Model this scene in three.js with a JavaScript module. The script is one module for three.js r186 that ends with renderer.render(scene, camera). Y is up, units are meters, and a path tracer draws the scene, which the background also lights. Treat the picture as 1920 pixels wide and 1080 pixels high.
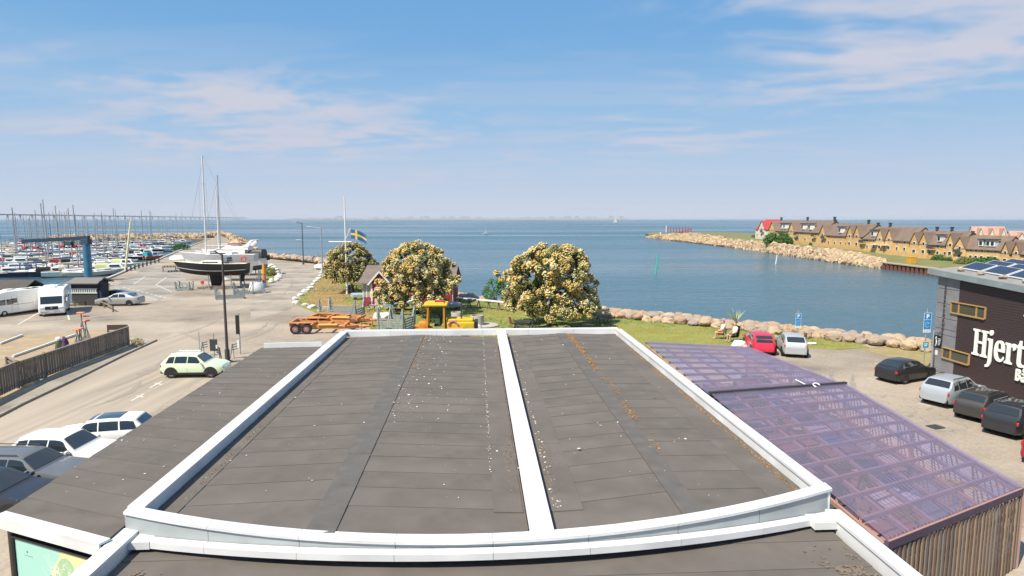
import * as THREE from 'three';
import { mergeGeometries, toCreasedNormals } from 'three/addons/utils/BufferGeometryUtils.js';
import { MarchingCubes } from 'three/addons/objects/MarchingCubes.js';
import { FontLoader } from 'three/addons/loaders/FontLoader.js';
import { TextGeometry } from 'three/addons/geometries/TextGeometry.js';
import { RoundedBoxGeometry } from 'three/addons/geometries/RoundedBoxGeometry.js';

// ---------------------------------------------------------------- camera, sky, sun, exposure
const scene = new THREE.Scene();
const FOCAL = 1150, EYE = 9.4, SEA = -1.3;
const PITCH = Math.atan((540 - 411) / FOCAL);
const camera = new THREE.PerspectiveCamera(2 * Math.atan(540 / FOCAL) * 180 / Math.PI, 1920 / 1080, 0.3, 90000);
camera.position.set(0, EYE, 0);
camera.rotation.set(-PITCH, 0, 0);

const renderer = new THREE.WebGLRenderer();
renderer.toneMapping = THREE.LinearToneMapping;
renderer.toneMappingExposure = 1.5;
renderer.shadowMap.enabled = true;

const sunDir = new THREE.Vector3(-0.45, 0.79, 0.42).normalize();
const sun = new THREE.DirectionalLight(new THREE.Color(1, 0.91, 0.76), 4.8);
sun.position.copy(sunDir).multiplyScalar(200).add(new THREE.Vector3(0, 0, -60));
sun.target.position.set(0, 0, -60); scene.add(sun, sun.target);
sun.castShadow = true; sun.shadow.mapSize.set(4096, 4096);
Object.assign(sun.shadow.camera, { left: -150, right: 150, top: 150, bottom: -150, near: 10, far: 500 });

// seeded random and lattice noise
function rng(seed) { let s = seed >>> 0; return () => { s = (s + 0x6d2b79f5) | 0; let t = Math.imul(s ^ (s >>> 15), 1 | s); t = (t + Math.imul(t ^ (t >>> 7), 61 | t)) ^ t; return ((t ^ (t >>> 14)) >>> 0) / 4294967296; }; }
const PERM = new Float32Array(65536); { const r = rng(11); for (let i = 0; i < 65536; i++) PERM[i] = r(); }
const lat = (x, y) => { let h = Math.imul(x, 374761393) + Math.imul(y, 668265263); h = Math.imul(h ^ (h >>> 13), 1274126177); return ((h ^ (h >>> 16)) >>> 0) / 4294967296; };
function noise(x, y, px = 0, py = 0) {            // value noise, tiling with px, py lattice cells when given
  let xi = Math.floor(x), yi = Math.floor(y); const fx = x - xi, fy = y - yi, u = fx * fx * (3 - 2 * fx), v = fy * fy * (3 - 2 * fy);
  let x1 = xi + 1, y1 = yi + 1;
  if (px) { xi = ((xi % px) + px) % px; x1 = ((x1 % px) + px) % px; yi = ((yi % py) + py) % py; y1 = ((y1 % py) + py) % py; }
  const a = lat(xi, yi), b = lat(x1, yi), c = lat(xi, y1), d = lat(x1, y1);
  return a + (b - a) * u + (c - a) * v + (a - b - c + d) * u * v;
}
function fbm(x, y, o, px = 0, py = 0) { let s = 0, a = 0.5, n = 0; for (let i = 0; i < o; i++) { s += a * noise(x, y, px, py); n += a; x *= 2; y *= 2; px *= 2; py *= 2; a *= 0.5; } return s / n; }
const clamp = (v, a = 0, b = 1) => Math.min(b, Math.max(a, v)), lerp = (a, b, t) => a + (b - a) * t;
const smooth = (a, b, x) => { const t = clamp((x - a) / (b - a)); return t * t * (3 - 2 * t); };

// the sky: blue paling to the horizon, paled above the view to lift the fill light, cirrus drawn out along the wind
{
  const W = 3072, Hh = 1536, d = new Float32Array(W * Hh * 4);
  const lin = (r, g, b) => [r, g, b].map((v) => Math.pow(v / 255, 2.2) / 1.5);
  const stops = [[-90, lin(150, 178, 205)], [0, lin(205, 213, 228)], [3.5, lin(186, 205, 229)], [9, lin(154, 192, 228)], [16, lin(120, 172, 222)], [24, lin(104, 158, 215)], [50, lin(140, 175, 216)], [90, lin(146, 176, 212)]];
  const cloud = lin(202, 206, 222);
  const blob = (az, el, a0, e0, wa, we) => Math.exp(-(((az - a0) / wa) ** 2) - ((el - e0) / we) ** 2);
  for (let j = 0; j < Hh; j++) {
    const el = ((j + 0.5) / Hh - 0.5) * 180;
    let k = 0; while (k < stops.length - 2 && el > stops[k + 1][0]) k++;
    const t = smooth(stops[k][0], stops[k + 1][0], el) * 0.4 + clamp((el - stops[k][0]) / (stops[k + 1][0] - stops[k][0])) * 0.6;
    for (let i = 0; i < W; i++) {
      const az = ((((i + 0.5) / W - 0.25) * 360 + 540) % 360) - 180;      // 0 = straight ahead, + to the right
      let c = 0;
      if (el > -1) {
        const h = 1.1 / (0.07 + Math.sin(Math.max(el, 0) * Math.PI / 180)), u = Math.sin(az * Math.PI / 180) * h, v = Math.cos(az * Math.PI / 180) * h;
        const wx = fbm(u * 0.9 + 31, v * 0.9 + 7, 3) - 0.5;
        const streak = fbm(u * 2.2 + wx * 3 + 60, v * 3.4 + wx * 2 + u * 1.1 + 90, 6), puffs = fbm(u * 5 + wx * 4 + 13, v * 7 + 40, 5);
        const cover = fbm(u * 0.55 + 5, v * 0.55 + 70, 3);
        let m = smooth(0.58, 0.85, cover) * 0.5 + 1.25 * blob(az, el, 37, 18.5, 17, 7.5) + 0.55 * blob(az, el, 28, 11.5, 10, 2.2) + 0.5 * blob(az, el, -25, 10.5, 13, 2.6) + 0.42 * blob(az, el, -17, 8, 20, 3.2);
        c = smooth(0.36, 0.74, streak * 0.75 + puffs * 0.42 + m * 0.3 - 0.2) * clamp(m * 1.4) * 0.9;
        c += 0.28 * smooth(0.5, 0.7, fbm(u * 0.8 + 3, v * 3.5 + 11, 5)) * smooth(22, 3, el);
        c = clamp(c) * smooth(-1, 1.5, el);
      }
      const o = (j * W + i) * 4;
      for (let q = 0; q < 3; q++) d[o + q] = lerp(lerp(stops[k][1][q], stops[k + 1][1][q], t), cloud[q], c);
      d[o + 3] = 1;
    }
  }
  const sky = new THREE.DataTexture(d, W, Hh, THREE.RGBAFormat, THREE.FloatType);
  sky.mapping = THREE.EquirectangularReflectionMapping; sky.magFilter = THREE.LinearFilter; sky.needsUpdate = true;
  scene.background = sky; scene.environment = sky;
}
scene.fog = new THREE.FogExp2(new THREE.Color(0.72, 0.8, 0.9), 0.00005);

// ---------------------------------------------------------------- helpers
// where the sight line through a point of the 1920 x 1080 survey picture meets the level h
function spot(px, py, h = 0) {
  const x = (px - 960) / FOCAL, y = (540 - py) / FOCAL, dy = y * Math.cos(PITCH) - Math.sin(PITCH), dz = -(y * Math.sin(PITCH) + Math.cos(PITCH)), t = (EYE - h) / -dy;
  return new THREE.Vector3(x * t, h, dz * t);
}
const V = (x, y, z) => new THREE.Vector3(x, y, z);
const col = (r, g, b) => new THREE.Color().setRGB(r, g, b);
const used = {};
const numbered = (n) => { const k = used[n] = (used[n] ?? -1) + 1; return k ? `${n}_${String(k).padStart(3, '0')}` : n; };
function tag(o, label, category, group, kind) { o.userData.label = label; if (category) o.userData.category = category; if (group) o.userData.group = group; if (kind) o.userData.kind = kind; return o; }
function thing(name, label, category, pos = [0, 0, 0], turn = 0, group) {
  const o = new THREE.Group(); o.name = numbered(name); scene.add(o);
  if (pos.isVector3) o.position.copy(pos); else o.position.set(...pos);
  o.rotation.y = turn; return tag(o, label, category, group);
}
function copy(src, pos, turn, label, scale = 1) {
  const o = src.clone(); o.name = numbered(src.name.replace(/_\d{3}$/, '')); scene.add(o); o.userData = { ...src.userData };
  o.position.copy(pos.isVector3 ? pos : V(...pos)); o.rotation.y = turn; o.scale.setScalar(scale); if (label) o.userData.label = label; return o;
}
function plain(g) { g = g.index ? g.toNonIndexed() : g; for (const k of Object.keys(g.attributes)) if (!['position', 'normal', 'uv'].includes(k)) g.deleteAttribute(k); if (!g.attributes.normal) g.computeVertexNormals(); if (!g.attributes.uv) g.setAttribute('uv', new THREE.BufferAttribute(new Float32Array(g.attributes.position.count * 2), 2)); return g; }
function metric(g) {                      // uv in metres, from the side each face shows
  const p = g.attributes.position, n = g.attributes.normal, uv = g.attributes.uv;
  for (let i = 0; i < p.count; i++) {
    const ax = Math.abs(n.getX(i)), ay = Math.abs(n.getY(i)), az = Math.abs(n.getZ(i));
    if (ay >= ax && ay >= az) uv.setXY(i, p.getX(i), p.getZ(i)); else if (ax > az) uv.setXY(i, p.getZ(i), p.getY(i)); else uv.setXY(i, p.getX(i), p.getY(i));
  }
  return g;
}
const merge = (list) => { const f = list.flat(9).map(plain); return f.length === 1 ? f[0] : mergeGeometries(f); };
function mesh(name, geo, mat, keepUv) { const g = Array.isArray(geo) ? merge(geo) : keepUv ? geo : plain(geo); const m = new THREE.Mesh(keepUv ? g : metric(g), mat); m.name = name; return m; }
function part(parent, name, geo, mat, keepUv) { const m = mesh(name, geo, mat, keepUv); parent.add(m); return m; }
function single(name, geo, mat, label, category, group, kind, keepUv) { const m = mesh(numbered(name), geo, mat, keepUv); scene.add(m); return tag(m, label, category, group, kind); }
function struct(name, geo, mat, keepUv) { const m = mesh(numbered(name), geo, mat, keepUv); m.userData.kind = 'structure'; scene.add(m); return m; }
const box = (w, h, d, x = 0, y = 0, z = 0, ry = 0, rx = 0, rz = 0) => { const g = new THREE.BoxGeometry(w, h, d); if (rx) g.rotateX(rx); if (rz) g.rotateZ(rz); if (ry) g.rotateY(ry); return g.translate(x, y, z); };
const rbox = (w, h, d, x = 0, y = 0, z = 0, r = 0.03, seg = 2) => new RoundedBoxGeometry(w, h, d, seg, Math.min(r, w / 2.01, h / 2.01, d / 2.01)).translate(x, y, z);
const cyl = (r0, r1, h, x = 0, y = 0, z = 0, seg = 12) => new THREE.CylinderGeometry(r1, r0, h, seg).translate(x, y + h / 2, z);
function bar(a, b, r, r1 = r, seg = 8) {
  const d = b.clone().sub(a), L = d.length(), g = new THREE.CylinderGeometry(r1, r, L, seg); g.translate(0, L / 2, 0);
  return g.applyMatrix4(new THREE.Matrix4().compose(a, new THREE.Quaternion().setFromUnitVectors(V(0, 1, 0), d.normalize()), V(1, 1, 1)));
}
function beam(a, b, w, h) {               // a square timber from a to b, w across and h high
  const d = b.clone().sub(a), L = d.length(), m = new THREE.Matrix4(), z = d.clone().normalize();
  const x = Math.abs(z.y) > 0.99 ? V(1, 0, 0) : V(0, 1, 0).cross(z).normalize(), y = z.clone().cross(x);
  m.makeBasis(x, y, z).setPosition(a.clone().add(b).multiplyScalar(0.5));
  return new THREE.BoxGeometry(w, h, L).applyMatrix4(m);
}
function grid(nu, nv, f) {                // surface of points f(u, v)
  const p = [], uv = [], id = [];
  for (let j = 0; j <= nv; j++) for (let i = 0; i <= nu; i++) { const q = f(i / nu, j / nv); p.push(q.x, q.y, q.z); uv.push(i / nu, j / nv); }
  for (let j = 0; j < nv; j++) for (let i = 0; i < nu; i++) { const a = j * (nu + 1) + i, b = a + 1, c = a + nu + 1, e = c + 1; id.push(a, b, e, a, e, c); }
  const g = new THREE.BufferGeometry(); g.setAttribute('position', new THREE.Float32BufferAttribute(p, 3)); g.setAttribute('uv', new THREE.Float32BufferAttribute(uv, 2)); g.setIndex(id); g.computeVertexNormals(); return g;
}
function loft(rings, cap = true) {        // closed rings of equal count joined along their order
  const n = rings[0].length, p = [], id = [];
  for (const r of rings) for (const q of r) p.push(q.x, q.y, q.z);
  for (let k = 0; k < rings.length - 1; k++) for (let i = 0; i < n; i++) { const a = k * n + i, b = k * n + (i + 1) % n; id.push(a, b, b + n, a, b + n, a + n); }
  if (cap) for (const [k, s] of [[0, 1], [rings.length - 1, -1]]) {
    const c = rings[k].reduce((t, q) => t.add(q), V(0, 0, 0)).multiplyScalar(1 / n), at = p.length / 3; p.push(c.x, c.y, c.z);
    for (let i = 0; i < n; i++) { const a = k * n + i, b = k * n + (i + 1) % n; s > 0 ? id.push(at, b, a) : id.push(at, a, b); }
  }
  const g = new THREE.BufferGeometry(); g.setAttribute('position', new THREE.Float32BufferAttribute(p, 3)); g.setIndex(id); g.computeVertexNormals(); return g;
}
const crease = (g, a = 0.6) => toCreasedNormals(g, a);
function slab(pts, top, thick) {          // level plate over a plan outline
  const s = new THREE.Shape(pts.map((p) => new THREE.Vector2(p.x, -p.z)));
  return new THREE.ExtrudeGeometry(s, { depth: thick, bevelEnabled: false }).rotateX(-Math.PI / 2).translate(0, top - thick, 0);
}
const sheet = (pts, y) => new THREE.ShapeGeometry(new THREE.Shape(pts.map((p) => new THREE.Vector2(p.x, -p.z)))).rotateX(-Math.PI / 2).translate(0, y, 0);
const plot = (list, h = 0) => list.map(([x, y]) => spot(x, y, h));

// ---------------------------------------------------------------- materials: plain colours with grain from computed tiles
function tile(n, f, srgb = true) {
  const d = new Uint8Array(n * n * 4);
  for (let j = 0; j < n; j++) for (let i = 0; i < n; i++) { const c = f(i / n, j / n), o = (j * n + i) * 4; for (let q = 0; q < 3; q++) d[o + q] = Math.pow(clamp(Array.isArray(c) ? c[q] : c), srgb ? 1 / 2.2 : 1) * 255; d[o + 3] = 255; }
  const t = new THREE.DataTexture(d, n, n); t.wrapS = t.wrapT = THREE.RepeatWrapping; t.magFilter = THREE.LinearFilter; if (srgb) t.colorSpace = THREE.SRGBColorSpace; t.needsUpdate = true; return t;
}
const sized = (t, m, my = m) => { const c = t.clone(); c.repeat.set(1 / m, 1 / my); c.needsUpdate = true; return c; };
const rndTile = rng(5);
const T = {
  speck: tile(512, (u, v) => 0.8 + 0.2 * fbm(u * 64, v * 64, 3, 64, 64) - 0.16 * (PERM[(u * 512 * 7919 + v * 512 * 104729) & 65535] > 0.9 ? 1 : 0)),
  blotch: tile(512, (u, v) => 0.72 + 0.36 * (fbm(u * 6, v * 6, 6, 6, 6) - 0.15)),
  grain: tile(512, (u, v) => 0.62 + 0.4 * fbm(u * 90, v * 4, 4, 90, 4)),
  asphalt: tile(1024, (u, v) => { const a = fbm(u * 5, v * 5, 6, 5, 5), b = fbm(u * 3, v * 40, 3, 3, 40), s = noise(u * 256, v * 256, 256, 256); const c = Math.abs(fbm(u * 7, v * 7, 5, 7, 7) - 0.5); return 0.8 + 0.72 * (a - 0.5) + 0.2 * (s - 0.5) - (c < 0.005 ? 0.16 : 0); }),
  waves: tile(1024, (u, v) => { const w = fbm(u * 6, v * 6, 3, 6, 6); return 0.45 * fbm(u * 5 + w, v * 13 + w, 3, 5, 13) + 0.35 * fbm(u * 18 + w, v * 46, 4, 18, 46) + 0.2 * fbm(u * 60, v * 110 + w * 2, 3, 60, 110); }, false),
  gust: tile(512, (u, v) => clamp(0.3 + 1.0 * (fbm(u * 4, v * 9, 6, 4, 9) - 0.3)), false),
  streak: tile(512, (u, v) => 0.62 + 0.3 * fbm(u * 22, v * 2, 4, 22, 2) + 0.22 * fbm(u * 5, v * 5, 5, 5, 5)),
  rough: tile(512, (u, v) => fbm(u * 24, v * 24, 5, 24, 24), false),
};
const mats = {};
function M(name, c, o = {}) {
  if (mats[name]) return mats[name];
  const { tex = 'speck', size = 2, sizeY, bump, physical, ...rest } = o;
  const m = new (physical ? THREE.MeshPhysicalMaterial : THREE.MeshStandardMaterial)({ color: Array.isArray(c) ? col(...c) : c, roughness: 0.8, side: THREE.DoubleSide, ...rest });
  if (tex && T[tex]) m.map = sized(T[tex], size, sizeY);
  if (bump) { m.bumpMap = sized(T.rough, size); m.bumpScale = bump; }
  m.name = name; return mats[name] = m;
}
M('white', [0.8, 0.8, 0.78], { roughness: 0.45 });
M('coping', [0.78, 0.79, 0.8], { tex: 'blotch', size: 6, roughness: 0.4 });
M('gelcoat', [0.82, 0.81, 0.78], { tex: null, roughness: 0.25 });
M('black', [0.015, 0.015, 0.017], { tex: null, roughness: 0.55 });
M('rubber', [0.02, 0.02, 0.021], { tex: null, roughness: 0.85 });
M('glass', [0.02, 0.026, 0.03], { tex: null, roughness: 0.06, physical: true, clearcoat: 1, clearcoatRoughness: 0.03 });
M('steel', [0.42, 0.45, 0.47], { metalness: 0.35, roughness: 0.5, tex: 'blotch', size: 1 });
M('darksteel', [0.07, 0.075, 0.08], { metalness: 0.3, roughness: 0.5, tex: null });
M('alloy', [0.5, 0.5, 0.52], { metalness: 0.7, roughness: 0.35, tex: null });
M('wood', [0.3, 0.21, 0.13], { tex: 'grain', size: 0.6, sizeY: 3 });
M('greywood', [0.2, 0.17, 0.145], { tex: 'grain', size: 0.6, sizeY: 3 });
M('red_light', [0.5, 0.02, 0.03], { tex: null, roughness: 0.2 });
M('lamp_glass', [0.75, 0.77, 0.78], { tex: null, roughness: 0.12 });
M('concrete', [0.5, 0.47, 0.42], { tex: 'blotch', size: 2, bump: 0.01 });

// ---------------------------------------------------------------- sea and land
struct('sea', grid(24, 24, (u, v) => V((u - 0.5) * 120000, SEA, (v - 0.5) * 120000)).rotateY(0), (() => {
  const m = M('sea', [0.056, 0.118, 0.152], { tex: null, roughness: 0.2, physical: true, ior: 1.33 });
  m.bumpMap = sized(T.waves, 46, 46); m.bumpScale = 0.75; m.roughness = 0.5; m.roughnessMap = sized(T.gust, 730, 410); return m;
})());
const asphalt = M('asphalt', [0.4, 0.335, 0.265], { tex: 'asphalt', size: 19, roughness: 0.92, bump: 0.004 });
const roadMat = M('road', [0.4, 0.338, 0.268], { tex: 'streak', size: 7, sizeY: 34, roughness: 0.9 });
const shore = [[470, 470], [481, 483], [520, 487], [560, 491], [598, 495], [640, 501], [700, 513], [780, 531], [850, 553], [918, 565], [1000, 573], [1109, 587], [1200, 597], [1300, 607], [1400, 617], [1500, 628], [1600, 638], [1740, 655], [1830, 665]];
const quay = [[-200, 588], [63, 579], [180, 570], [183, 531], [231, 511], [252, 500], [291, 490], [330, 473], [368, 458], [392, 448]];
{
  const land = [V(-160, 0, 60), ...plot(quay), ...plot([[300, 449], [180, 451], [100, 453], [100, 447], [200, 445], [300, 444], [400, 442], [428, 442], [447, 449], [457, 458]]), ...plot(shore), V(70, 0, -41), V(160, 0, -60), V(160, 0, 60)];
  struct('ground', slab(land, 0, 3.2), asphalt);
}
const grassMat = M('grass', [0.25, 0.27, 0.07], { tex: 'blotch', size: 5, bump: 0.03, roughness: 1 });
const dryMat = M('dry_grass', [0.35, 0.245, 0.115], { tex: 'blotch', size: 4, bump: 0.03, roughness: 1 });
const gravelMat = M('gravel', [0.42, 0.32, 0.2], { tex: 'blotch', size: 3, bump: 0.03, roughness: 1 });
const lawnPts = plot([[606, 500], [640, 504], [700, 516], [780, 534], [850, 556], [918, 568], [1000, 576], [1109, 590], [1300, 610], [1500, 631], [1600, 642], [1630, 652], [1570, 656], [1510, 652], [1440, 652], [1385, 662], [1200, 690], [900, 690], [720, 650], [690, 612], [640, 600], [600, 590], [573, 579], [556, 571], [562, 560], [582, 541], [598, 521]]);
struct('lawn', slab(lawnPts, 0.03, 0.05), grassMat);
struct('dry_lawn', sheet(plot([[598, 524], [628, 522], [640, 540], [660, 552], [640, 566], [665, 578], [692, 585], [735, 590], [742, 604], [700, 611], [660, 604], [640, 594], [612, 584], [590, 570], [572, 566], [584, 545]]), 0.036), dryMat);
struct('sandy_track', sheet(plot([[585, 576], [640, 573], [690, 570], [690, 573.5], [640, 577], [600, 580]]), 0.042), gravelMat);
struct('dry_verge', sheet(plot([[1610, 654], [1660, 650], [1740, 657], [1760, 662], [1752, 692], [1700, 676], [1660, 668]]), 0.01), M('dry_verge', [0.36, 0.29, 0.13], { tex: 'blotch', size: 2, bump: 0.03, roughness: 1 }));
struct('gravel_yard', sheet(plot([[-160, 650], [0, 633], [150, 622], [216, 617], [238, 650], [170, 676], [60, 722], [20, 748], [-160, 800]]), 0.006), gravelMat);
struct('round_bed', sheet(plot([[488, 500], [500, 498], [514, 503], [523, 514], [522, 524], [512, 531], [500, 534], [496, 520]]), 0.02), grassMat);

// street with kerbed pavement along the fence
{
  const k = plot([[293, 639], [230, 668], [160, 703], [95, 734], [42, 759], [-60, 812]]), f = plot([[244, 649], [200, 663], [140, 688], [80, 714], [20, 748], [-110, 800]]);
  struct('street', sheet([...plot([[330, 622], [293, 640]]), ...k.slice(1), V(-30, 0, -16), V(-30, 0, -8), V(-16, 0, -10), ...plot([[330, 745], [440, 670]])], 0.004), roadMat);
  struct('pavement', slab([...k, ...f.slice().reverse()], 0.1, 0.2), M('pavement', [0.34, 0.3, 0.24], { tex: 'asphalt', size: 7 }));
  const kerbMat = M('kerb_stone', [0.36, 0.32, 0.26], { tex: 'blotch', size: 1 }), kerb = new THREE.Group(); kerb.name = 'kerb'; kerb.userData.kind = 'structure'; scene.add(kerb);
  const stone = [];
  for (let i = 0; i < k.length - 1; i++) { const L = k[i].distanceTo(k[i + 1]), n = Math.round(L); for (let j = 0; j < n; j++) { const a = k[i].clone().lerp(k[i + 1], (j + 0.01) / n), b = k[i].clone().lerp(k[i + 1], (j + 0.98) / n); a.y = b.y = 0.06; stone.push([a, b]); } }
  stone.slice(0, 120).forEach(([a, b]) => part(kerb, 'kerb_stone', beam(a, b, 0.16, 0.13), kerbMat));
}
{
  const mark = M('tyre_mark', [0.31, 0.268, 0.222], { tex: 'streak', size: 1.2, sizeY: 9 }), L = [], q = rng(15);
  for (const [x0, y0, x1, y1, w] of [[330, 602, 470, 575, 0.5], [345, 606, 480, 577, 0.4], [300, 640, 420, 590, 0.5], [250, 590, 330, 575, 0.35], [430, 640, 500, 600, 0.5], [455, 640, 520, 598, 0.4], [520, 560, 545, 520, 0.4], [360, 575, 440, 566, 0.6], [180, 735, 300, 675, 0.6], [150, 770, 260, 712, 0.5], [1600, 700, 1690, 790, 0.4], [1560, 690, 1640, 760, 0.4]]) {
    const a = spot(x0, y0), b = spot(x1, y1), d = b.clone().sub(a), n = V(-d.z, 0, d.x).normalize(), up = [], dn = [];
    for (let i = 0; i <= 18; i++) { const t = i / 18, c = a.clone().lerp(b, t).addScaledVector(n, Math.sin(t * 3) * 0.8), k = w * Math.sin(Math.PI * Math.min(0.98, Math.max(0.02, t))) * (0.25 + 0.9 * q()); up.push(c.clone().addScaledVector(n, k / 2)); dn.push(c.clone().addScaledVector(n, -k * q())); }
    L.push(sheet([...up, ...dn.reverse()], 0.0085 + L.length * 0.0002));
  }
  struct('tyre_marks', L, mark);
}
struct('old_asphalt', sheet(plot([[214, 541], [236, 521], [262, 508], [318, 497], [346, 512], [352, 535], [330, 552], [297, 564], [262, 555]]), 0.004), M('old_asphalt', [0.36, 0.325, 0.28], { tex: 'asphalt', size: 11 }));
struct('road_bend', sheet(plot([[470, 560], [500, 540], [528, 522], [530, 508], [516, 497], [498, 493], [560, 497], [590, 507], [592, 522], [575, 540], [556, 558], [545, 580], [470, 600]]), 0.004), M('bend_asphalt', [0.4, 0.345, 0.28], { tex: 'asphalt', size: 9 }));
const paint = M('road_paint', [0.68, 0.66, 0.6], { tex: 'blotch', size: 1.5 });
function line(a, b, w = 0.14, y = 0.012) { const p = a.isVector3 ? a : spot(...a), q = b.isVector3 ? b : spot(...b), d = q.clone().sub(p), n = V(-d.z, 0, d.x).normalize().multiplyScalar(w / 2); return sheet([p.clone().add(n), q.clone().add(n), q.clone().sub(n), p.clone().sub(n)], y); }
{
  const L = [[[215, 540], [296, 563]], [[272, 519], [250, 533]], [[312, 520], [292, 534]], [[292, 534], [322, 547]], [[124, 580], [130, 600]], [[33, 609], [72, 587]], [[0, 612], [110, 602]], [[110, 602], [209, 590]]].map(([a, b]) => line(a, b));
  for (let i = 0; i < 10; i++) L.push(line([231 + i * 8.4, 539 + i * 2.02], [235.5 + i * 8.4, 540.1 + i * 2.02], 0.22));
  for (let i = 0; i < 7; i++) L.push(line([503 + i * 8, 549], [508 + i * 8, 549], 0.25));
  for (const [x, y] of [[258, 746], [292, 722]]) { L.push(line([x - 12, y + 6], [x + 12, y - 7], 0.12)); L.push(line([x - 2, y - 3.6], [x + 12, y - 0.5], 0.12, 0.016)); }
  for (const a of [[[1640, 682], [1660, 683]], [[1625, 709], [1645, 713]], [[1745, 762], [1720, 756]]]) L.push(line(a[0], a[1], 0.1));
  struct('road_markings', L, paint);
}
// long pale planks lying on the gravel
[[[0, 644], [42, 628]], [[24, 668], [142, 627]]].forEach(([a, b], i) => single('timber_rail', [beam(spot(...a, 0.1), spot(...b, 0.1), 0.14, 0.14)], mats.white, ['short white rail lying across gravel towards parked motorhome', 'long white rail lying across gravel up to orange-topped stands'][i], 'rail'));
single('drain_cover', [box(0.62, 0.03, 0.5, 0, 0.018, 0), ...[-2, -1, 0, 1, 2].map((i) => box(0.05, 0.02, 0.44, i * 0.11, 0.036, 0))].map((g) => g.rotateY(0.3).translate(spot(1754, 801).x, 0, spot(1754, 801).z)), mats.darksteel, 'rusty drain cover set in asphalt before parked cars', 'drain cover');

// ---------------------------------------------------------------- harbour office with felt roofs
const AX = V(-65 / 1150, 0, -1).normalize(), BX = V(-AX.z, 0, AX.x);
const bp = (s, y, t) => V(BX.x * s + AX.x * t, y, BX.z * s + AX.z * t);
function plate(a, b, c, d, th) {          // four-cornered panel, th thick below its top face
  const q = [a, b, c, d], lo = q.map((p) => p.clone().setY(p.y - th)), P = [], add = (...v) => v.forEach((p) => P.push(p.x, p.y, p.z));
  const up = b.clone().sub(a).cross(c.clone().sub(a)).y > 0, face = (w, x, y, z) => up ? add(w, x, y, w, y, z) : add(w, y, x, w, z, y);
  face(a, b, c, d); face(lo[3], lo[2], lo[1], lo[0]);
  for (let i = 0; i < 4; i++) { const j = (i + 1) % 4; face(q[i], lo[i], lo[j], q[j]); }
  const g = new THREE.BufferGeometry(); g.setAttribute('position', new THREE.Float32BufferAttribute(P, 3)); g.computeVertexNormals(); return plain(g);
}
const felt = [0, 1, 2, 3].map((i) => M('felt' + i, [0.142 + i * 0.003, 0.123 + i * 0.0026, 0.109 + i * 0.0022], { tex: 'blotch', size: 2.6 + i * 0.9, roughness: 0.95, bump: 0.006 }));
const feltDark = M('felt_strip', [0.13, 0.118, 0.109], { tex: 'blotch', size: 2, roughness: 0.95, bump: 0.006 });
const brown = M('brown_cladding', [0.05, 0.032, 0.03], { tex: 'grain', size: 3, sizeY: 0.4, roughness: 0.7 });
const office = thing('harbour_office', 'low flat-roofed office with grey felt roofs edged in white metal', 'building');
const rr = rng(21);
const nearT = (s) => 11.62 + 1.2 * (s / 7.5) ** 2, lowT = (s) => nearT(s) - 0.1, lowY = (s) => 2.91 - 0.11 * (s / 7.5) ** 2, copeY = (s) => 3.06 + 0.24 * (s / 7.5) ** 2;
const FAR = 33.5, SL = -7.3, SR = 7.85, CEN = 1.28;
const prof = [[SL + 0.1, 2.97], [-3.1, 3.085], [CEN - 0.25, 2.93], [CEN + 0.25, 2.93], [4.72, 3.085], [SR - 0.1, 2.97]];
part(office, 'wall', [[SL + 0.05, SR - 0.05, 3, 33.3, 2.5], [-9.9, SL, 13.9, 30.0, 2.5]].map(([a, b, c, d, h]) => plate(bp(a, h, c), bp(b, h, c), bp(b, h, d), bp(a, h, d), h)), brown);
function feltRows(s0, y0, s1, y1, tA, tB, step, skew = 0, near) {
  const n = Math.round((tB - tA) / step);
  for (let i = 0; i < n; i++) {
    const a = tA + (tB - tA) * i / n, b = tA + (tB - tA) * (i + 1) / n + 0.05, w = (rr() - 0.5) * 0.06;
    const o = 0.008 + rr() * 0.005;
    const near0 = near && i === 0;
    part(office, 'felt_sheet', plate(bp(s0, y0 + o, near0 ? nearT(s0) + 0.1 : a + w), bp(s1, y1 + o, near0 ? nearT(s1) + 0.1 : a + w + skew), bp(s1, y1 - 0.002, b + skew), bp(s0, y0 - 0.002, b), 0.03), felt[Math.floor(rr() * 4)]);
  }
}
feltRows(...prof[0], ...prof[1], 12.5, FAR - 0.1, 1.03, 0, true);
feltRows(...prof[1], ...prof[2], 12.2, FAR - 0.1, 0.98, -0.15, true);
feltRows(...prof[3], ...prof[4], 12.2, FAR - 0.1, 0.99, 0.35, true);
feltRows(...prof[4], ...prof[5], 12.5, FAR - 0.1, 1.02, 0.2, true);
for (const [s, y, w] of [[-3.22, 3.098, 0.62], [4.62, 3.098, 0.5]]) for (let i = 0; i < 5; i++) { const a = nearT(s) + 0.1 + i * 4.25, b = Math.min(FAR - 0.1, a + 4.28); part(office, 'ridge_strip', plate(bp(s - w / 2, y + 0.012, a), bp(s + w / 2, y + 0.012, a), bp(s + w / 2, y + 0.006, b), bp(s - w / 2, y + 0.006, b), 0.05), feltDark); }
for (const [s0, s1, y0, y1] of [[CEN - 0.95, CEN - 0.3, 2.966, 2.935], [CEN + 0.3, CEN + 1.05, 2.935, 2.966], [SR - 1.15, SR - 0.2, 3.005, 2.975], [SL + 0.2, SL + 0.7, 2.975, 2.988]]) for (let i = 0; i < 5; i++) { const a = 12.9 + i * 4.1, b = Math.min(FAR - 0.12, a + 4.12); part(office, 'edge_strip', plate(bp(s0, y0 + 0.02, a), bp(s1, y1 + 0.02, a), bp(s1, y1 + 0.014, b), bp(s0, y0 + 0.014, b), 0.04), felt[(i + 1) % 4]); }
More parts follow.
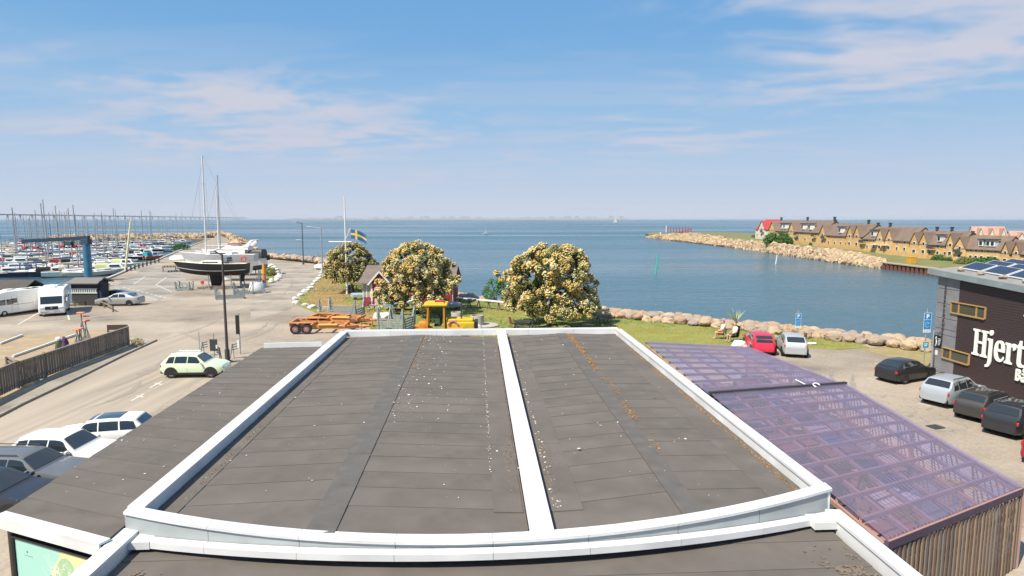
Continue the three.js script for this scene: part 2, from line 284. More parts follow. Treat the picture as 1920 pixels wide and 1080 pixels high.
// copings in lengths of about 2.5 m with open joints
function coping(name, s, w, y0, y1, tA, tB, drop, step = 2.6, mat = mats.coping) {
  const n = Math.max(1, Math.round((tB - tA) / step));
  for (let i = 0; i < n; i++) {
    const a = tA + (tB - tA) * i / n + 0.006, b = tA + (tB - tA) * (i + 1) / n - 0.006, ya = lerp(y0, y1, i / n), yb = lerp(y0, y1, (i + 1) / n);
    part(office, name, [plate(bp(s - w / 2, ya + 0.02, a), bp(s + w / 2, ya, a), bp(s + w / 2, yb, b), bp(s - w / 2, yb + 0.02, b), 0.07), plate(bp(s - w / 2 + 0.04, ya - 0.06, a), bp(s + w / 2 - 0.04, ya - 0.06, a), bp(s + w / 2 - 0.04, yb - 0.06, b), bp(s - w / 2 + 0.04, yb - 0.06, b), drop)], mat);
  }
}
coping('coping', SL, 0.36, 3.3, 3.3, 12.9, FAR, 0.4);
coping('coping', SR, 0.34, 3.3, 3.3, 12.9, FAR, 0.42);
coping('coping', CEN, 0.5, 3.1, 3.3, 11.8, FAR - 0.1, 0.3, 6.5);
coping('coping', SL - 0.02, 0.34, 2.9, 2.9, 4, 12.75, 0.4);
coping('coping', SR + 0.1, 0.34, 2.9, 2.9, 4, 12.75, 0.4);
for (let i = 0; i < 6; i++) { const a = lerp(SL, SR, i / 6) + 0.005, b = lerp(SL, SR, (i + 1) / 6) - 0.005; part(office, 'coping', [plate(bp(a, 3.31, FAR), bp(b, 3.31, FAR), bp(b, 3.33, FAR + 0.34), bp(a, 3.33, FAR + 0.34), 0.3)], mats.coping); }
for (let i = 0; i < 8; i++) {             // near parapet: bowed cap, sheet-metal face and lower cap
  const a = lerp(SL - 0.16, SR + 0.16, i / 8) + 0.004, b = lerp(SL - 0.16, SR + 0.16, (i + 1) / 8) - 0.004;
  const run = (y, d, t) => { const o = []; for (let k = 0; k < 3; k++) { const u = lerp(a, b, k / 3), v = lerp(a, b, (k + 1) / 3); o.push(plate(bp(u, y(u), nearT(u) - d), bp(v, y(v), nearT(v) - d), bp(v, y(v) + 0.01, nearT(v) + 0.2), bp(u, y(u) + 0.01, nearT(u) + 0.2), t)); } return o; };
  part(office, 'parapet_cap', run(copeY, 0.1, 0.06), mats.coping);
  part(office, 'parapet_panel', grid(6, 1, (u, v) => { const s = lerp(a, b, u); return v ? bp(s, copeY(s) - 0.05, nearT(s) - 0.05) : bp(s, lowY(s) - 0.05, nearT(s) - 0.06); }), M('fascia', [0.42, 0.46, 0.47], { tex: 'blotch', size: 5, roughness: 0.5 }));
  const low = (d, y, t) => { const o = []; for (let k = 0; k < 3; k++) { const u = lerp(a, b, k / 3), v = lerp(a, b, (k + 1) / 3); o.push(plate(bp(u, lowY(u), lowT(u) - d - 0.12), bp(v, lowY(v), lowT(v) - d - 0.12), bp(v, lowY(v) + 0.012, lowT(v) - d + 0.08), bp(u, lowY(u) + 0.012, lowT(u) - d + 0.08), t)); } return o; };
  part(office, 'lower_cap', low(0.06, 2.9, 0.14), mats.coping);
}
for (const s of [SL + 0.25, SR - 0.2]) part(office, 'cap_end', plate(bp(s - 0.35, 2.83, 12.3), bp(s + 0.3, 2.83, 12.3), bp(s + 0.3, 2.84, 12.7), bp(s - 0.35, 2.84, 12.7), 0.16), mats.coping);
for (let i = 0; i < 8; i++) part(office, 'felt_sheet', plate(bp(SL + 0.16, 2.58 + 0.012, 5 + i), bp(SR - 0.1, 2.58 + 0.012, 5 + i), bp(SR - 0.1, 2.578, 6.04 + i), bp(SL + 0.16, 2.578, 6.04 + i), 0.05), felt[i % 4]);
// left-hand lower roof, its fascia and the wall with the map
{
  const NL = spot(0, 965, 2.95), NR = spot(187, 1040, 2.95), FL = spot(490, 652, 2.95), FR = bp(SL - 0.2, 2.95, 31.2), NR2 = bp(SL - 0.2, 2.95, 12.1), n = 21;
  for (let i = 0; i < n; i++) { const a = i / n, b = (i + 1) / n + 0.002, P = (u, v) => { const l = NL.clone().lerp(FL, u), r = NR2.clone().lerp(FR, u); const p = l.lerp(r, v); p.y = 2.95; return p; }; const q = [P(a, 0), P(a, 1), P(b, 1), P(b, 0)]; q[0].y += 0.012; q[1].y += 0.012; part(office, 'felt_sheet', plate(...q, 0.04), felt[(i * 7) % 4]); }
  part(office, 'roof_edge', beam(NL.clone().setY(2.88), FL.clone().setY(2.88), 0.05, 0.1), mats.darksteel);
  const d = NR2.clone().sub(NL).normalize(), nrm = V(-d.z, 0, d.x); if (nrm.z < 0) nrm.negate();
  part(office, 'fascia_board', [beam(NL.clone().setY(2.96), NR2.clone().setY(2.96), 0.24, 0.05), beam(NL.clone().setY(2.82).addScaledVector(nrm, 0.1), NR2.clone().setY(2.82).addScaledVector(nrm, 0.1), 0.03, 0.22)], mats.coping);
  part(office, 'roof_lip', beam(spot(495, 648, 3.08), spot(604, 645, 3.08), 0.1, 0.24), mats.coping);
  const w0 = NL.clone().addScaledVector(nrm, -0.12), w1 = NR2.clone().addScaledVector(nrm, -0.12);
  for (let i = 0; i < 18; i++) part(office, 'wall_board', beam(w0.clone().setY(2.62 - i * 0.145), w1.clone().setY(2.62 - i * 0.145), 0.03, 0.138), brown);
  // the map board: two printed sheets in black frames
  const cv = document.createElement('canvas'); cv.width = 1024; cv.height = 768; const x = cv.getContext('2d');
  x.fillStyle = '#9fd0c4'; x.fillRect(0, 0, 1024, 768);
  x.fillStyle = '#e3d9a0'; x.beginPath(); x.moveTo(610, 0); x.bezierCurveTo(560, 120, 480, 160, 460, 300); x.bezierCurveTo(420, 420, 330, 430, 250, 520); x.lineTo(180, 768); x.lineTo(1024, 768); x.lineTo(1024, 0); x.fill();
  x.fillStyle = '#d9b48c'; x.beginPath(); x.moveTo(430, 470); x.bezierCurveTo(520, 380, 640, 430, 820, 420); x.lineTo(900, 768); x.lineTo(230, 768); x.bezierCurveTo(260, 640, 330, 540, 430, 470); x.fill();
  x.fillStyle = '#9fbf9a'; x.beginPath(); x.ellipse(640, 250, 130, 190, 0.2, 0, 7); x.fill();
  const mr = rng(3); x.strokeStyle = '#eee9d8'; for (let i = 0; i < 120; i++) { x.lineWidth = 1 + mr() * 3; x.beginPath(); let px = 430 + mr() * 500, py = 120 + mr() * 620; x.moveTo(px, py); for (let k = 0; k < 4; k++) { px += (mr() - 0.5) * 130; py += (mr() - 0.5) * 130; x.lineTo(px, py); } x.stroke(); }
  x.fillStyle = '#c96f56'; for (let i = 0; i < 90; i++) { x.beginPath(); x.arc(430 + mr() * 480, 260 + mr() * 480, 3 + mr() * 6, 0, 7); x.fill(); }
  x.fillStyle = '#4f6f78'; x.fillRect(150, 96, 16, 22); x.fillRect(120, 140, 110, 5);
  const tx = new THREE.CanvasTexture(cv); tx.colorSpace = THREE.SRGBColorSpace;
  const board = thing('map_board', 'printed teal and peach town map board on the brown wall', 'map board');
  const panel = (u0, u1, nm, mat) => { const a = w0.clone().lerp(w1, u0).addScaledVector(nrm, 0.03), b = w0.clone().lerp(w1, u1).addScaledVector(nrm, 0.03); return part(board, nm, grid(1, 1, (u, v) => a.clone().lerp(b, u).setY(0.55 + v * 1.88)), mat, true); };
  panel(0.08, 0.86, 'map_sheet', new THREE.MeshStandardMaterial({ map: tx, roughness: 0.35, side: THREE.DoubleSide }));
  panel(0.885, 1.2, 'map_sheet', M('map_margin', [0.66, 0.6, 0.42], { size: 1, roughness: 0.35 }));
  for (const u of [0.07, 0.872]) { const a = w0.clone().lerp(w1, u).addScaledVector(nrm, 0.045); part(board, 'frame', beam(a.clone().setY(0.5), a.clone().setY(2.46), 0.06, 0.05), mats.black); }
  part(board, 'frame', beam(w0.clone().lerp(w1, 0.06).addScaledVector(nrm, 0.05).setY(2.47), w0.clone().lerp(w1, 1.1).addScaledVector(nrm, 0.05).setY(2.47), 0.06, 0.05), mats.black);
  const hoop = new THREE.CatmullRomCurve3([[-0.45, 0], [-0.45, 1.5], [-0.35, 1.75], [0.35, 1.75], [0.45, 1.5], [0.45, 0]].map(([a, y]) => w0.clone().addScaledVector(d, -0.25 + a * 0.5).addScaledVector(nrm, 0.7).setY(y)));
  single('tube_rail', new THREE.TubeGeometry(hoop, 40, 0.045, 8), mats.steel, 'bent steel tube rail standing beside the map board', 'rail');
}
// weather-worn bits on the roof
function flakes(name, list, mat, label) {
  const g = new THREE.CircleGeometry(1, 6).rotateX(-Math.PI / 2); { const p = g.attributes.position; for (let i = 0; i < p.count; i++) p.setXYZ(i, p.getX(i) * (0.7 + 0.5 * PERM[i * 9]), i ? 0 : 0.25, p.getZ(i) * (0.6 + 0.6 * PERM[i * 5])); g.computeVertexNormals(); }
  const m = new THREE.InstancedMesh(g, mat, list.length), o = new THREE.Object3D();
  list.forEach(([p, r], i) => { o.position.copy(p); o.rotation.set((rr() - 0.5) * 0.5, rr() * 7, (rr() - 0.5) * 0.5); o.scale.set(r, r * 0.6, r * (0.5 + rr())); o.updateMatrix(); m.setMatrixAt(i, o.matrix); });
  m.name = numbered(name); scene.add(m); return tag(m, label, 'debris', null, 'stuff');
}
const roofY = (s) => { for (let i = 0; i < prof.length - 1; i++) if (s <= prof[i + 1][0]) return lerp(prof[i][1], prof[i + 1][1], clamp((s - prof[i][0]) / (prof[i + 1][0] - prof[i][0]))); return 3; };
{
  const bits = [], lichen = [];
  for (let i = 0; i < 900; i++) { const s = lerp(SL + 0.3, SR - 0.3, rr()), t = lerp(13.2, FAR - 0.4, rr()); if (noise(s * 1.2, t * 0.5) < 0.42) continue; bits.push([bp(s, roofY(s) + 0.022, t), 0.008 + 0.03 * rr() ** 5]); }
  for (let i = 0; i < 420; i++) { const s = -2.85 + (rr() - 0.5) * 0.5 + rr() ** 2 * 1.6, t = lerp(19, 33.2, rr()); bits.push([bp(s, roofY(s) + 0.03, t), 0.008 + 0.04 * rr() ** 4]); }
  for (let i = 0; i < 300; i++) { const s = CEN - 0.98 + (rr() - 0.5) * 0.07, t = lerp(15, 33, rr()); bits.push([bp(s, 2.992, t), 0.008 + 0.016 * rr() ** 2]); }
  for (let i = 0; i < 160; i++) { const s = CEN + 0.4 + rr() * 0.2, t = lerp(13, 33, rr() ** 1.4); bits.push([bp(s, 2.972, t), 0.01 + 0.03 * rr() ** 3]); }
  for (let i = 0; i < 130; i++) { const s = lerp(-11, SL - 0.4, rr()), t = lerp(14, 30, rr()); bits.push([bp(s, 2.975, t), 0.01 + 0.03 * rr() ** 4]); }
  for (let i = 0; i < 2300; i++) { const t = lerp(13.5, 33.2, rr() ** 0.55), k = clamp((t - 14) / 15), s = 5.0 + (rr() + rr() - 1) * lerp(0.25, 0.22, k); if (noise(t * 1.1 + 5, s * 4) < lerp(0.62, 0.2, k * k)) continue; lichen.push([bp(s, roofY(s) + 0.022, t), 0.012 + 0.03 * rr() ** 2]); }
  for (let i = 0; i < 260; i++) { const t = lerp(22, 33.2, rr() ** 0.5), s = -2.85 + (rr() + rr() - 1) * 0.14; lichen.push([bp(s, roofY(s) + 0.022, t), 0.012 + 0.02 * rr() ** 2]); }
  for (let i = 0; i < 900; i++) { const t = lerp(13.5, 30, rr()), s = SR - 0.32 + (rr() + rr() - 1) * 0.1; if (noise(t * 0.8, 3) < 0.35) continue; lichen.push([bp(s, 3.005, t), 0.01 + 0.025 * rr() ** 2]); }
  flakes('shell_fragments', bits, M('shell', [0.6, 0.56, 0.5], { tex: null }), 'white shell fragments and droppings scattered over the felt roof');
  flakes('lichen', lichen, M('lichen', [0.32, 0.17, 0.06], { tex: null, roughness: 1 }), 'orange lichen growing along the ridge strip of the felt roof');
  const dirt = [];
  for (const [s0, t0, w, d, n] of [[SL + 0.7, 10.9, 0.55, 0.9, 1500], [SR - 0.7, 10.8, 0.6, 1.0, 1700], [SL + 0.55, 17, 0.12, 4, 500], [CEN + 0.55, 17, 0.2, 4, 260], [CEN - 0.5, 16, 0.15, 3, 200]]) for (let i = 0; i < n; i++) { const s = s0 + (rr() + rr() - 1) * w, t = t0 + (rr() + rr() - 1) * d; if (fbm(s * 2.2, t * 2.2, 3) < 0.47 || (t < 12.9 && t > lowT(s) - 0.25)) continue; dirt.push([bp(s, t < 12.6 ? 2.605 : roofY(s) + 0.024, t), 0.01 + 0.025 * rr() ** 2]); }
  flakes('roof_dirt', dirt, M('roof_dirt', [0.17, 0.135, 0.105], { tex: null, roughness: 1 }), 'brown dirt and dried silt in the corners of the felt roofs');
  const big = [];
  for (const [x, y] of [[738, 793], [975, 768], [1185, 790], [1210, 822], [1263, 872], [1085, 842], [1265, 955], [752, 640]]) { const p = spot(x, y, 3.04); big.push([p.setY(3.06), 0.06]); }
  flakes('shells', big, mats.shell, 'large pale broken shells lying on the felt roof');
}

// ---------------------------------------------------------------- lean-to shelter with corrugated plastic roof
{
  const NLc = spot(1662, 1012, 2.75), NRc = spot(1917, 912, 2.3), ML = spot(1330, 738, 2.78), MR = spot(1586, 719, 2.34), FLc = spot(1208, 640, 2.8), FRc = spot(1402, 650, 2.38);
  const sh = thing('lean_to_shelter', 'lean-to shelter roofed in violet tinted corrugated plastic beside the office', 'shelter');
  const pl = [0, 1, 2].map((i) => M('plastic' + i, [[0.77, 0.68, 0.91], [0.73, 0.67, 0.94], [0.8, 0.69, 0.87]][i], { tex: 'blotch', size: 1.7, physical: true, transmission: 0.85, thickness: 0, roughness: 0.03 }));
  const patch = (a, b, c, d) => (u, v) => a.clone().lerp(b, u).lerp(d.clone().lerp(c, u), v);
  const spans = [[patch(NLc, NRc, MR, ML), 7, 0], [patch(ML.clone().setY(2.72), MR.clone().setY(2.28), FRc, FLc), 7, 0.0]];
  for (const [f, n] of spans) for (let i = 0; i < n; i++) {
    const W = 6.4 / n, waves = 6, nu = waves * 8;
    part(sh, 'roof_sheet', grid(nu, 2, (u, v) => { const q = f((i + u * 1.012) / n, v); q.y += 0.03 * Math.cos(u * waves * Math.PI * 2) + (i % 2) * 0.006; return q; }), pl[(i * 2) % 3]);
  }
  const redwood = M('redwood', [0.46, 0.28, 0.23], { tex: 'grain', size: 0.5, sizeY: 2 });
  for (const [f, n] of [[spans[0][0], 11], [spans[1][0], 9]]) for (let i = 0; i <= n; i++) { const a = f(0.01, i / n), b = f(0.99, i / n); a.y -= 0.09; b.y -= 0.09; part(sh, 'rafter', beam(a, b, 0.07, 0.11), redwood); }
  for (const [f] of spans) for (let i = 0; i <= 6; i++) { const a = f(i / 6 * 0.98 + 0.01, 0.01), b = f(i / 6 * 0.98 + 0.01, 0.99); a.y -= 0.2; b.y -= 0.2; part(sh, 'purlin', beam(a, b, 0.07, 0.1), redwood); }
  part(sh, 'gutter', beam(ML.clone().setY(2.8), MR.clone().setY(2.36), 0.13, 0.12), M('gutter', [0.05, 0.045, 0.06], { tex: null }));
  part(sh, 'white_pipe', [bar(spot(1492, 712, 2.5), spot(1512, 722, 2.5), 0.03), new THREE.TorusGeometry(0.13, 0.03, 6, 14, 4.2).rotateX(-1.2).translate(spot(1531, 723, 2.5).x, 2.52, spot(1531, 723, 2.5).z)], mats.white);
  part(sh, 'edge_beam', beam(NLc.clone().setY(2.62), NRc.clone().setY(2.17), 0.09, 0.18), M('edge_beam', [0.11, 0.07, 0.11], { tex: 'grain', size: 1 }));
  part(sh, 'edge_beam', beam(MR.clone().setY(2.16), NRc.clone().setY(2.12), 0.08, 0.16), mats.edge_beam);
  part(sh, 'edge_beam', beam(FRc.clone().setY(2.2), MR.clone().setY(2.16), 0.08, 0.16), mats.edge_beam);
  const d = NRc.clone().sub(NLc), L = Math.hypot(d.x, d.z), n = Math.round(L / 0.1), nrm = V(-d.z, 0, d.x).normalize(); if (nrm.z < 0) nrm.negate();
  const slats = [[0.3, 0.2, 0.13], [0.22, 0.155, 0.115], [0.36, 0.25, 0.16], [0.26, 0.21, 0.17], [0.16, 0.11, 0.09]].map((c, i) => M('slat' + i, c, { tex: 'grain', size: 0.3, sizeY: 3 }));
  const slatG = box(0.072, 1, 0.028);
  for (let i = 0; i <= n; i++) { const p = NLc.clone().lerp(NRc, i / n), h = p.y - 0.3 + (rr() - 0.5) * 0.05, m = new THREE.Mesh(slatG, slats[Math.floor(rr() * 5)]); m.name = 'wall_slat'; m.scale.y = h; m.position.set(p.x, h / 2 + 0.03, p.z).addScaledVector(nrm, (i % 2) * 0.025); m.rotation.y = Math.atan2(-d.z, d.x); sh.add(m); }
  part(sh, 'backing', [0.5, 1.7].map((y) => beam(NLc.clone().setY(y).addScaledVector(nrm, -0.06), NRc.clone().setY(y - 0.1).addScaledVector(nrm, -0.06), 0.05, 0.1)), redwood);
  for (const p of [NRc, MR, FRc, NRc.clone().lerp(MR, 0.5), MR.clone().lerp(FRc, 0.5)]) part(sh, 'post', beam(p.clone().setY(0), p.clone().setY(2.2), 0.1, 0.1), redwood);
  for (let i = 0; i < 9; i++) { // lattice panels along the open side
    const at = (u) => (u < 0.55 ? NRc.clone().lerp(MR, u / 0.55) : MR.clone().lerp(FRc, (u - 0.55) / 0.45)), a = at(i / 9), b = at((i + 0.96) / 9), o = [];
    for (let k = 0; k < 7; k++) { const p = a.clone().lerp(b, k / 7).setY(0.7), q = a.clone().lerp(b, Math.min(1, k / 7 + 0.35)).setY(2.05); o.push(beam(p, q, 0.02, 0.05)); }
    o.push(beam(a.clone().setY(0.68), b.clone().setY(0.68), 0.04, 0.06)); part(sh, 'lattice_panel', o, mats.slat3);
  }
  struct('shelter_added_floor', sheet([NLc, NRc, MR, FRc, FLc, ML].map((p) => p.clone().setY(0)), 0.008), M('shelter_floor_shade', [0.19, 0.175, 0.17], { tex: 'blotch', size: 1.2 }));  // dark floor added; its colour stands in for shade under the plastic roof
  // goods stored below the roof
  const under = (u, v) => (v < 0.55 ? spans[0][0](u, v / 0.55) : spans[1][0](u, (v - 0.55) / 0.45)).setY(0);
  const cm = [[0.4, 0.24, 0.14], [0.06, 0.065, 0.08], [0.6, 0.56, 0.5], [0.34, 0.12, 0.09], [0.08, 0.12, 0.2], [0.62, 0.48, 0.36]].map((c, i) => M('goods' + i, c, { tex: 'blotch', size: 0.8 }));
  const places = [['by the slatted wall', 0.1], ['behind the lattice near the slatted wall', 0.25], ['below the middle rafters', 0.42], ['under the dark gutter', 0.6], ['under the far plastic sheets', 0.8]];
  const kinds = ['brown', 'dark grey', 'pale grey', 'reddish', 'slate blue', 'tan'];
  for (let i = 0; i < 34; i++) {
    const p = places[i % 5], u = 0.12 + 0.76 * ((i * 0.618) % 1), q = under(u, p[1] + 0.07 * rr()), k = i % 6, w = 0.8 + rr() * 0.9, dd = 0.7 + rr() * 0.8, h = 0.5 + rr() * 0.9;
    const t = thing('storage_crate', `${kinds[k]} slatted storage crate under the plastic roof ${p[0]}`, 'crate', q, rr() * 0.5, 'goods stored under the plastic roof');
    for (let j = 0; j < 4; j++) part(t, 'side_slat', [box(w, h / 5, 0.03, 0, (j + 0.6) * h / 4, dd / 2), box(w, h / 5, 0.03, 0, (j + 0.6) * h / 4, -dd / 2), box(0.03, h / 5, dd, w / 2, (j + 0.6) * h / 4, 0), box(0.03, h / 5, dd, -w / 2, (j + 0.6) * h / 4, 0)], cm[k]);
    part(t, 'lid', [0, 1, 2, 3].map((j) => box(w + 0.04, 0.03, dd / 4.3, 0, h + 0.06, (j - 1.5) * dd / 4)), cm[(k + 2) % 6]);
  }
  for (const [x, y, l] of [[1797, 905, 'upper'], [1816, 914, 'lower']]) { const p = spot(x, y, 1.6); single('yellow_plank', [rbox(0.85, 0.05, 0.14, 0, 0, 0, 0.02).rotateY(-0.55).translate(p.x, p.y, p.z), box(0.04, 1.58, 0.04, p.x - 0.2, 0.79, p.z)], M('yellow', [0.62, 0.4, 0.02], { tex: 'blotch', size: 0.5 }), `${l === 'upper' ? 'shorter' : 'longer'} yellow board on a prop under the plastic roof`, 'board'); }
}

// ---------------------------------------------------------------- stones
function rockGeo(seed, det = 2) {
  const g = new THREE.IcosahedronGeometry(1, det + (det > 1 ? 0 : 0)), p = g.attributes.position, q = V(0, 0, 0);
  for (let i = 0; i < p.count; i++) {
    q.fromBufferAttribute(p, i); const n = fbm(q.x * 1.3 + seed * 7 + q.z, q.y * 1.3 + seed * 3 - q.z * 0.7, 3), f = 0.5 + 1.0 * n;
    q.multiplyScalar(f); q.y = Math.max(q.y, -0.55); p.setXYZ(i, q.x, q.y * 0.78, q.z * 0.9);
  }
  g.computeVertexNormals(); return crease(g, 0.42);
}
const rocks = [1, 2, 3, 4, 5, 6].map((s) => metric(plain(rockGeo(s))));
const lowRocks = [1, 2, 3].map((s) => metric(plain(rockGeo(s + 9, 1))));
const rockMats = [[0.5, 0.38, 0.26], [0.42, 0.33, 0.25], [0.55, 0.43, 0.29], [0.38, 0.31, 0.26], [0.46, 0.32, 0.22]].map((c, i) => M('rock' + i, c, { tex: 'blotch', size: 0.9, bump: 0.02, roughness: 0.95 }));
const rockTone = ['peach', 'brownish grey', 'pale tan', 'dark grey', 'reddish'];
const whiteRock = M('white_rock', [0.78, 0.77, 0.72], { tex: 'blotch', size: 1, bump: 0.02 });
const rk = rng(77);
function boulder(name, p, r, mat, label, group, low) {
  const set = low ? lowRocks : rocks, m = new THREE.Mesh(set[Math.floor(rk() * set.length)], mat); m.name = numbered(name); m.position.copy(p); m.scale.set(r * (0.85 + rk() * 0.4), r * (0.75 + rk() * 0.35), r * (0.85 + rk() * 0.4)); m.rotation.y = rk() * 7; scene.add(m); return tag(m, label, 'boulder', group);
}
function along(pts, step, f) { let acc = 0; for (let i = 0; i < pts.length - 1; i++) { const a = pts[i], b = pts[i + 1], L = a.distanceTo(b); while (acc < L) { f(a.clone().lerp(b, acc / L), b.clone().sub(a).normalize()); acc += step * (0.85 + rk() * 0.3); } acc -= L; } }
{
  const wall = plot([[1085, 585], [1200, 597], [1300, 607], [1400, 617], [1500, 628], [1600, 638], [1740, 655], [1775, 659]]);
  for (const [off, y, step, r] of [[1.3, -0.55, 0.9, 0.55], [0.6, 0.2, 0.85, 0.52], [-0.2, 0.22, 0.9, 0.56], [-0.95, 0.12, 1.0, 0.48]])
    along(wall, step, (p, d) => { const n = V(-d.z, 0, d.x); if (n.z > 0) n.negate(); p.addScaledVector(n, off + (rk() - 0.5) * 0.3).setY(y + rk() * 0.2); const k = Math.floor(rk() * 5), px = 960 + FOCAL * p.x / -p.z, w = px < 1300 ? 'beside the big blossoming tree' : px < 1395 ? 'behind the seated people' : px < 1560 ? 'behind the two parked hatchbacks' : 'towards the brown shop'; boulder('boulder', p, r * (0.8 + rk() * 0.45), rockMats[k], `${rockTone[k]} boulder in the sea wall ${w}`, `${rockTone[k]} sea wall boulders ${w}`); });
  const shoreB = plot([[838, 548], [880, 557], [918, 563], [1000, 572], [1085, 584]]);
  for (const [off, y] of [[0.6, -0.4], [-0.4, 0]]) along(shoreB, 1.3, (p, d) => { const n = V(-d.z, 0, d.x); if (n.z > 0) n.negate(); p.addScaledVector(n, off).setY(y); const k = Math.floor(rk() * 5); boulder('boulder', p, 0.45 + rk() * 0.35, rockMats[k], `${rockTone[k]} boulder on the shore behind the white plank table`, `${rockTone[k]} boulders behind the plank table`); });
  const bend = plot([[470, 474], [481, 481], [520, 485.5], [560, 489], [602, 494], [640, 500], [700, 512], [780, 530]]);
  for (const [off, y, step] of [[1.2, -0.6, 1.6], [0, 0.2, 1.5], [-1.1, 0.55, 1.7]]) along(bend, step, (p, d) => { const n = V(-d.z, 0, d.x); if (n.z > 0) n.negate(); p.addScaledVector(n, off).setY(y + rk() * 0.3); const k = Math.floor(rk() * 5); boulder('boulder', p, 0.75 + rk() * 0.4, rockMats[k], `${rockTone[k]} boulder in the rock bank round the road bend`, `${rockTone[k]} boulders round the road bend`, true); });
  for (const [x, y, s] of [[606, 507, 0.5], [603, 513, 0.5], [601, 518, 0.45], [597, 524, 0.5], [592, 529, 0.55], [587, 535, 0.5], [582, 541, 0.5], [578, 545, 0.4], [572, 548, 0.55], [564, 555, 0.5], [554, 562, 0.5], [556, 569, 0.5], [572, 574, 0.5], [585, 578, 0.6], [601, 584, 0.45]])
    boulder('painted_stone', spot(x, y).setY(0.1), s * 0.72, whiteRock, 'white painted stone edging the lawn along the road', 'white stones edging the lawn');
  for (const [x, y] of [[508, 500], [514, 503], [518, 507], [521, 512], [523, 517], [522, 522], [518, 527], [510, 530], [500, 499]]) boulder('painted_stone', spot(x, y).setY(0.15), 0.55, whiteRock, 'white painted stone ringing the small bed beside black boat', 'white stones round the bed', true);
  boulder('painted_stone', spot(715, 600).setY(0.3), 0.75, whiteRock, 'large white stone between the two grey cradles'); boulder('painted_stone', spot(604, 505).setY(0.4), 1.1, whiteRock, 'pale boulder at the foot of grey street lamp');
  boulder('painted_stone', spot(891, 621).setY(0.2), 0.55, whiteRock, 'white domed stone beside yellow loader and concrete ring');
}
function riprap(name, n, f, r0, r1, label) {
  const m = new THREE.InstancedMesh(lowRocks[1], M('riprap', [0.56, 0.43, 0.3], { tex: 'blotch', size: 0.8, roughness: 1 }), n), o = new THREE.Object3D(), c = new THREE.Color();
  for (let i = 0; i < n; i++) { const p = f(rk(), rk()); o.position.copy(p); const r = lerp(r0, r1, rk()); o.scale.set(r, r * 0.8, r * 1.1); o.rotation.set(rk() * 3, rk() * 7, rk() * 3); o.updateMatrix(); m.setMatrixAt(i, o.matrix); const b = 0.62 + rk() * 0.5; m.setColorAt(i, c.setRGB(b, b * (0.94 + rk() * 0.08), b * (0.86 + rk() * 0.12))); }
  m.name = numbered(name); scene.add(m); return tag(m, label, 'rocks', null, 'stuff');
}
{
  const L = plot([[100, 452], [180, 450], [300, 447.5], [392, 446]]), R = plot([[400, 442], [428, 442], [447, 449], [457, 458], [470, 470]]);
  const on = (P, u) => { const k = clamp(u * (P.length - 1), 0, P.length - 1.001), i = Math.floor(k); return P[i].clone().lerp(P[i + 1], k - i); };
  riprap('breakwater_rocks', 1500, (u, v) => on(L, u).add(V(0, -1 + 2.4 * (1 - Math.abs(v - 0.4)), (v - 0.4) * 16)), 0.7, 1.5, 'tan rocks heaped along the far breakwater behind the marina');
  riprap('pier_rocks', 900, (u, v) => on(R, u).add(V((v - 0.6) * 7, 1.6 - v * 2.6, 0)), 0.7, 1.6, 'rocks heaped on the seaward side of the harbour pier');
}

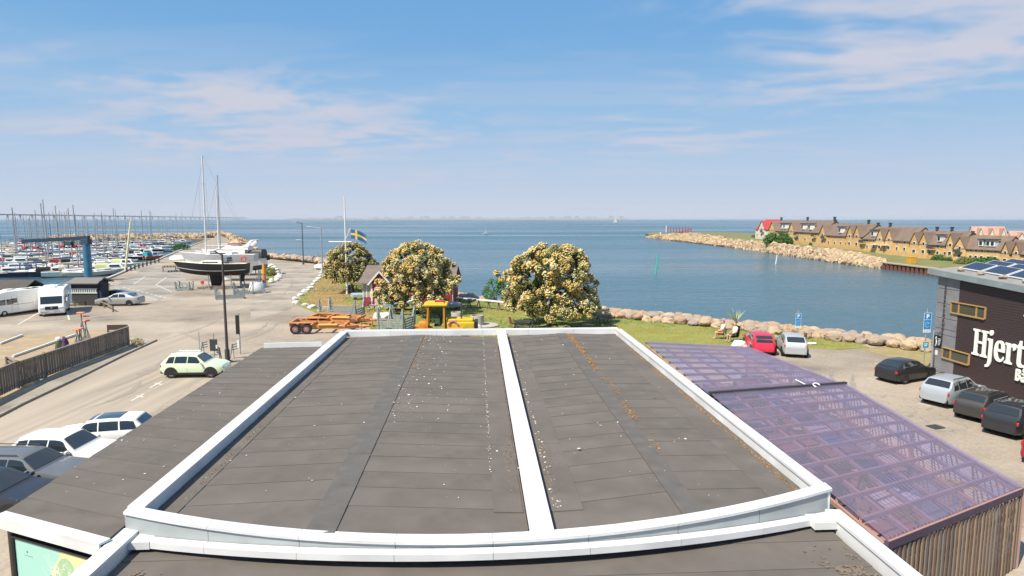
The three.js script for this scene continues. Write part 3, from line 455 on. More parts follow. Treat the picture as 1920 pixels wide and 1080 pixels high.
// ---------------------------------------------------------------- headland across the water
const head = [[1214, 446, 445, -1.0], [1240, 449, 441, 1.0], [1300, 456, 438.5, 1.6], [1396, 467.5, 453, 1.35], [1470, 478, 461, 1.3], [1556, 491.5, 471, 1.2], [1600, 497, 478, 0.8], [1655, 504, 491, 0.05], [1770, 519, 507, -0.1], [1960, 546, 532, -0.1]];
{
  const rows = head.map(([x, yw, yc, h]) => { const w = spot(x, yw, SEA), c = spot(x, yc, h); return { w, c }; });
  const f = (u, v) => { const k = clamp(u * (rows.length - 1), 0, rows.length - 1.0001), i = Math.floor(k), t = k - i, w = rows[i].w.clone().lerp(rows[i + 1].w, t), c = rows[i].c.clone().lerp(rows[i + 1].c, t);
    const k2 = smooth(0, 0.14, u), far = V(c.x + 70 * smooth(0.08, 0.4, u), lerp(SEA - 0.5, Math.max(c.y, 0.2 + 1.6 * smooth(1, 0.2, u)), k2), c.z - (8 + 40 * (1 - u)) * k2 - 2); return v < 0.25 ? w.setY(SEA - 1).lerp(w.clone(), 1) : v < 0.5 ? c : v < 0.75 ? c.clone().lerp(far, 0.15).setY(far.y) : v < 1 ? far : far.clone().add(V(20, -4, -20)); };
  struct('headland', grid(54, 4, f), M('headland_turf', [0.2, 0.2, 0.075], { tex: 'blotch', size: 9, roughness: 1 }));
  const face = (u, v) => { const k = clamp(u * 7, 0, 6.9999), i = Math.floor(k), t = k - i; return rows[i].w.clone().lerp(rows[i + 1].w, t).lerp(rows[i].c.clone().lerp(rows[i + 1].c, t), v * 1.05); };
  riprap('headland_rocks', 4200, (u, v) => face(u, v).add(V(0, -0.15, 0)), 0.45, 1.05, 'pale rocks covering the bank of the headland across the water');
  riprap('weedy_rocks', 700, (u) => face(u, -0.02).add(V(0, 0.05, 0.2)), 0.4, 0.7, 'dark weedy rocks at the waterline of the headland').material = M('weed_rock', [0.1, 0.07, 0.05], { tex: null, roughness: 1 });
  const a = rows[7], b = rows[9], rust = M('rust', [0.2, 0.075, 0.05], { tex: 'blotch', size: 1, bump: 0.02 });
  const pile = thing('sheet_pile_wall', 'rusty red sheet pile quay wall across the water', 'quay wall'), n = 60;
  for (let i = 0; i < n; i++) { const p = a.w.clone().lerp(b.w, i / n), q = a.w.clone().lerp(b.w, (i + 1) / n), o = i % 2 ? 0.35 : 0; p.x -= o; q.x -= o; p.y = q.y = -0.8; part(pile, 'pile', beam(p, q, 0.25, 1.7), rust); }
  part(pile, 'cap', beam(a.w.clone().setY(0.12), b.w.clone().setY(0.12), 1.3, 0.2), M('pile_cap', [0.45, 0.36, 0.26]));
  const yb = spot(1708, 495, 0); const bin = thing('yellow_box', 'small orange box on the quay above the rusty sheet piles', 'box', yb); part(bin, 'body', rbox(1.4, 1.4, 1.4, 0, 0.7, 0, 0.1), M('orange_box', [0.6, 0.33, 0.04])); part(bin, 'lid', rbox(1.5, 0.15, 1.5, 0, 1.45, 0, 0.05), mats.orange_box);
}
const brick = [M('brick0', [0.66, 0.42, 0.17], { tex: 'blotch', size: 4 }), M('brick1', [0.7, 0.46, 0.2], { tex: 'blotch', size: 4 })], roofBrown = M('roof_brown', [0.21, 0.15, 0.115], { tex: 'blotch', size: 3 });
const tri = (list) => { const P = []; list.forEach((f) => { for (let i = 1; i < f.length - 1; i++) [f[0], f[i], f[i + 1]].forEach((p) => P.push(p.x, p.y, p.z)); }); const g = new THREE.BufferGeometry(); g.setAttribute('position', new THREE.Float32BufferAttribute(P, 3)); g.computeVertexNormals(); return plain(g); };
function rowHouse(a, b, h, o, label, group, look = {}) {
  const t = thing('row_house', label, 'house', a, 0, group), d = b.clone().sub(a); d.y = 0; const L = d.length(); d.normalize(); const n = V(d.z, 0, -d.x); if (n.x > 0) n.negate();
  const P = (u, y, w) => V(d.x * u, y, d.z * u).addScaledVector(n, w), e = h * 0.52, D = h * 1.1, wall = look.wall || brick[o.k % 2], roof = look.roof || roofBrown;
  part(t, 'wall', [tri([[P(0, -1, 0), P(L, -1, 0), P(L, e, 0), P(0, e, 0)], [P(0, -1, -D), P(L, -1, -D), P(L, e, -D), P(0, e, -D)], [P(0, -1, 0), P(0, e, 0), P(0, h, -D / 2), P(0, e, -D), P(0, -1, -D)], [P(L, -1, 0), P(L, e, 0), P(L, h, -D / 2), P(L, e, -D), P(L, -1, -D)]])], wall);
  const r = part(t, 'roof', [[0, 0.35, -1], [-D, -D - 0.35, 1]].map(([w0, w1]) => { const over = 0.35 * (h - e) / (D / 2); const q = [P(-0.15, e - over + 0.05, w1), P(L + 0.15, e - over + 0.05, w1), P(L + 0.15, h + 0.05, -D / 2), P(-0.15, h + 0.05, -D / 2)]; return tri([q, q.map((p) => p.clone().setY(p.y - 0.12)), [q[0], q[1], q[1].clone().setY(q[1].y - 0.12), q[0].clone().setY(q[0].y - 0.12)]]); }), roof);
  for (const c of o.ch || []) part(r, 'chimney', [box(h * 0.07, h * 0.2, h * 0.09, ...P(c * L, h * 1.04, -D / 2).toArray()), box(h * 0.09, h * 0.03, h * 0.11, ...P(c * L, h * 1.15, -D / 2).toArray())], mats.darksteel);
  const frame = mats.white, win = (u, y, w, hh, out) => { const f = part(t, 'window', beam(P(u - w / 2, y, out), P(u + w / 2, y, out), 0.12, hh), frame); part(f, 'pane', beam(P(u - w * 0.38, y, out + 0.04), P(u + w * 0.38, y, out + 0.04), 0.1, hh * 0.74), mats.glass); };
  for (const [u, w] of o.g || []) {
    const c = u * L, q = w * L / 2, out = 0.3, top = h * 0.93, gy = e * 0.92;
    part(t, 'gable', tri([[P(c - q, -1, out), P(c + q, -1, out), P(c + q, gy, out), P(c, top, out), P(c - q, gy, out)], [P(c - q, -1, out), P(c - q, gy, out), P(c - q, gy, -0.5), P(c - q, -1, -0.5)], [P(c + q, -1, out), P(c + q, gy, out), P(c + q, gy, -0.5), P(c + q, -1, -0.5)]]), wall);
    part(t, 'gable_roof', [-1, 1].map((s) => { const m = [P(c + s * (q + 0.15), gy - 0.1, out + 0.25), P(c, top + 0.08, out + 0.25), P(c, top + 0.08, -D / 2), P(c + s * (q + 0.15), gy - 0.1, -0.4)]; return tri([m, m.map((p) => p.clone().setY(p.y - 0.13)), [m[0], m[1], m[1].clone().setY(m[1].y - 0.13), m[0].clone().setY(m[0].y - 0.13)]]); }), roof);
    win(c, e * 0.95, h * 0.13, h * 0.14, out); win(c, e * 0.35, h * 0.17, h * 0.16, out);
  }
  for (const u of o.d || []) { const c = u * L, y = lerp(e, h, 0.42); const m = part(t, 'dormer', [beam(P(c - h * 0.09, y, -0.6), P(c + h * 0.09, y, -0.6), h * 0.2, h * 0.24)], frame); part(m, 'dormer_roof', beam(P(c - h * 0.13, y + h * 0.14, -0.6), P(c + h * 0.13, y + h * 0.14, -0.6), h * 0.3, h * 0.04), mats.darksteel); part(m, 'pane', beam(P(c - h * 0.05, y, -0.48), P(c + h * 0.05, y, -0.48), h * 0.2, h * 0.14), mats.glass); }
  for (const u of o.w || []) { win(u * L, e * 0.8, h * 0.12, h * 0.11, 0.02); win(u * L, e * 0.32, h * 0.13, h * 0.14, 0.02); }
  for (const u of o.aw || []) part(t, 'awning', beam(P(u * L - h * 0.2, e * 0.52, 0.6), P(u * L + h * 0.2, e * 0.52, 0.6), h * 0.2, 0.06), frame);
  for (const u of o.b || []) part(t, 'balcony', [beam(P(u * L - h * 0.16, e * 0.62, 0.6), P(u * L + h * 0.16, e * 0.62, 0.6), 0.7, 0.12), beam(P(u * L - h * 0.16, e * 0.75, 0.95), P(u * L + h * 0.16, e * 0.75, 0.95), 0.05, h * 0.1)], mats.darksteel);
  return t;
}
{
  const px = [1440, 1540, 1618, 1705, 1796, 1878, 1962, 2050], base = (x) => { const u = (x - 1440) / 480, y = 449 + 51 * u + 4 * u * (1 - u); return spot(x, y, lerp(2.0, 0.3, clamp(u))); }, hh = (x) => lerp(7.2, 4.9, (x - 1440) / 480);
  const opt = [
    { k: 1, ch: [0.04, 0.55, 0.98], g: [[0.1, 0.16], [0.5, 0.12]], d: [0.28, 0.34, 0.68, 0.8], w: [0.22, 0.36, 0.62, 0.74, 0.86], b: [0.6, 0.9], l: 'row house with four dormers next to the white and pink house' },
    { k: 0, ch: [0.02, 0.8], g: [[0.05, 0.2], [0.72, 0.16], [0.88, 0.16]], d: [0.45], w: [0.2, 0.35, 0.5, 0.62], b: [0.1], l: 'row house with one dormer and a twin gable beside dark hedge' },
    { k: 1, ch: [0.03, 0.3], g: [[0.4, 0.17], [0.6, 0.17]], d: [0.2], w: [0.1, 0.25, 0.75, 0.9], aw: [0.3, 0.52], b: [0.02], l: 'row house with two pale awnings above the rocks' },
    { k: 0, ch: [0.3, 0.6], g: [[0.12, 0.2], [0.32, 0.2], [0.86, 0.16]], d: [0.6], w: [0.22, 0.45, 0.6, 0.75], b: [0.5], l: 'row house with three gables and a small dark balcony' },
    { k: 1, ch: [0.05], g: [[0.05, 0.3]], d: [0.5, 0.66, 0.76], w: [0.3, 0.42, 0.55, 0.7, 0.85], b: [0.03], l: 'row house with large gable, blue balcony and three dormers' },
    { k: 0, ch: [0.5], g: [[0.1, 0.2], [0.35, 0.18], [0.8, 0.2]], d: [0.6], w: [0.22, 0.5, 0.65, 0.9], l: 'row house seen above the solar panels of the brown shop' },
    { k: 1, ch: [0.5], g: [[0.3, 0.2]], d: [], w: [0.2, 0.5, 0.8], l: 'last row house behind the solar roof' }];
  opt.forEach((o, i) => rowHouse(base(px[i]), base(px[i + 1]), hh((px[i] + px[i + 1]) / 2), o, 'yellow brick ' + o.l, 'yellow brick row houses'));
  const pink = M('pink_roof', [0.5, 0.3, 0.24], { tex: 'blotch', size: 3 }), redRoof = M('red_roof', [0.45, 0.06, 0.06], { tex: 'blotch', size: 3 }), cream = M('cream', [0.72, 0.68, 0.56], { tex: 'blotch', size: 5 });
  rowHouse(spot(1416, 446, 2), spot(1442, 448, 2), 7.3, { k: 0, g: [[0.5, 0.5]], w: [0.15, 0.85], d: [], b: [0.6] }, 'white house with red roof at the headland end of the row', null, { wall: cream, roof: redRoof });
  const far = spot(1832, 470, 0); rowHouse(V(149.7, 0, -199), V(158, 0, -196), 7.0, { k: 0, g: [[0.16, 0.22], [0.5, 0.2], [0.84, 0.22]], w: [0.33, 0.66], d: [] }, 'cream house with three gables and pink roof behind the row houses', null, { wall: cream, roof: pink });
  rowHouse(V(159.6, 0, -196), V(170, 0, -193), 5.6, { k: 0, g: [[0.2, 0.25], [0.6, 0.22]], w: [0.4, 0.8], d: [] }, 'cream house with pink roof partly beyond the solar roof', null, { wall: cream, roof: pink });
}

// ---------------------------------------------------------------- trees and shrubs
function leafCloud(rnd, clumps, per, size, mode) {
  const N = clumps.length * per, tv = mode === 'flower' ? 24 : 6, P = new Float32Array(N * tv * 3), Nn = new Float32Array(N * tv * 3); let o = 0;
  const oct = [[1, 0, 0], [0, 1, 0], [0, 0, 1], [-1, 0, 0], [0, -1, 0], [0, 0, -1]].map((a) => V(...a)), fo = [[0, 1, 2], [2, 1, 3], [3, 1, 5], [5, 1, 0], [0, 2, 4], [2, 3, 4], [3, 5, 4], [5, 0, 4]];
  const put = (p, n) => { P[o] = p.x; P[o + 1] = p.y; P[o + 2] = p.z; Nn[o] = n.x; Nn[o + 1] = n.y; Nn[o + 2] = n.z; o += 3; };
  const dir = V(0, 0, 0), c = V(0, 0, 0), a = V(0, 0, 0), b = V(0, 0, 0), n = V(0, 0, 0), q = V(0, 0, 0);
  for (const k of clumps) for (let i = 0; i < per; i++) {
    do dir.set(rnd() * 2 - 1, rnd() * 2 - 1, rnd() * 2 - 1); while (dir.lengthSq() > 1 || dir.lengthSq() < 0.01);
    if (mode === 'flower') dir.normalize().addScaledVector(k.out, 0.7).normalize().multiplyScalar(0.8 + rnd() * 0.3); else dir.multiplyScalar(1.05);
    c.copy(k.p).addScaledVector(dir, k.r); const s = size * (0.6 + rnd() * 0.8);
    if (mode === 'flower') { const e = new THREE.Euler(rnd() * 6, rnd() * 6, 0); for (const f of fo) for (const v of f) { q.copy(oct[v]).applyEuler(e); n.copy(q); q.multiplyScalar(s); q.y *= 0.7; put(q.add(c), n); } }
    else {
      n.copy(dir).normalize().multiplyScalar(0.6).add(V(rnd() - 0.5, rnd() * 0.9 - 0.2, rnd() - 0.5)).normalize(); a.set(rnd() - 0.5, rnd() - 0.5, rnd() - 0.5).cross(n).normalize(); b.copy(n).cross(a);
      const v = [q.clone().copy(c).addScaledVector(a, s), c.clone().addScaledVector(b, s * 0.55), c.clone().addScaledVector(a, -s), c.clone().addScaledVector(b, -s * 0.55)];
      for (const j of [0, 1, 2, 0, 2, 3]) put(v[j], n);
    }
  }
  const g = new THREE.BufferGeometry(); g.setAttribute('position', new THREE.BufferAttribute(P, 3)); g.setAttribute('normal', new THREE.BufferAttribute(Nn, 3)); g.setAttribute('uv', new THREE.BufferAttribute(new Float32Array(N * tv * 2), 2)); return g;
}
const leafMat = [M('leaf0', [0.15, 0.17, 0.05], { tex: null, roughness: 1, physical: true, transmission: 0.3, thickness: 0 }), M('leaf1', [0.2, 0.21, 0.06], { tex: null, roughness: 1, physical: true, transmission: 0.3, thickness: 0 }), M('leaf2', [0.05, 0.13, 0.025], { tex: null, roughness: 0.9 })];
const bloom = [M('bloom0', [0.68, 0.52, 0.2], { tex: null, roughness: 1 }), M('bloom1', [0.6, 0.4, 0.13], { tex: null, roughness: 1 }), M('bloom2', [0.74, 0.63, 0.34], { tex: null, roughness: 1 })];
const bark = M('bark', [0.12, 0.095, 0.07], { tex: 'grain', size: 0.4, sizeY: 1.5, bump: 0.02 });
function flowerTree(pos, R, Ht, base, seed, label, dens = 1) {
  const rnd = rng(seed), t = thing('flowering_tree', label, 'tree', pos), clumps = [], wood = [];
  const cy = (Ht + base) / 2, hy = (Ht - base) / 2, n = Math.round(R * R * 26);
  for (let i = 0; i < n; i++) {
    const th = rnd() * Math.PI * 2, v = rnd() * 1.9 - 0.95, roll = rnd(), shell = roll < 0.1 ? 1.02 + 0.13 * rnd() : roll < 0.82 ? 0.8 + 0.18 * rnd() : 0.35 + 0.4 * rnd(), lob = 0.58 + 0.76 * fbm(Math.cos(th) * 1.9 + seed, v * 2.3 + Math.sin(th) * 1.9, 2);
    const prof = Math.pow(Math.max(0, 1 - Math.pow(Math.abs(v + 0.25) / 1.25, 2.4)), 0.55), rr_ = R * shell * prof * lob;
    const p = V(Math.cos(th) * rr_, cy + v * hy * (0.9 + 0.12 * shell), Math.sin(th) * rr_), out = V(p.x, (p.y - cy) * R / hy + 0.5, p.z).normalize();
    clumps.push({ p, r: (shell > 1 ? 0.17 : 0.24) + rnd() * 0.24, out, shell });
  }
  const trunkTop = V(0.1, base + hy * 0.5, 0.1); wood.push(bar(V(0, -0.1, 0), trunkTop, R * 0.07, R * 0.05, 9));
  for (let i = 0; i < 16; i++) { const q = clumps[Math.floor(rnd() * n)].p, m = trunkTop.clone().lerp(q, 0.5).add(V(0, -0.15, 0)); wood.push(bar(V(0.05, base * 0.55 + 0.4 * rnd(), 0.03), m, R * 0.03, R * 0.018, 6), bar(m, q, R * 0.018, 0.015, 5)); }
  part(t, 'trunk', wood, bark);
  const cr = new THREE.Group(); cr.name = 'crown'; t.add(cr);
  const outer = clumps.filter((c) => c.shell > 0.8);
  const add = (nm, g, m) => { const x = new THREE.Mesh(g, m); x.name = nm; cr.add(x); };
  for (let k = 0; k < 2; k++) add('foliage', leafCloud(rnd, clumps.filter((c, i) => i % 2 === k), 40, 0.15), leafMat[k]);
  const third = (k) => outer.filter((c, i) => i % 3 === k);
  for (let k = 0; k < 3; k++) add('blossom', leafCloud(rnd, third(k), Math.round(42 * dens), 0.082, 'flower'), bloom[k]);
  return t;
}
flowerTree(spot(1034, 611), 3.95, 7.1, 1.0, 5, 'largest round tree covered in cream blossom on the lawn');
flowerTree(spot(781, 589), 3.5, 7.0, 1.0, 12, 'cream blossoming tree in front of the red house');
flowerTree(spot(661, 549), 3.1, 6.2, 1.4, 23, 'darker sparsely blossoming tree beside the flagpole', 0.45);
function bush(pos, R, Ht, seed, label, mat, group, per = 26) {
  const rnd = rng(seed), t = thing('shrub', label, 'shrub', pos, 0, group), cl = [];
  for (let i = 0; i < 60; i++) { const th = rnd() * 6.28, v = rnd(), r = R * Math.sqrt(1 - v * v * 0.8) * (0.6 + 0.4 * rnd()); const p = V(Math.cos(th) * r, Ht * (0.1 + 0.82 * v), Math.sin(th) * r); cl.push({ p, r: R * 0.22, out: p.clone().normalize() }); }
  const m = new THREE.Mesh(leafCloud(rnd, cl, per, R * 0.07), mat); m.name = 'foliage'; t.add(m);
  part(t, 'stem', [0, 1, 2, 3].map((i) => bar(V(0, -0.1, 0), cl[i * 9].p, R * 0.05, R * 0.015, 5)), bark); return t;
}
bush(spot(929, 566), 1.5, 2.9, 31, 'bright green round shrub beside the big blossoming tree', M('leaf_bright', [0.06, 0.17, 0.025], { tex: null }));
{
  const proto = bush(spot(1458, 456.5, 1.6), 4.4, 3.3, 40, 'wide dark green hedge before the first yellow row house', leafMat[2], null, 40);
  const sp = [[1415, 449, 1.8, 0.35], [1510, 462, 1.4, 0.35], [1525, 464, 1.4, 0.3], [1555, 467, 1.2, 0.35], [1590, 472, 0.9, 0.5], [1615, 474, 0.7, 0.45], [1650, 479, 0.5, 0.35], [1690, 484, 0.4, 0.4], [1715, 487, 0.3, 0.35], [1740, 489, 0.3, 0.3], [1765, 494, 0.2, 0.45], [1785, 496, 0.1, 0.4], [1812, 501, 0.1, 0.5], [1835, 503, 0.1, 0.45], [1850, 504, 0.1, 0.55], [1873, 508, 0.1, 0.4], [1895, 510, 0.1, 0.4], [1915, 513, 0, 0.45]];
  sp.forEach(([x, y, h, s], i) => { const o = copy(proto, spot(x, y - 4, h), i * 1.3, 'small garden shrub in front of the yellow row houses', s * 0.95); o.userData.group = 'garden shrubs before the row houses'; if (i % 3 === 0) o.children[0].material = leafMat[1]; });
  bush(spot(340, 468), 2.4, 1.8, 51, 'green shrub on the quay edge beside the marina', leafMat[2]);
  bush(spot(507, 517), 1.2, 1.3, 52, 'low grey-green shrub in the bed ringed with white stones', leafMat[1]);
}
// tufts of grass over the lawn
{
  const g = merge([0, 1, 2, 3, 4].map((i) => tri([[V(-0.012, 0, 0), V(0.012, 0, 0), V(0.03 * (i - 2), 0.09 + 0.02 * (i % 2), 0.02)]]).rotateY(i * 1.3).translate(0.04 * Math.cos(i * 2), 0, 0.04 * Math.sin(i * 2))));
  const n = 15000, m = new THREE.InstancedMesh(g, M('tuft', [0.22, 0.25, 0.06], { tex: null, roughness: 1 }), n), o = new THREE.Object3D(), c = new THREE.Color(), rnd = rng(9); let k = 0;
  const inside = (x, z) => { let r = false; for (let i = 0, j = lawnPts.length - 1; i < lawnPts.length; j = i++) { const a = lawnPts[i], b = lawnPts[j]; if ((a.z > z) !== (b.z > z) && x < (b.x - a.x) * (z - a.z) / (b.z - a.z) + a.x) r = !r; } return r; };
  while (k < n) { const x = lerp(-40, 26, rnd()), z = lerp(-125, -40, rnd()); if (!inside(x, z)) continue; const dry = smooth(0.45, 0.6, fbm(x * 0.16 + 4, z * 0.16, 3) + (x < -13 ? 0.12 : 0)); o.position.set(x, 0.03, z); o.rotation.y = rnd() * 7; o.scale.setScalar(0.7 + rnd() * 0.9); o.updateMatrix(); m.setMatrixAt(k, o.matrix); m.setColorAt(k++, c.setRGB(lerp(0.8, 2.1, dry), lerp(0.9, 1.35, dry), 0.9)); }
  m.name = 'grass_tufts'; scene.add(m); tag(m, 'short green and straw coloured grass on the lawn', 'grass', null, 'stuff');
}
{ // spiky plant in the sea wall
  const t = thing('agave_plant', 'pale spiky agave growing among the sea wall boulders', 'plant', spot(1380, 616).setY(0.5));
  for (let i = 0; i < 11; i++) { const a = i * 2.4, r = 0.55 + 0.3 * (i % 3), h = 1.3 - 0.12 * (i % 4); part(t, 'leaf', tri([[V(-0.07, 0, 0), V(0.07, 0, 0), V(0.045, h * 0.6, r * 0.45), V(0, h, r)], [V(-0.07, 0, 0), V(0, h, r), V(-0.045, h * 0.6, r * 0.45)]]).rotateY(a), M('agave', [0.36, 0.42, 0.3], { tex: null })); }
}

// ---------------------------------------------------------------- cars
const wheelParts = (() => {
  const tyre = (r, w) => new THREE.LatheGeometry([[0.62, -0.42], [0.9, -0.5], [0.985, -0.4], [1, -0.2], [1, 0.2], [0.985, 0.4], [0.9, 0.5], [0.62, 0.42]].map(([a, b]) => new THREE.Vector2(a * r, b * w)), 24).rotateX(Math.PI / 2);
  const rim = (r, w) => merge([new THREE.CylinderGeometry(r * 0.64, r * 0.64, w * 0.5, 20).rotateX(Math.PI / 2), ...[0, 1, 2, 3, 4].map((i) => box(r * 0.14, r * 1.1, w * 0.2, 0, 0, w * 0.32).rotateZ(i * Math.PI / 5)), new THREE.CylinderGeometry(r * 0.18, r * 0.18, w * 0.9, 12).rotateX(Math.PI / 2)]);
  return { tyre, rim };
})();
function addWheel(t, x, z, r, w, rimMat) { const g = new THREE.Group(); g.name = 'wheel'; g.position.set(x, r, z); if (z < 0) g.rotation.y = Math.PI; t.add(g); part(g, 'tyre', wheelParts.tyre(r, w), mats.rubber); part(g, 'rim', wheelParts.rim(r, w), rimMat); }
function makeCar(o, label, pos, turn, group) {
  const { L, W, H: Ht, belt, hood, cowl, rf, rrX, tail, tailY, wb, r, clr = 0.2 } = o, w = W / 2, t = thing('parked_car', label, 'car', pos, turn, group);
  const body = o.paint, pts = [[-L / 2, tailY * 0.8], [-L / 2 + 0.06, tailY], [tail, o.deckY ?? tailY + 0.06], [rrX, Ht - 0.05], [rrX + 0.35, Ht], [(rrX + rf) / 2, Ht + 0.015], [rf - 0.3, Ht], [rf, Ht - 0.05], [cowl, hood], [L / 2 - 0.45, hood - 0.1], [L / 2 - 0.14, hood - 0.2], [L / 2, hood - 0.36]];
  const top = (x) => { for (let i = 0; i < pts.length - 1; i++) if (x <= pts[i + 1][0]) return lerp(pts[i][1], pts[i + 1][1], (x - pts[i][0]) / (pts[i + 1][0] - pts[i][0])); return pts[pts.length - 1][1]; };
  const sec = (x) => {
    const yt = top(x), e = Math.max(0, Math.abs(x) - (L / 2 - 0.55)) / 0.55, ww = w * (1 - 0.2 * e * e - 0.02 * Math.abs(x) / L), yb = Math.min(belt + 0.05 * (-x / L + 0.3), yt - 0.01), g = clamp((yt - yb) / (Ht - belt)), wr = ww * (0.94 - 0.24 * g), c = clr + 0.12 * e;
    return [[0, c], [ww * 0.86, c], [ww * 0.97, c + 0.1], [ww, lerp(c, yb, 0.55)], [ww * 0.985, lerp(c, yb, 0.84)], [ww * 0.94, yb], [lerp(ww * 0.94, wr, 0.5) + 0.02 * g, lerp(yb, yt - 0.06 * g, 0.5)], [wr, yt - 0.06 * g], [wr * 0.82, yt - 0.015 * g], [0, yt]];
  };
  const xs = [...new Set([...pts.map((p) => p[0]), ...Array.from({ length: 15 }, (_, i) => -L / 2 + 0.55 * 0.3 + i * (L - 0.33) / 14)])].sort((a, b) => a - b);
  const ring = (x) => { const s = sec(x), q = s.map(([z, y]) => V(x, y, z)); for (let i = s.length - 2; i > 0; i--) q.push(V(x, s[i][1], -s[i][0])); return q; };
  part(t, 'body', crease(loft(xs.map(ring)), 0.5), body);
  const S = (x, f, side) => { const s = sec(x), k = f < 0.5 ? [5, 6, f * 2] : [6, 7, f * 2 - 1]; return V(x, lerp(s[k[0]][1], s[k[1]][1], k[2]), side * (lerp(s[k[0]][0], s[k[1]][0], k[2]) + 0.008)); };
  for (const side of [1, -1]) {
    for (const [b0, b1, t0, t1] of o.win) part(t, 'side_window', grid(5, 3, (u, v) => S(lerp(lerp(b0, b1, u), lerp(t0, t1, u), v), 0.1 + v * 0.78, side)), mats.glass);
    const m = part(t, 'mirror', rbox(0.12, 0.13, 0.2, cowl - 0.25, belt + 0.08, side * (w + 0.09), 0.04), o.mirror || body); void m;
    part(t, 'headlight', rbox(0.22, 0.12, 0.34, L / 2 - 0.17, hood - 0.29, side * w * 0.66, 0.04), mats.lamp_glass);
    part(t, 'tail_light', rbox(0.16, o.tailH || 0.2, 0.24, -L / 2 + 0.12, tailY - 0.16, side * w * 0.74, 0.04), mats.red_light);
    part(t, 'door_seam', [o.win[0][1] + 0.02, o.win[0][0] - 0.02].map((x) => grid(1, 5, (u, v) => { const s = sec(x), y = lerp(clr + 0.2, belt - 0.03, v), z = y < s[3][1] ? lerp(s[2][0], s[3][0], (y - s[2][1]) / (s[3][1] - s[2][1])) : lerp(s[3][0], s[5][0], (y - s[3][1]) / (s[5][1] - s[3][1])); return V(x + u * 0.012, y, side * (z + 0.006)); })), mats.black);
    for (const x of [-wb / 2, wb / 2]) {
      const sh = new THREE.Shape(); sh.absarc(0, 0, r * (o.clad ? 1.3 : 1.14), -0.25, Math.PI + 0.25, false); const g = new THREE.ExtrudeGeometry(sh, { depth: 0.05, bevelEnabled: false, curveSegments: 16 }).translate(x + (o.shift || 0), r, side * (w - 0.012) - 0.025);
      part(t, 'wheel_arch', g, mats.black);
    }
    if (o.clad) part(t, 'sill', rbox(wb - r, 0.16, 0.06, o.shift || 0, clr + 0.1, side * (w - 0.01), 0.02), mats.black);
    if (o.rails) part(t, 'roof_rail', bar(V(rrX + 0.15, Ht + 0.04, side * w * 0.66), V(rf - 0.25, Ht + 0.03, side * w * 0.66), 0.022), o.rails);
    for (const x of [-wb / 2, wb / 2]) addWheel(t, x + (o.shift || 0), side * (w - 0.1), r, 0.23, o.rim || mats.alloy);
  }
  const across = (x, q, off) => { const s = sec(x), a = Math.abs(q), p = a < 0.82 ? [lerp(s[9][0], s[8][0], a / 0.82), lerp(s[9][1], s[8][1], a / 0.82)] : [lerp(s[8][0], s[7][0], (a - 0.82) / 0.18), lerp(s[8][1], s[7][1], (a - 0.82) / 0.18)]; return V(x + off[0], p[1] + off[1], Math.sign(q) * p[0]); };
  part(t, 'windscreen', grid(8, 4, (u, v) => across(lerp(cowl - 0.1, rf + 0.03, v), (u * 2 - 1) * 0.93, [0.006, 0.012])), mats.glass);
  part(t, 'rear_window', grid(8, 3, (u, v) => across(lerp(tail + 0.06 * (o.deckY ? 0 : 1), rrX - 0.02, 0.12 + v * 0.8), (u * 2 - 1) * 0.86, [-0.012, 0.01])), mats.glass);
  if (o.blackRoof) part(t, 'roof_panel', grid(6, 4, (u, v) => across(lerp(rrX + o.blackRoof, rf - 0.02, v), (u * 2 - 1) * 0.8, [0, 0.006])), mats.glass);
  part(t, 'bumper', [rbox(0.16, 0.26, W * 0.84, -L / 2 + 0.11, clr + 0.2, 0, 0.05), rbox(0.16, 0.22, W * 0.82, L / 2 - 0.1, clr + 0.18, 0, 0.05)], o.clad ? mats.black : body);
  part(t, 'grille', rbox(0.08, 0.18, W * 0.5, L / 2 - 0.05, clr + 0.3, 0, 0.02), mats.black);
  part(t, 'number_plate', box(0.02, 0.11, 0.5, -L / 2 + 0.02, o.plateY || 0.55, 0), mats.white);
  part(t, 'number_plate', box(0.02, 0.11, 0.5, L / 2 + 0.0, clr + 0.2, 0), mats.white);
  return t;
}
const paintMat = (n, c, metal = 0) => M('paint_' + n, c, { tex: null, physical: true, roughness: 0.5, metalness: metal, clearcoat: 0.6, clearcoatRoughness: 0.04 });
const SUV = { L: 4.4, W: 1.84, H: 1.62, belt: 0.98, hood: 1.02, cowl: 0.98, rf: 0.35, rrX: -1.55, tail: -2.02, tailY: 1.02, wb: 2.68, r: 0.35, clr: 0.23, plateY: 0.62, win: [[-0.22, 0.82, -0.2, 0.42], [-1.12, -0.28, -1.05, -0.26], [-1.72, -1.18, -1.5, -1.11]] };
const HATCH = { L: 4.2, W: 1.78, H: 1.46, belt: 0.9, hood: 0.93, cowl: 0.95, rf: 0.25, rrX: -1.3, tail: -1.93, tailY: 0.96, wb: 2.6, r: 0.32, clr: 0.18, win: [[-0.28, 0.78, -0.26, 0.3], [-1.1, -0.34, -1.02, -0.32], [-1.62, -1.16, -1.35, -1.08]] };
const WAGON = { L: 4.75, W: 1.82, H: 1.5, belt: 0.92, hood: 0.95, cowl: 0.95, rf: 0.3, rrX: -1.8, tail: -2.2, tailY: 0.98, wb: 2.75, r: 0.33, clr: 0.18, win: [[-0.22, 0.78, -0.2, 0.36], [-1.12, -0.28, -1.08, -0.26], [-1.95, -1.2, -1.75, -1.14]] };
const FAST = { L: 4.55, W: 1.74, H: 1.4, belt: 0.88, hood: 0.92, cowl: 1.0, rf: 0.3, rrX: -0.9, tail: -1.75, tailY: 0.95, deckY: 0.99, wb: 2.6, r: 0.31, clr: 0.17, win: [[-0.18, 0.85, -0.16, 0.36], [-0.95, -0.24, -0.82, -0.22]] };
const carAt = (px, py) => spot(px, py);
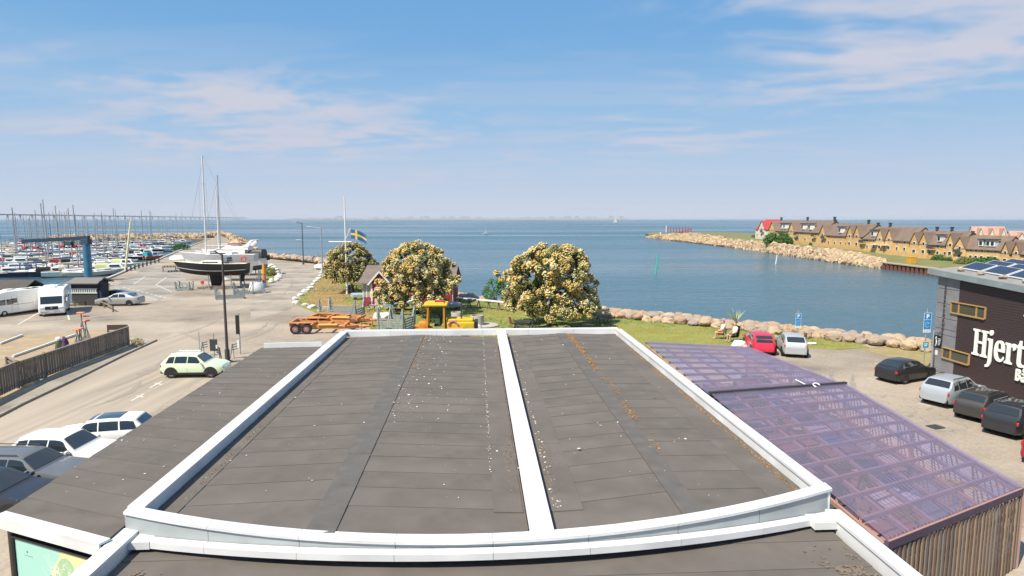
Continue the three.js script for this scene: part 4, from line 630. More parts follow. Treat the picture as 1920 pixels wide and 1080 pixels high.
makeCar({ ...SUV, paint: paintMat('mint', [0.6, 0.72, 0.5]), clad: true, rails: mats.alloy, L: 4.3 }, 'pale mint green SUV with black arches parked beside the street', spot(369, 703), 0.06).scale.setScalar(0.85);
makeCar({ ...HATCH, paint: paintMat('black', [0.012, 0.012, 0.014]), L: 4.3 }, 'black hatchback parked beside the blue parking sign', spot(1697, 711), 0.42).scale.setScalar(0.87);
makeCar({ ...SUV, paint: paintMat('silverblue', [0.38, 0.42, 0.46], 0.25), clad: true, rails: mats.black, L: 4.5 }, 'silver-blue SUV parked between black hatchback and dark SUVs', spot(1786, 752), 0.5).scale.setScalar(0.86);
makeCar({ ...SUV, paint: paintMat('charcoal', [0.05, 0.046, 0.044], 0.3), L: 4.25, W: 1.8, H: 1.56, rails: mats.black }, 'charcoal brown SUV parked next to the silver-blue SUV', spot(1850, 779), 0.5).scale.setScalar(0.85);
makeCar({ ...SUV, paint: paintMat('darkblue', [0.018, 0.02, 0.026]), rails: mats.alloy, L: 4.5, rim: mats.darksteel }, 'black SUV with bright roof rails before the brown shop wall', spot(1908, 806), 0.52).scale.setScalar(0.85);
makeCar({ ...HATCH, paint: paintMat('crimson', [0.3, 0.01, 0.03]) }, 'dark red car mostly out of view past the black SUV', spot(2002, 862), 0.5);
makeCar({ ...HATCH, paint: paintMat('red', [0.55, 0.015, 0.05]), L: 3.7, W: 1.66, H: 1.42 }, 'small red hatchback parked beside white sack on lawn edge', spot(1423, 657), 1.38);
makeCar({ ...HATCH, paint: paintMat('silver', [0.45, 0.48, 0.5], 0.3), L: 3.85, W: 1.66, H: 1.46 }, 'small silver hatchback parked below the blue parking sign', spot(1483, 661), 1.3);
makeCar({ ...FAST, paint: paintMat('greysilver', [0.36, 0.37, 0.37], 0.3) }, 'silver fastback car parked by the dark kiosk', spot(226, 572), Math.PI + 0.12);
makeCar({ ...FAST, paint: paintMat('green', [0.015, 0.05, 0.04], 0.2) }, 'dark green car tucked behind the silver fastback car', spot(212, 566), Math.PI + 0.25);
makeCar({ ...WAGON, paint: paintMat('white', [0.8, 0.79, 0.77]), blackRoof: 0.7, L: 4.6 }, 'white estate car with black glass roof facing the street', spot(190, 836), Math.PI + 0.2).scale.setScalar(0.86);
makeCar({ ...SUV, paint: mats.paint_white, L: 4.5 }, 'white SUV parked nose-in between estate car and grey wagon', spot(128, 876), 0.0).scale.setScalar(0.86);
makeCar({ ...WAGON, paint: paintMat('slate', [0.15, 0.16, 0.17], 0.3), rails: mats.black, L: 4.8 }, 'grey wagon with roof rails parked nose-in beside white SUV', spot(58, 912), -0.02).scale.setScalar(0.88);
makeCar({ ...HATCH, paint: paintMat('navy', [0.03, 0.035, 0.05], 0.3) }, 'dark blue car parked nose-in beside the grey wagon', spot(-12, 958), 0.0).scale.setScalar(0.9);

// ---------------------------------------------------------------- motorhomes
function motorhome(label, pos, turn, L) {
  const t = thing('motorhome', label, 'motorhome', pos, turn), W = 2.3, Hh = 2.85, w = W / 2, f = L / 2;
  const prof = [[-f, 0.45], [-f, 2.65], [-f + 0.25, Hh], [f - 1.6, Hh], [f - 0.9, 2.72], [f - 0.45, 2.1], [f - 0.12, 1.3], [f, 1.0], [f, 0.5], [f - 0.25, 0.38]];
  const sh = new THREE.Shape(prof.map(([x, y]) => new THREE.Vector2(x, y)));
  part(t, 'body', new THREE.ExtrudeGeometry(sh, { depth: W - 0.24, bevelEnabled: true, bevelSize: 0.1, bevelThickness: 0.12, bevelSegments: 3 }).translate(0, -0.02, -w + 0.12), mats.gelcoat);
  const slope = (x0, y0, x1, y1, hw, nm, m, o = 0.115) => { const d = Math.hypot(x1 - x0, y1 - y0), nx = (y1 - y0) / d, ny = -(x1 - x0) / d; part(t, nm, grid(6, 3, (u, v) => V(lerp(x0, x1, v) + (nx > 0 ? nx : -nx) * o, lerp(y0, y1, v) + Math.abs(ny) * o, (u * 2 - 1) * hw)), m); };
  slope(f - 0.14, 1.32, f - 0.45, 2.1, 0.95, 'windscreen', mats.glass);
  part(t, 'grille', [rbox(0.06, 0.36, 1.15, f + 0.1, 0.92, 0, 0.1)], mats.black); part(t, 'badge', cyl(0.08, 0.08, 0.03, 0, 0, 0, 16).rotateZ(-Math.PI / 2).translate(f + 0.13, 0.95, 0), mats.alloy);
  part(t, 'bumper', rbox(0.2, 0.3, 2.1, f, 0.5, 0, 0.08), mats.gelcoat); part(t, 'number_plate', box(0.02, 0.12, 0.5, f + 0.115, 0.5, 0), mats.white);
  for (const s of [1, -1]) {
    part(t, 'headlight', rbox(0.14, 0.22, 0.36, f + 0.05, 0.95, s * 0.82, 0.06), mats.lamp_glass);
    for (const [x, y, ww, hh] of [[f - 0.95, 1.65, 0.85, 0.62], [f - 2.4, 1.75, 0.6, 0.55], [-f + 1.1, 1.85, 0.95, 0.6], [f - 1.85, 1.65, 0.75, 0.65]]) part(t, 'side_window', rbox(ww, hh, 0.03, x, y, s * (w + 0.005), 0.06), mats.glass);
    part(t, 'door', [box(0.02, 1.8, 0.012, f - 2.72, 1.45, s * (w + 0.006)), box(0.02, 1.8, 0.012, f - 2.05, 1.45, s * (w + 0.006))], M('seam', [0.3, 0.3, 0.3], { tex: null }));
    part(t, 'stripe', box(L * 0.55, 0.06, 0.012, -0.6, 1.25, s * (w + 0.004)), M('grey_stripe', [0.35, 0.36, 0.37], { tex: null }));
    part(t, 'mirror', rbox(0.12, 0.42, 0.16, f - 0.3, 1.75, s * (w + 0.22), 0.04), mats.gelcoat);
    for (const x of [-f + 1.6, f - 1.15]) { part(t, 'wheel_arch', cyl(0.42, 0.42, 0.05, 0, 0, 0, 20).rotateX(Math.PI / 2).translate(x, 0.38, s * (w - 0.005)), mats.black); addWheel(t, x, s * (w - 0.08), 0.34, 0.24, mats.alloy); }
  }
  part(t, 'roof_hatch', [rbox(0.7, 0.12, 0.7, -0.5, Hh + 0.12, 0, 0.04), rbox(0.5, 0.1, 0.5, -2, Hh + 0.12, 0.3, 0.04), rbox(0.9, 0.2, 0.7, 1.0, Hh + 0.15, 0, 0.08)], mats.white);
  part(t, 'solar_panel', box(1.3, 0.04, 0.6, -1.3, Hh + 0.14, -0.6), mats.glass);
  return t;
}
motorhome('white motorhome parked nose out beside the dark kiosk', spot(104, 586), -1.02, 6.4).scale.setScalar(0.9);
motorhome('long white motorhome with dark side windows before the dark shed', spot(36, 587), -1.85, 7.2).scale.setScalar(0.82);

// ---------------------------------------------------------------- boats
function hullShape(L, B, fb, deep) {
  const bx = (u) => B / 2 * Math.pow(Math.sin(Math.PI * clamp(0.3 + 0.7 * (1 - u) * 0.72 + 0.0, 0, 1)), 0.9) * (u > 0.55 ? Math.pow(1 - Math.pow((u - 0.55) / 0.45, 2.1), 0.9) : 1);
  const sh = (u) => fb * (1 + 0.28 * Math.pow(Math.max(0, u - 0.3) / 0.7, 2)), kl = (u) => -deep * Math.pow(Math.sin(Math.PI * clamp(0.12 + u * 0.86)), 0.7);
  const X = (u, y) => -L / 2 + u * L + (y / fb) * 0.09 * L * Math.max(0, (u - 0.75) / 0.25);
  const at = (u, f) => { const b = bx(u), s = sh(u), k = kl(u); const a = Math.abs(f), y = lerp(k, s, Math.pow(a, 1.35)), z = b * Math.pow(a, 0.42) * Math.sign(f); return V(X(u, y), y, z); };
  return { at, bx, sh, X };
}
function hullParts(t, L, B, fb, deep, mTop, mLow, stripe, mDeck = mats.gelcoat) {
  const h = hullShape(L, B, fb, deep), wl = 0.52;
  const rings = (f0, f1, sgn) => grid(14, 4, (u, v) => h.at(u, sgn * lerp(f0, f1, v)));
  const side = (f0, f1, up = 0) => merge([rings(f0, f1, 1), rings(f0, f1, -1)].map((g) => (up ? g.scale(1, 1, 1 + up) : g)));
  const tr = (f0, f1) => { const P = []; for (let i = 0; i <= 4; i++) P.push(h.at(0, lerp(f0, f1, i / 4))); const Q = P.map((p) => V(p.x, p.y, -p.z)).reverse(); return tri([[...P, ...Q]]); };
  part(t, 'hull', merge([side(wl, 1), tr(wl, 1)]), mTop); part(t, 'underbody', merge([side(0.0, wl), tr(0.02, wl)]), mLow);
  if (stripe) part(t, 'boot_stripe', side(wl - 0.005, wl + 0.05, 0.006), stripe);
  part(t, 'deck', grid(14, 4, (u, v) => { const p = h.at(u, 1), z = (v * 2 - 1); return V(p.x, p.y + 0.05 * (1 - z * z) - 0.02, p.z * z * 0.985); }), mDeck);
  return h;
}
const cabinG = (L, W, Hh, x, y, tap = 0.72) => { const q = (a, yy, b, c) => [V(x - a, yy, -b), V(x + c, yy, -b * 0.75), V(x + c, yy, b * 0.75), V(x - a, yy, b)]; return crease(loft([q(L / 2, y, W / 2, L / 2), q(L / 2 * 0.96, y + Hh * 0.75, W / 2 * 0.88, L / 2 * tap), q(L / 2 * 0.92, y + Hh, W / 2 * 0.72, L / 2 * tap * 0.8)]), 0.4); };
const tones = { white: mats.gelcoat, navy: M('navy_hull', [0.02, 0.03, 0.07], { tex: null, roughness: 0.25 }), cream: M('cream_hull', [0.66, 0.6, 0.46], { tex: null, roughness: 0.3 }), red: M('red_cover', [0.45, 0.03, 0.05], { tex: null }), blue: M('blue_cover', [0.05, 0.09, 0.17], { tex: null }), teal: M('teal_cover', [0.04, 0.25, 0.32], { tex: null }), tan: M('tan_cover', [0.5, 0.42, 0.28], { tex: null }), wine: M('wine', [0.2, 0.04, 0.06], { tex: null }), black: mats.black, mast: M('mast', [0.4, 0.41, 0.42], { tex: null, metalness: 0.3, roughness: 0.4 }) };
function sailboat(name, label, pos, turn, o, group) {
  const t = thing(name, label, 'sailboat', pos, turn, group), { L, B, fb, mastH = 0, mx = 0.08 } = o, deep = o.deep || 0.5;
  hullParts(t, L, B, fb, deep, o.hull, o.low || tones.wine, o.stripe, o.deck);
  const c = part(t, 'cabin', cabinG(L * 0.42, B * 0.62, 0.42, L * 0.02, fb * 0.98), mats.gelcoat);
  for (const s of [1, -1]) part(c, 'cabin_window', grid(3, 1, (u, v) => V(L * (-0.1 + 0.24 * u), fb + 0.14 + 0.16 * v, s * B * (0.3 - 0.045 * u - 0.012 * v))), mats.glass);
  part(t, 'cockpit', box(L * 0.2, 0.03, B * 0.45, -L * 0.3, fb + 0.03, 0), tones.tan);
  if (o.hood) part(t, 'sprayhood', cabinG(L * 0.11, B * 0.6, 0.6, -L * 0.18, fb + 0.25, 0.5), o.hood);
  if (mastH) {
    const m = part(t, 'mast', bar(V(L * mx, fb, 0), V(L * mx - mastH * 0.012, fb + mastH, 0), o.mr || 0.08, (o.mr || 0.08) * 0.7, 7), o.mast || tones.mast);
    part(m, 'spreader', [0.45, 0.72].map((k) => bar(V(L * mx, fb + mastH * k, -B * 0.3), V(L * mx, fb + mastH * k, B * 0.3), 0.025, 0.025, 4)), o.mast || tones.mast);
    part(t, 'boom', bar(V(L * mx - 0.1, fb + 1.35, 0), V(L * (mx - 0.36), fb + 1.3, 0), 0.06, 0.06, 6), o.mast || tones.mast);
    if (o.cover) part(t, 'sail_cover', bar(V(L * mx - 0.15, fb + 1.52, 0), V(L * (mx - 0.35), fb + 1.42, 0), 0.18, 0.1, 7), o.cover);
    if (o.stays) part(t, 'rigging', [bar(V(L * 0.52, fb * 1.3, 0), V(L * mx - mastH * 0.011, fb + mastH * 0.93, 0), 0.022, 0.022, 4), bar(V(-L * 0.48, fb, 0), V(L * mx - mastH * 0.012, fb + mastH, 0), 0.014, 0.014, 4), ...[1, -1].map((s) => bar(V(L * mx, fb, s * B * 0.45), V(L * mx, fb + mastH * 0.72, s * B * 0.3), 0.014, 0.014, 4))], mats.steel);
  }
  if (o.rail) { const R = []; for (const s of [1, -1]) for (let i = 0; i < 7; i++) { const h = hullShape(L, B, fb, deep), u = 0.04 + i * 0.134, p = h.at(u, s), q = h.at(u + 0.134, s); R.push(bar(p, p.clone().add(V(0, 0.6, 0)), 0.014, 0.014, 4), bar(p.clone().add(V(0, 0.6, 0)), q.clone().add(V(0, 0.6, 0)), 0.01, 0.01, 4)); } part(t, 'guard_rail', R, mats.steel); }
  if (o.keel) {
    part(t, 'keel', loft([[-0.5, 0.2, 0.16], [-0.62, -0.55, 0.1], [-0.7, -0.75, 0.1]].map(([a, y, w], i) => { const cx = L * (-0.02 - 0.0 * i), y0 = -deep * (i === 0 ? 0.8 : 1) - (i ? (i === 1 ? o.keel * 0.82 : o.keel) : 0), half = L * (i === 0 ? 0.1 : i === 1 ? 0.075 : 0.11); return [V(cx - half, y0, 0), V(cx, y0, w), V(cx + half, y0, 0), V(cx, y0, -w)]; })), o.low || tones.black);
    part(t, 'rudder', loft([[L * -0.43, -0.1, 0.07, 0.32], [L * -0.41, -deep - 0.75, 0.05, 0.22]].map(([x, y, w, hf]) => [V(x - hf, y, 0), V(x, y, w), V(x + hf, y, 0), V(x, y, -w)])), o.low || tones.black);
  }
  return t;
}
function motorboat(name, label, pos, turn, o, group) {
  const t = thing(name, label, 'motorboat', pos, turn, group), { L, B, fb } = o;
  hullParts(t, L, B, fb, o.deep || 0.4, o.hull, o.low || tones.navy);
  const c = part(t, 'cabin', cabinG(L * 0.4, B * 0.78, fb * 1.05, L * 0.06, fb * 0.98, 0.6), mats.gelcoat);
  for (const s of [1, -1]) part(c, 'cabin_window', grid(3, 1, (u, v) => V(L * (-0.1 + 0.24 * u), fb * (1.4 + 0.42 * v), s * B * (0.385 - 0.055 * u - 0.03 * v) + s * 0.012)), mats.glass);
  part(c, 'windscreen', grid(3, 1, (u, v) => V(L * (0.235 - 0.06 * v), fb * (1.38 + 0.42 * v), (u * 2 - 1) * B * 0.24)), mats.glass);
  if (o.cover) part(t, 'canopy', cabinG(L * 0.34, B * 0.8, fb * 1.15, -L * 0.28, fb * 0.95, 0.95), o.cover);
  part(t, 'outboard', [rbox(0.35, 0.55, 0.3, -L / 2 - 0.15, fb * 0.9, 0, 0.08), box(0.14, 0.9, 0.12, -L / 2 - 0.12, fb * 0.35, 0)], mats.black);
  return t;
}
{
  const G = 'boats', Z = [0, -200, 0];
  const kinds = [
    sailboat('moored_sailboat', 'white sailboat with blue sail cover', Z, 0, { L: 8.6, B: 2.7, fb: 0.9, mastH: 10.6, hull: tones.white, cover: tones.blue, mr: 0.115 }, G),
    sailboat('moored_sailboat', 'white sailboat with tan sail cover', Z, 0, { L: 9.6, B: 3.0, fb: 1.0, mastH: 12, hull: tones.white, cover: tones.tan, hood: tones.tan, mr: 0.115 }, G),
    sailboat('moored_sailboat', 'dark blue hulled sailboat', Z, 0, { L: 9, B: 2.8, fb: 0.95, mastH: 11.4, hull: tones.navy, cover: tones.blue, hood: tones.blue, mr: 0.115 }, G),
    sailboat('moored_sailboat', 'cream hulled sailboat with dark red sail cover', Z, 0, { L: 8, B: 2.5, fb: 0.85, mastH: 9.8, hull: tones.cream, cover: tones.wine, mr: 0.115 }, G),
    motorboat('moored_motorboat', 'white motorboat with blue canopy', Z, 0, { L: 6.6, B: 2.4, fb: 0.85, hull: tones.white, cover: tones.blue }, G),
    motorboat('moored_motorboat', 'white motorboat with open cockpit', Z, 0, { L: 6, B: 2.3, fb: 0.8, hull: tones.white }, G),
    motorboat('moored_motorboat', 'white motorboat with tan canopy', Z, 0, { L: 7, B: 2.5, fb: 0.9, hull: tones.white, cover: tones.tan }, G),
    motorboat('moored_motorboat', 'motorboat with red canopy', Z, 0, { L: 6.4, B: 2.3, fb: 0.85, hull: tones.white, cover: tones.red }, G),
    motorboat('moored_motorboat', 'dark hulled motorboat with black canopy', Z, 0, { L: 6.6, B: 2.4, fb: 0.8, hull: tones.navy, cover: tones.black }, G)];
  const rb = rng(404), first = new Set();
  const edge = (y) => { const E = [[583, 62], [570, 168], [531, 172], [511, 222], [500, 243], [490, 280], [473, 318], [458, 355], [449, 380]]; for (let i = 0; i < E.length - 1; i++) if (y <= E[i][0] && y >= E[i + 1][0]) return lerp(E[i][1], E[i + 1][1], (E[i][0] - y) / (E[i][0] - E[i + 1][0])); return 380; };
  const rows = [[519, 0.55, -12], [509, -2.5, 4], [499, 0.6, -4], [490.5, -2.5, 6], [483, 0.6, -6], [476, -2.5, 0], [470, 0.6, 5], [465, -2.5, -4], [460.5, 0.6, 60], [456.5, -2.5, 110]];
  rows.forEach(([y, rot, x0], ri) => {
    const where = ['at the jetty nearest the kiosk', 'at the second jetty from the kiosk', 'at the third jetty from the kiosk', 'at the fourth jetty from the kiosk', 'at the jetty below the breakwater'][ri >> 1];
    const Zd = -spot(500, y, SEA).z, gap = 2.9 * FOCAL / Zd; let x = x0 - 30;
    while (x < edge(y) - gap * 0.5) {
      const k = Math.floor(rb() * 9), src = kinds[rb() < 0.5 ? k % 4 : rb() < 0.25 ? 5 : k], p = spot(x, y - x * 0.012 + (rb() - 0.5) * 2, SEA), turn = rot + (rb() - 0.5) * 0.25 + (rb() < 0.2 ? Math.PI : 0), s = 0.85 + rb() * 0.3;
      if (!first.has(src)) { first.add(src); src.position.copy(p); src.rotation.y = turn; src.scale.setScalar(s); src.userData.base = src.userData.label; src.userData.label += ' ' + where; src.userData.group = 'boats ' + where; } else { const c = copy(src, p, turn, null, s); c.userData.label = src.userData.base + ' ' + where; c.userData.group = 'boats ' + where; }
      x += gap * (0.85 + rb() * 0.35);
    }
  });
  scene.children.forEach((c) => delete c.userData.base);
  const jetty = M('jetty_wood', [0.4, 0.33, 0.25], { tex: 'grain', size: 2 });
  [[514, 'nearest the kiosk'], [494.5, 'behind the first rows of boats'], [479.5, 'in the middle of the marina'], [467.5, 'before the last rows of boats'], [458.5, 'closest to the breakwater']].forEach(([y, w], i) => {
    const a = spot(-60, y + 1, SEA), b = spot(edge(y) - 4, y - 4.5, SEA), t = thing('floating_jetty', `long floating jetty ${w}`, 'jetty'); a.y = b.y = SEA + 0.4;
    for (let k = 0; k < 12; k++) part(t, 'deck_section', beam(a.clone().lerp(b, k / 12), a.clone().lerp(b, (k + 0.985) / 12), 1.8, 0.25), jetty);
    for (let k = 0; k < 9; k++) part(t, 'mooring_pile', cyl(0.14, 0.12, 2.4, 0, 0, 0, 8).translate(lerp(a.x, b.x, (k + 0.5) / 9), SEA - 0.4, lerp(a.z, b.z, (k + 0.5) / 9) + 1.4), mats.greywood);
  });
  motorboat('moored_motorboat', 'yellowish canopied motorboat at the quay beside the leaning pole', spot(216, 513, SEA), 0.4, { L: 7, B: 2.7, fb: 1, hull: tones.cream, cover: M('lime_cover', [0.62, 0.62, 0.35], { tex: null }) });
  motorboat('moored_motorboat', 'pale green canopied motorboat just behind the leaning pole', spot(238, 503, SEA), 0.3, { L: 6, B: 2.5, fb: 1, hull: tones.cream, cover: mats.lime_cover });
  motorboat('moored_motorboat', 'small boat with bright blue cover and orange hull by the quay', spot(287, 487, SEA), 1.2, { L: 5, B: 2.3, fb: 1, hull: M('orange_hull', [0.6, 0.12, 0.03], { tex: null }), cover: tones.teal });
}
// boats laid up ashore
{
  const y0 = 2.35;
  const bb = sailboat('laid_up_sailboat', 'black hulled sailboat propped up ashore on its deep keel', spot(404, 541).setY(y0), Math.PI + 0.02, { L: 9.0, B: 3.1, fb: 1.1, deep: 0.62, hull: tones.black, low: M('antifoul', [0.02, 0.014, 0.016], { tex: null }), stripe: mats.white, hood: M('sprayhood', [0.09, 0.12, 0.16], { tex: null }), keel: 1.75, rail: true, deck: M('deck_cream', [0.72, 0.68, 0.5], { tex: null }) });
  part(bb, 'lifebuoy', new THREE.TorusGeometry(0.3, 0.09, 8, 18).rotateY(0.3).translate(-4.4, 1.75, -1.0), M('buoy_red', [0.6, 0.12, 0.08], { tex: null }));
  sailboat('laid_up_sailboat', 'pale grey hulled sailboat with tallest mast behind the black hull', spot(418, 527).setY(2.7), Math.PI + 0.02, { L: 10.4, B: 3.4, fb: 1.4, deep: 0.7, hull: M('grey_hull', [0.5, 0.5, 0.52], { tex: null, roughness: 0.3 }), low: tones.white, keel: 1.9, mastH: 14.8, mx: 0.22, mr: 0.13, stays: true, rail: true, mast: M('mast_pale', [0.62, 0.6, 0.56], { tex: null }) });
  sailboat('laid_up_sailboat', 'far sailboat ashore with dark topped mast behind the motor yacht', spot(430, 503).setY(2), Math.PI + 0.1, { L: 10, B: 3.2, fb: 1.1, deep: 0.6, hull: tones.white, low: tones.wine, keel: 1.4, mastH: 14.6, mx: 0.15, mr: 0.14, stays: true });
  sailboat('laid_up_sailboat', 'slim sailboat ashore with white mast next to pier rocks', spot(420, 497).setY(2), Math.PI - 0.2, { L: 8.5, B: 2.7, fb: 1, deep: 0.6, hull: tones.white, low: tones.navy, keel: 1.2, mastH: 12.3, mx: 0.12, mr: 0.15, mast: mats.white });
  const my = thing('motor_yacht', 'white motor yacht with flybridge and raked arch standing ashore', 'motor yacht', spot(440, 516).setY(1.4), Math.PI + 0.05);
  hullParts(my, 10.5, 3.6, 1.5, 0.7, tones.white, tones.navy);
  const c = part(my, 'cabin', cabinG(5.6, 3.0, 1.5, 0.4, 1.5, 0.55), mats.gelcoat);
  for (const s of [1, -1]) part(c, 'cabin_window', tri([[V(-1.2, 2.0, s * 1.44), V(1.7, 2.0, s * 1.26), V(0.6, 2.6, s * 1.24), V(-1.2, 2.6, s * 1.36)]]), mats.glass);
  part(my, 'flybridge', cabinG(4.6, 2.7, 0.6, -0.6, 3.0, 0.7), mats.gelcoat);
  part(my, 'arch', [1, -1].map((s) => loft([[-2.4, 3.3, 0.5], [-3.6, 4.5, 0.28]].map(([x, y, q]) => [V(x - q, y, s * 1.3), V(x + q, y, s * 1.3), V(x + q, y, s * 1.18), V(x - q, y, s * 1.18)]))).concat([rbox(0.6, 0.12, 2.5, -3.6, 4.5, 0, 0.05)]), mats.gelcoat);
  part(my, 'bimini', cabinG(2.4, 2.4, 0.2, -0.6, 3.8, 0.95), tones.wine);
  part(my, 'aft_cover', cabinG(2.4, 3.0, 1.4, -3.9, 1.55, 0.95), mats.black);
  part(my, 'outboard', rbox(0.5, 0.9, 0.45, -5.7, 1.6, 0, 0.1), mats.black);
  part(my, 'prop', [[-3, 1.2], [-3, -1.2], [2.5, 0.6], [2.5, -0.6]].map(([x, z]) => bar(V(x, -1.4, z * 1.2), V(x, 0.3, z), 0.08)), mats.steel);
  single('dinghy', crease(loft([0, 1, 2, 3, 4, 5].map((i) => { const u = i / 5, r = 0.25 + 0.85 * Math.sin(Math.PI * (0.15 + 0.75 * u)); return Array.from({ length: 9 }, (_, k) => V(-1.9 + u * 3.8, Math.sin(k / 8 * Math.PI) * r * 0.85, Math.cos(k / 8 * Math.PI) * r)); })), 0.9).rotateY(0.2).translate(spot(337, 491).x, 0.6, spot(337, 491).z), mats.gelcoat, 'round white dinghy turned over beside the pier road', 'dinghy');
}
// small craft on open water
{
  const s = sailboat('cruising_sailboat', 'white sailboat under way far out on the sea', spot(1153, 418.3, SEA), 0.2, { L: 13, B: 4, fb: 1.6, mastH: 18, hull: tones.white, mr: 0.3, mast: mats.white });
  part(s, 'sail', tri([[V(1, 3, 0), V(-4.6, 3, 0.3), V(0.7, 18, 0)], [V(1.4, 2, 0), V(6, 2, 0), V(1, 17, 0)]]), mats.white);
  for (const [x, y, h, l] of [[911, 439, 4, 'tiny white sail of a dinghy out at sea'], [385, 425, 7, 'small white sail beyond the breakwater']]) { const p = spot(x, y, SEA), t = thing('sailing_dinghy', l, 'sailboat', p, 0.4); hullParts(t, 4.2, 1.5, 0.5, 0.2, tones.white, tones.white); part(t, 'mast', bar(V(0.5, 0.4, 0), V(0.4, h + 0.6, 0), 0.06), tones.mast); part(t, 'sail', tri([[V(0.4, 1, 0.02), V(-1.8, 1, 0.3), V(0.4, h + 0.4, 0)]]), mats.white); }
  motorboat('distant_motorboat', 'white motor cruiser far out behind the flagpole', spot(661, 414.6, SEA), 0.1, { L: 26, B: 8, fb: 3, hull: tones.white });
}

// ---------------------------------------------------------------- brown shop with solar roof
const serif = await new FontLoader().loadAsync('fonts/droid/droid_serif_bold.typeface.json'), sans = await new FontLoader().loadAsync('fonts/droid/droid_sans_bold.typeface.json');
{
  const A = spot(1747, 694), B0 = spot(1920, 752), d = B0.clone().sub(A).setY(0).normalize(), n = V(d.z, 0, -d.x); if (n.x > 0) n.negate();
  const P = (u, y, w = 0) => A.clone().addScaledVector(d, u).addScaledVector(n, w).setY(y), L = 17;
  const t = thing('boat_shop', 'dark brown boarded shop with grey corner panel and sloping solar roof', 'building');
  const topY = (u) => 6.05 - 0.055 * u, board = M('shop_board', [0.052, 0.033, 0.034], { tex: 'grain', size: 3, sizeY: 0.3, roughness: 0.6 }), greyP = M('grey_panel', [0.24, 0.24, 0.26], { tex: 'blotch', size: 3, roughness: 0.5 });
  part(t, 'wall_core', tri([[P(0, 0, -0.05), P(L, 0, -0.05), P(L, topY(L), -0.05), P(0, topY(0), -0.05)], [P(0, 0, -0.05), P(0, topY(0), -0.05), P(0, topY(0), -11), P(0, 0, -11)], [P(0, 0, -11), P(L, 0, -11), P(L, topY(L), -11), P(0, topY(0), -11)]]), board);
  for (let i = 0; i < 41; i++) { const y = 0.07 + i * 0.145; const u0 = 1.75, u1 = Math.min(L, y > topY(L) - 0.1 ? Math.max(u0 + 0.2, (6.05 - 0.1 - y) / 0.055) : L); if (y < topY(u0) - 0.1) part(t, 'wall_board', beam(P(u0, y), P(u1, y), 0.05, 0.136), board); }
  [[0, 1.35], [1.36, 2.4], [2.41, 2.75], [2.76, 3.4], [3.41, 4.3], [4.31, 5.2], [5.21, 5.98]].forEach(([a, b]) => { part(t, 'grey_panel', beam(P(0.02, (a + b) / 2, 0.01), P(0.72, (a + b) / 2, 0.01), 0.06, b - a - 0.02), greyP); part(t, 'grey_panel', beam(P(0.73, (a + b) / 2, 0.01), P(1.74, (a + b) / 2, 0.01), 0.06, b - a - 0.02), greyP); });
  const fas = M('shop_fascia', [0.24, 0.29, 0.31], { tex: 'blotch', size: 4, roughness: 0.5 });
  part(t, 'fascia', [beam(P(-0.5, topY(-0.5) + 0.12, 0.35), P(L, topY(L) + 0.12, 0.35), 0.08, 0.34), beam(P(-0.5, topY(-0.5) - 0.02, 0.15), P(L, topY(L) - 0.02, 0.15), 0.4, 0.05)], fas);
  const roofP = (u, w, up = 0) => P(u, topY(u) + 0.22 + up - 0.085 * (w - 0.35), w);
  part(t, 'roof', tri([[roofP(-0.5, 0.35), roofP(L, 0.35), roofP(L, -11), roofP(-0.5, -11)]]), M('shop_roof', [0.3, 0.29, 0.27], { tex: 'blotch', size: 3 }));
  const solar = M('solar', [0.035, 0.045, 0.075], { tex: null, roughness: 0.12, metalness: 0.2 });
  for (let i = 0; i < 7; i++) for (let j = 0; j < 4; j++) { const u = 0.3 + i * 1.72, w = -1.0 - j * 1.12, q = [[u, w, 0.1], [u + 1.62, w, 0.1], [u + 1.62, w - 1.04, 0.36], [u, w - 1.04, 0.36]].map(([a, b, c]) => roofP(a, b, c)); const f = part(t, 'solar_panel', plate(...q, 0.05), M('frame_white', [0.6, 0.62, 0.64], { tex: null, metalness: 0.3 })); const c = q[0].clone().add(q[2]).multiplyScalar(0.5); part(f, 'solar_glass', plate(...q.map((p) => p.clone().lerp(c, 0.09).setY(p.clone().lerp(c, 0.09).y + 0.012)), 0.01), solar); }
  for (let i = 0; i < 5; i++) { const p = roofP(1.0 + i * 1.5, -0.55, 0.1); part(t, 'ballast_stone', rockGeo(i + 3, 1).scale(0.2, 0.16, 0.18).translate(p.x, p.y, p.z), mats.rock1); }
  const pine = M('pine_frame', [0.44, 0.27, 0.1], { tex: 'grain', size: 0.3, sizeY: 2 });
  const window3 = (u0, u1, y0, y1, div) => { const w = part(t, 'window', [beam(P(u0, y0, 0.07), P(u1, y0, 0.07), 0.14, 0.08), beam(P(u0, y1, 0.07), P(u1, y1, 0.07), 0.14, 0.05), ...[u0, ...div, u1].map((u) => beam(P(u, y0, 0.07), P(u, y1, 0.07), 0.06, 0.1))], pine); const s = [u0, ...div, u1]; for (let i = 0; i < s.length - 1; i++) part(w, 'pane', beam(P(s[i] + 0.06, (y0 + y1) / 2, 0.05), P(s[i + 1] - 0.06, (y0 + y1) / 2, 0.05), 0.04, y1 - y0 - 0.1), M('pane_warm', [0.07, 0.07, 0.055], { tex: null, roughness: 0.08 })); };
  window3(1.25, 3.75, 3.85, 4.5, [1.85, 3.15]); window3(0.85, 2.9, 1.02, 1.65, [1.5]);
  const ang = Math.atan2(-d.z, d.x), letter = (ch, font, size, u, y, m, nm, dep = 0.08) => { const g = new TextGeometry(ch, { font, size, depth: dep, curveSegments: 5 }); const p = P(u, y, 0.06); if (nm === 'sign_letter') g.scale(0.66, 1, 1); return part(t, nm, g.rotateY(ang).translate(p.x, p.y, p.z), m); };
  const signW = M('sign_white', [0.82, 0.83, 0.76], { tex: null, roughness: 0.4 });
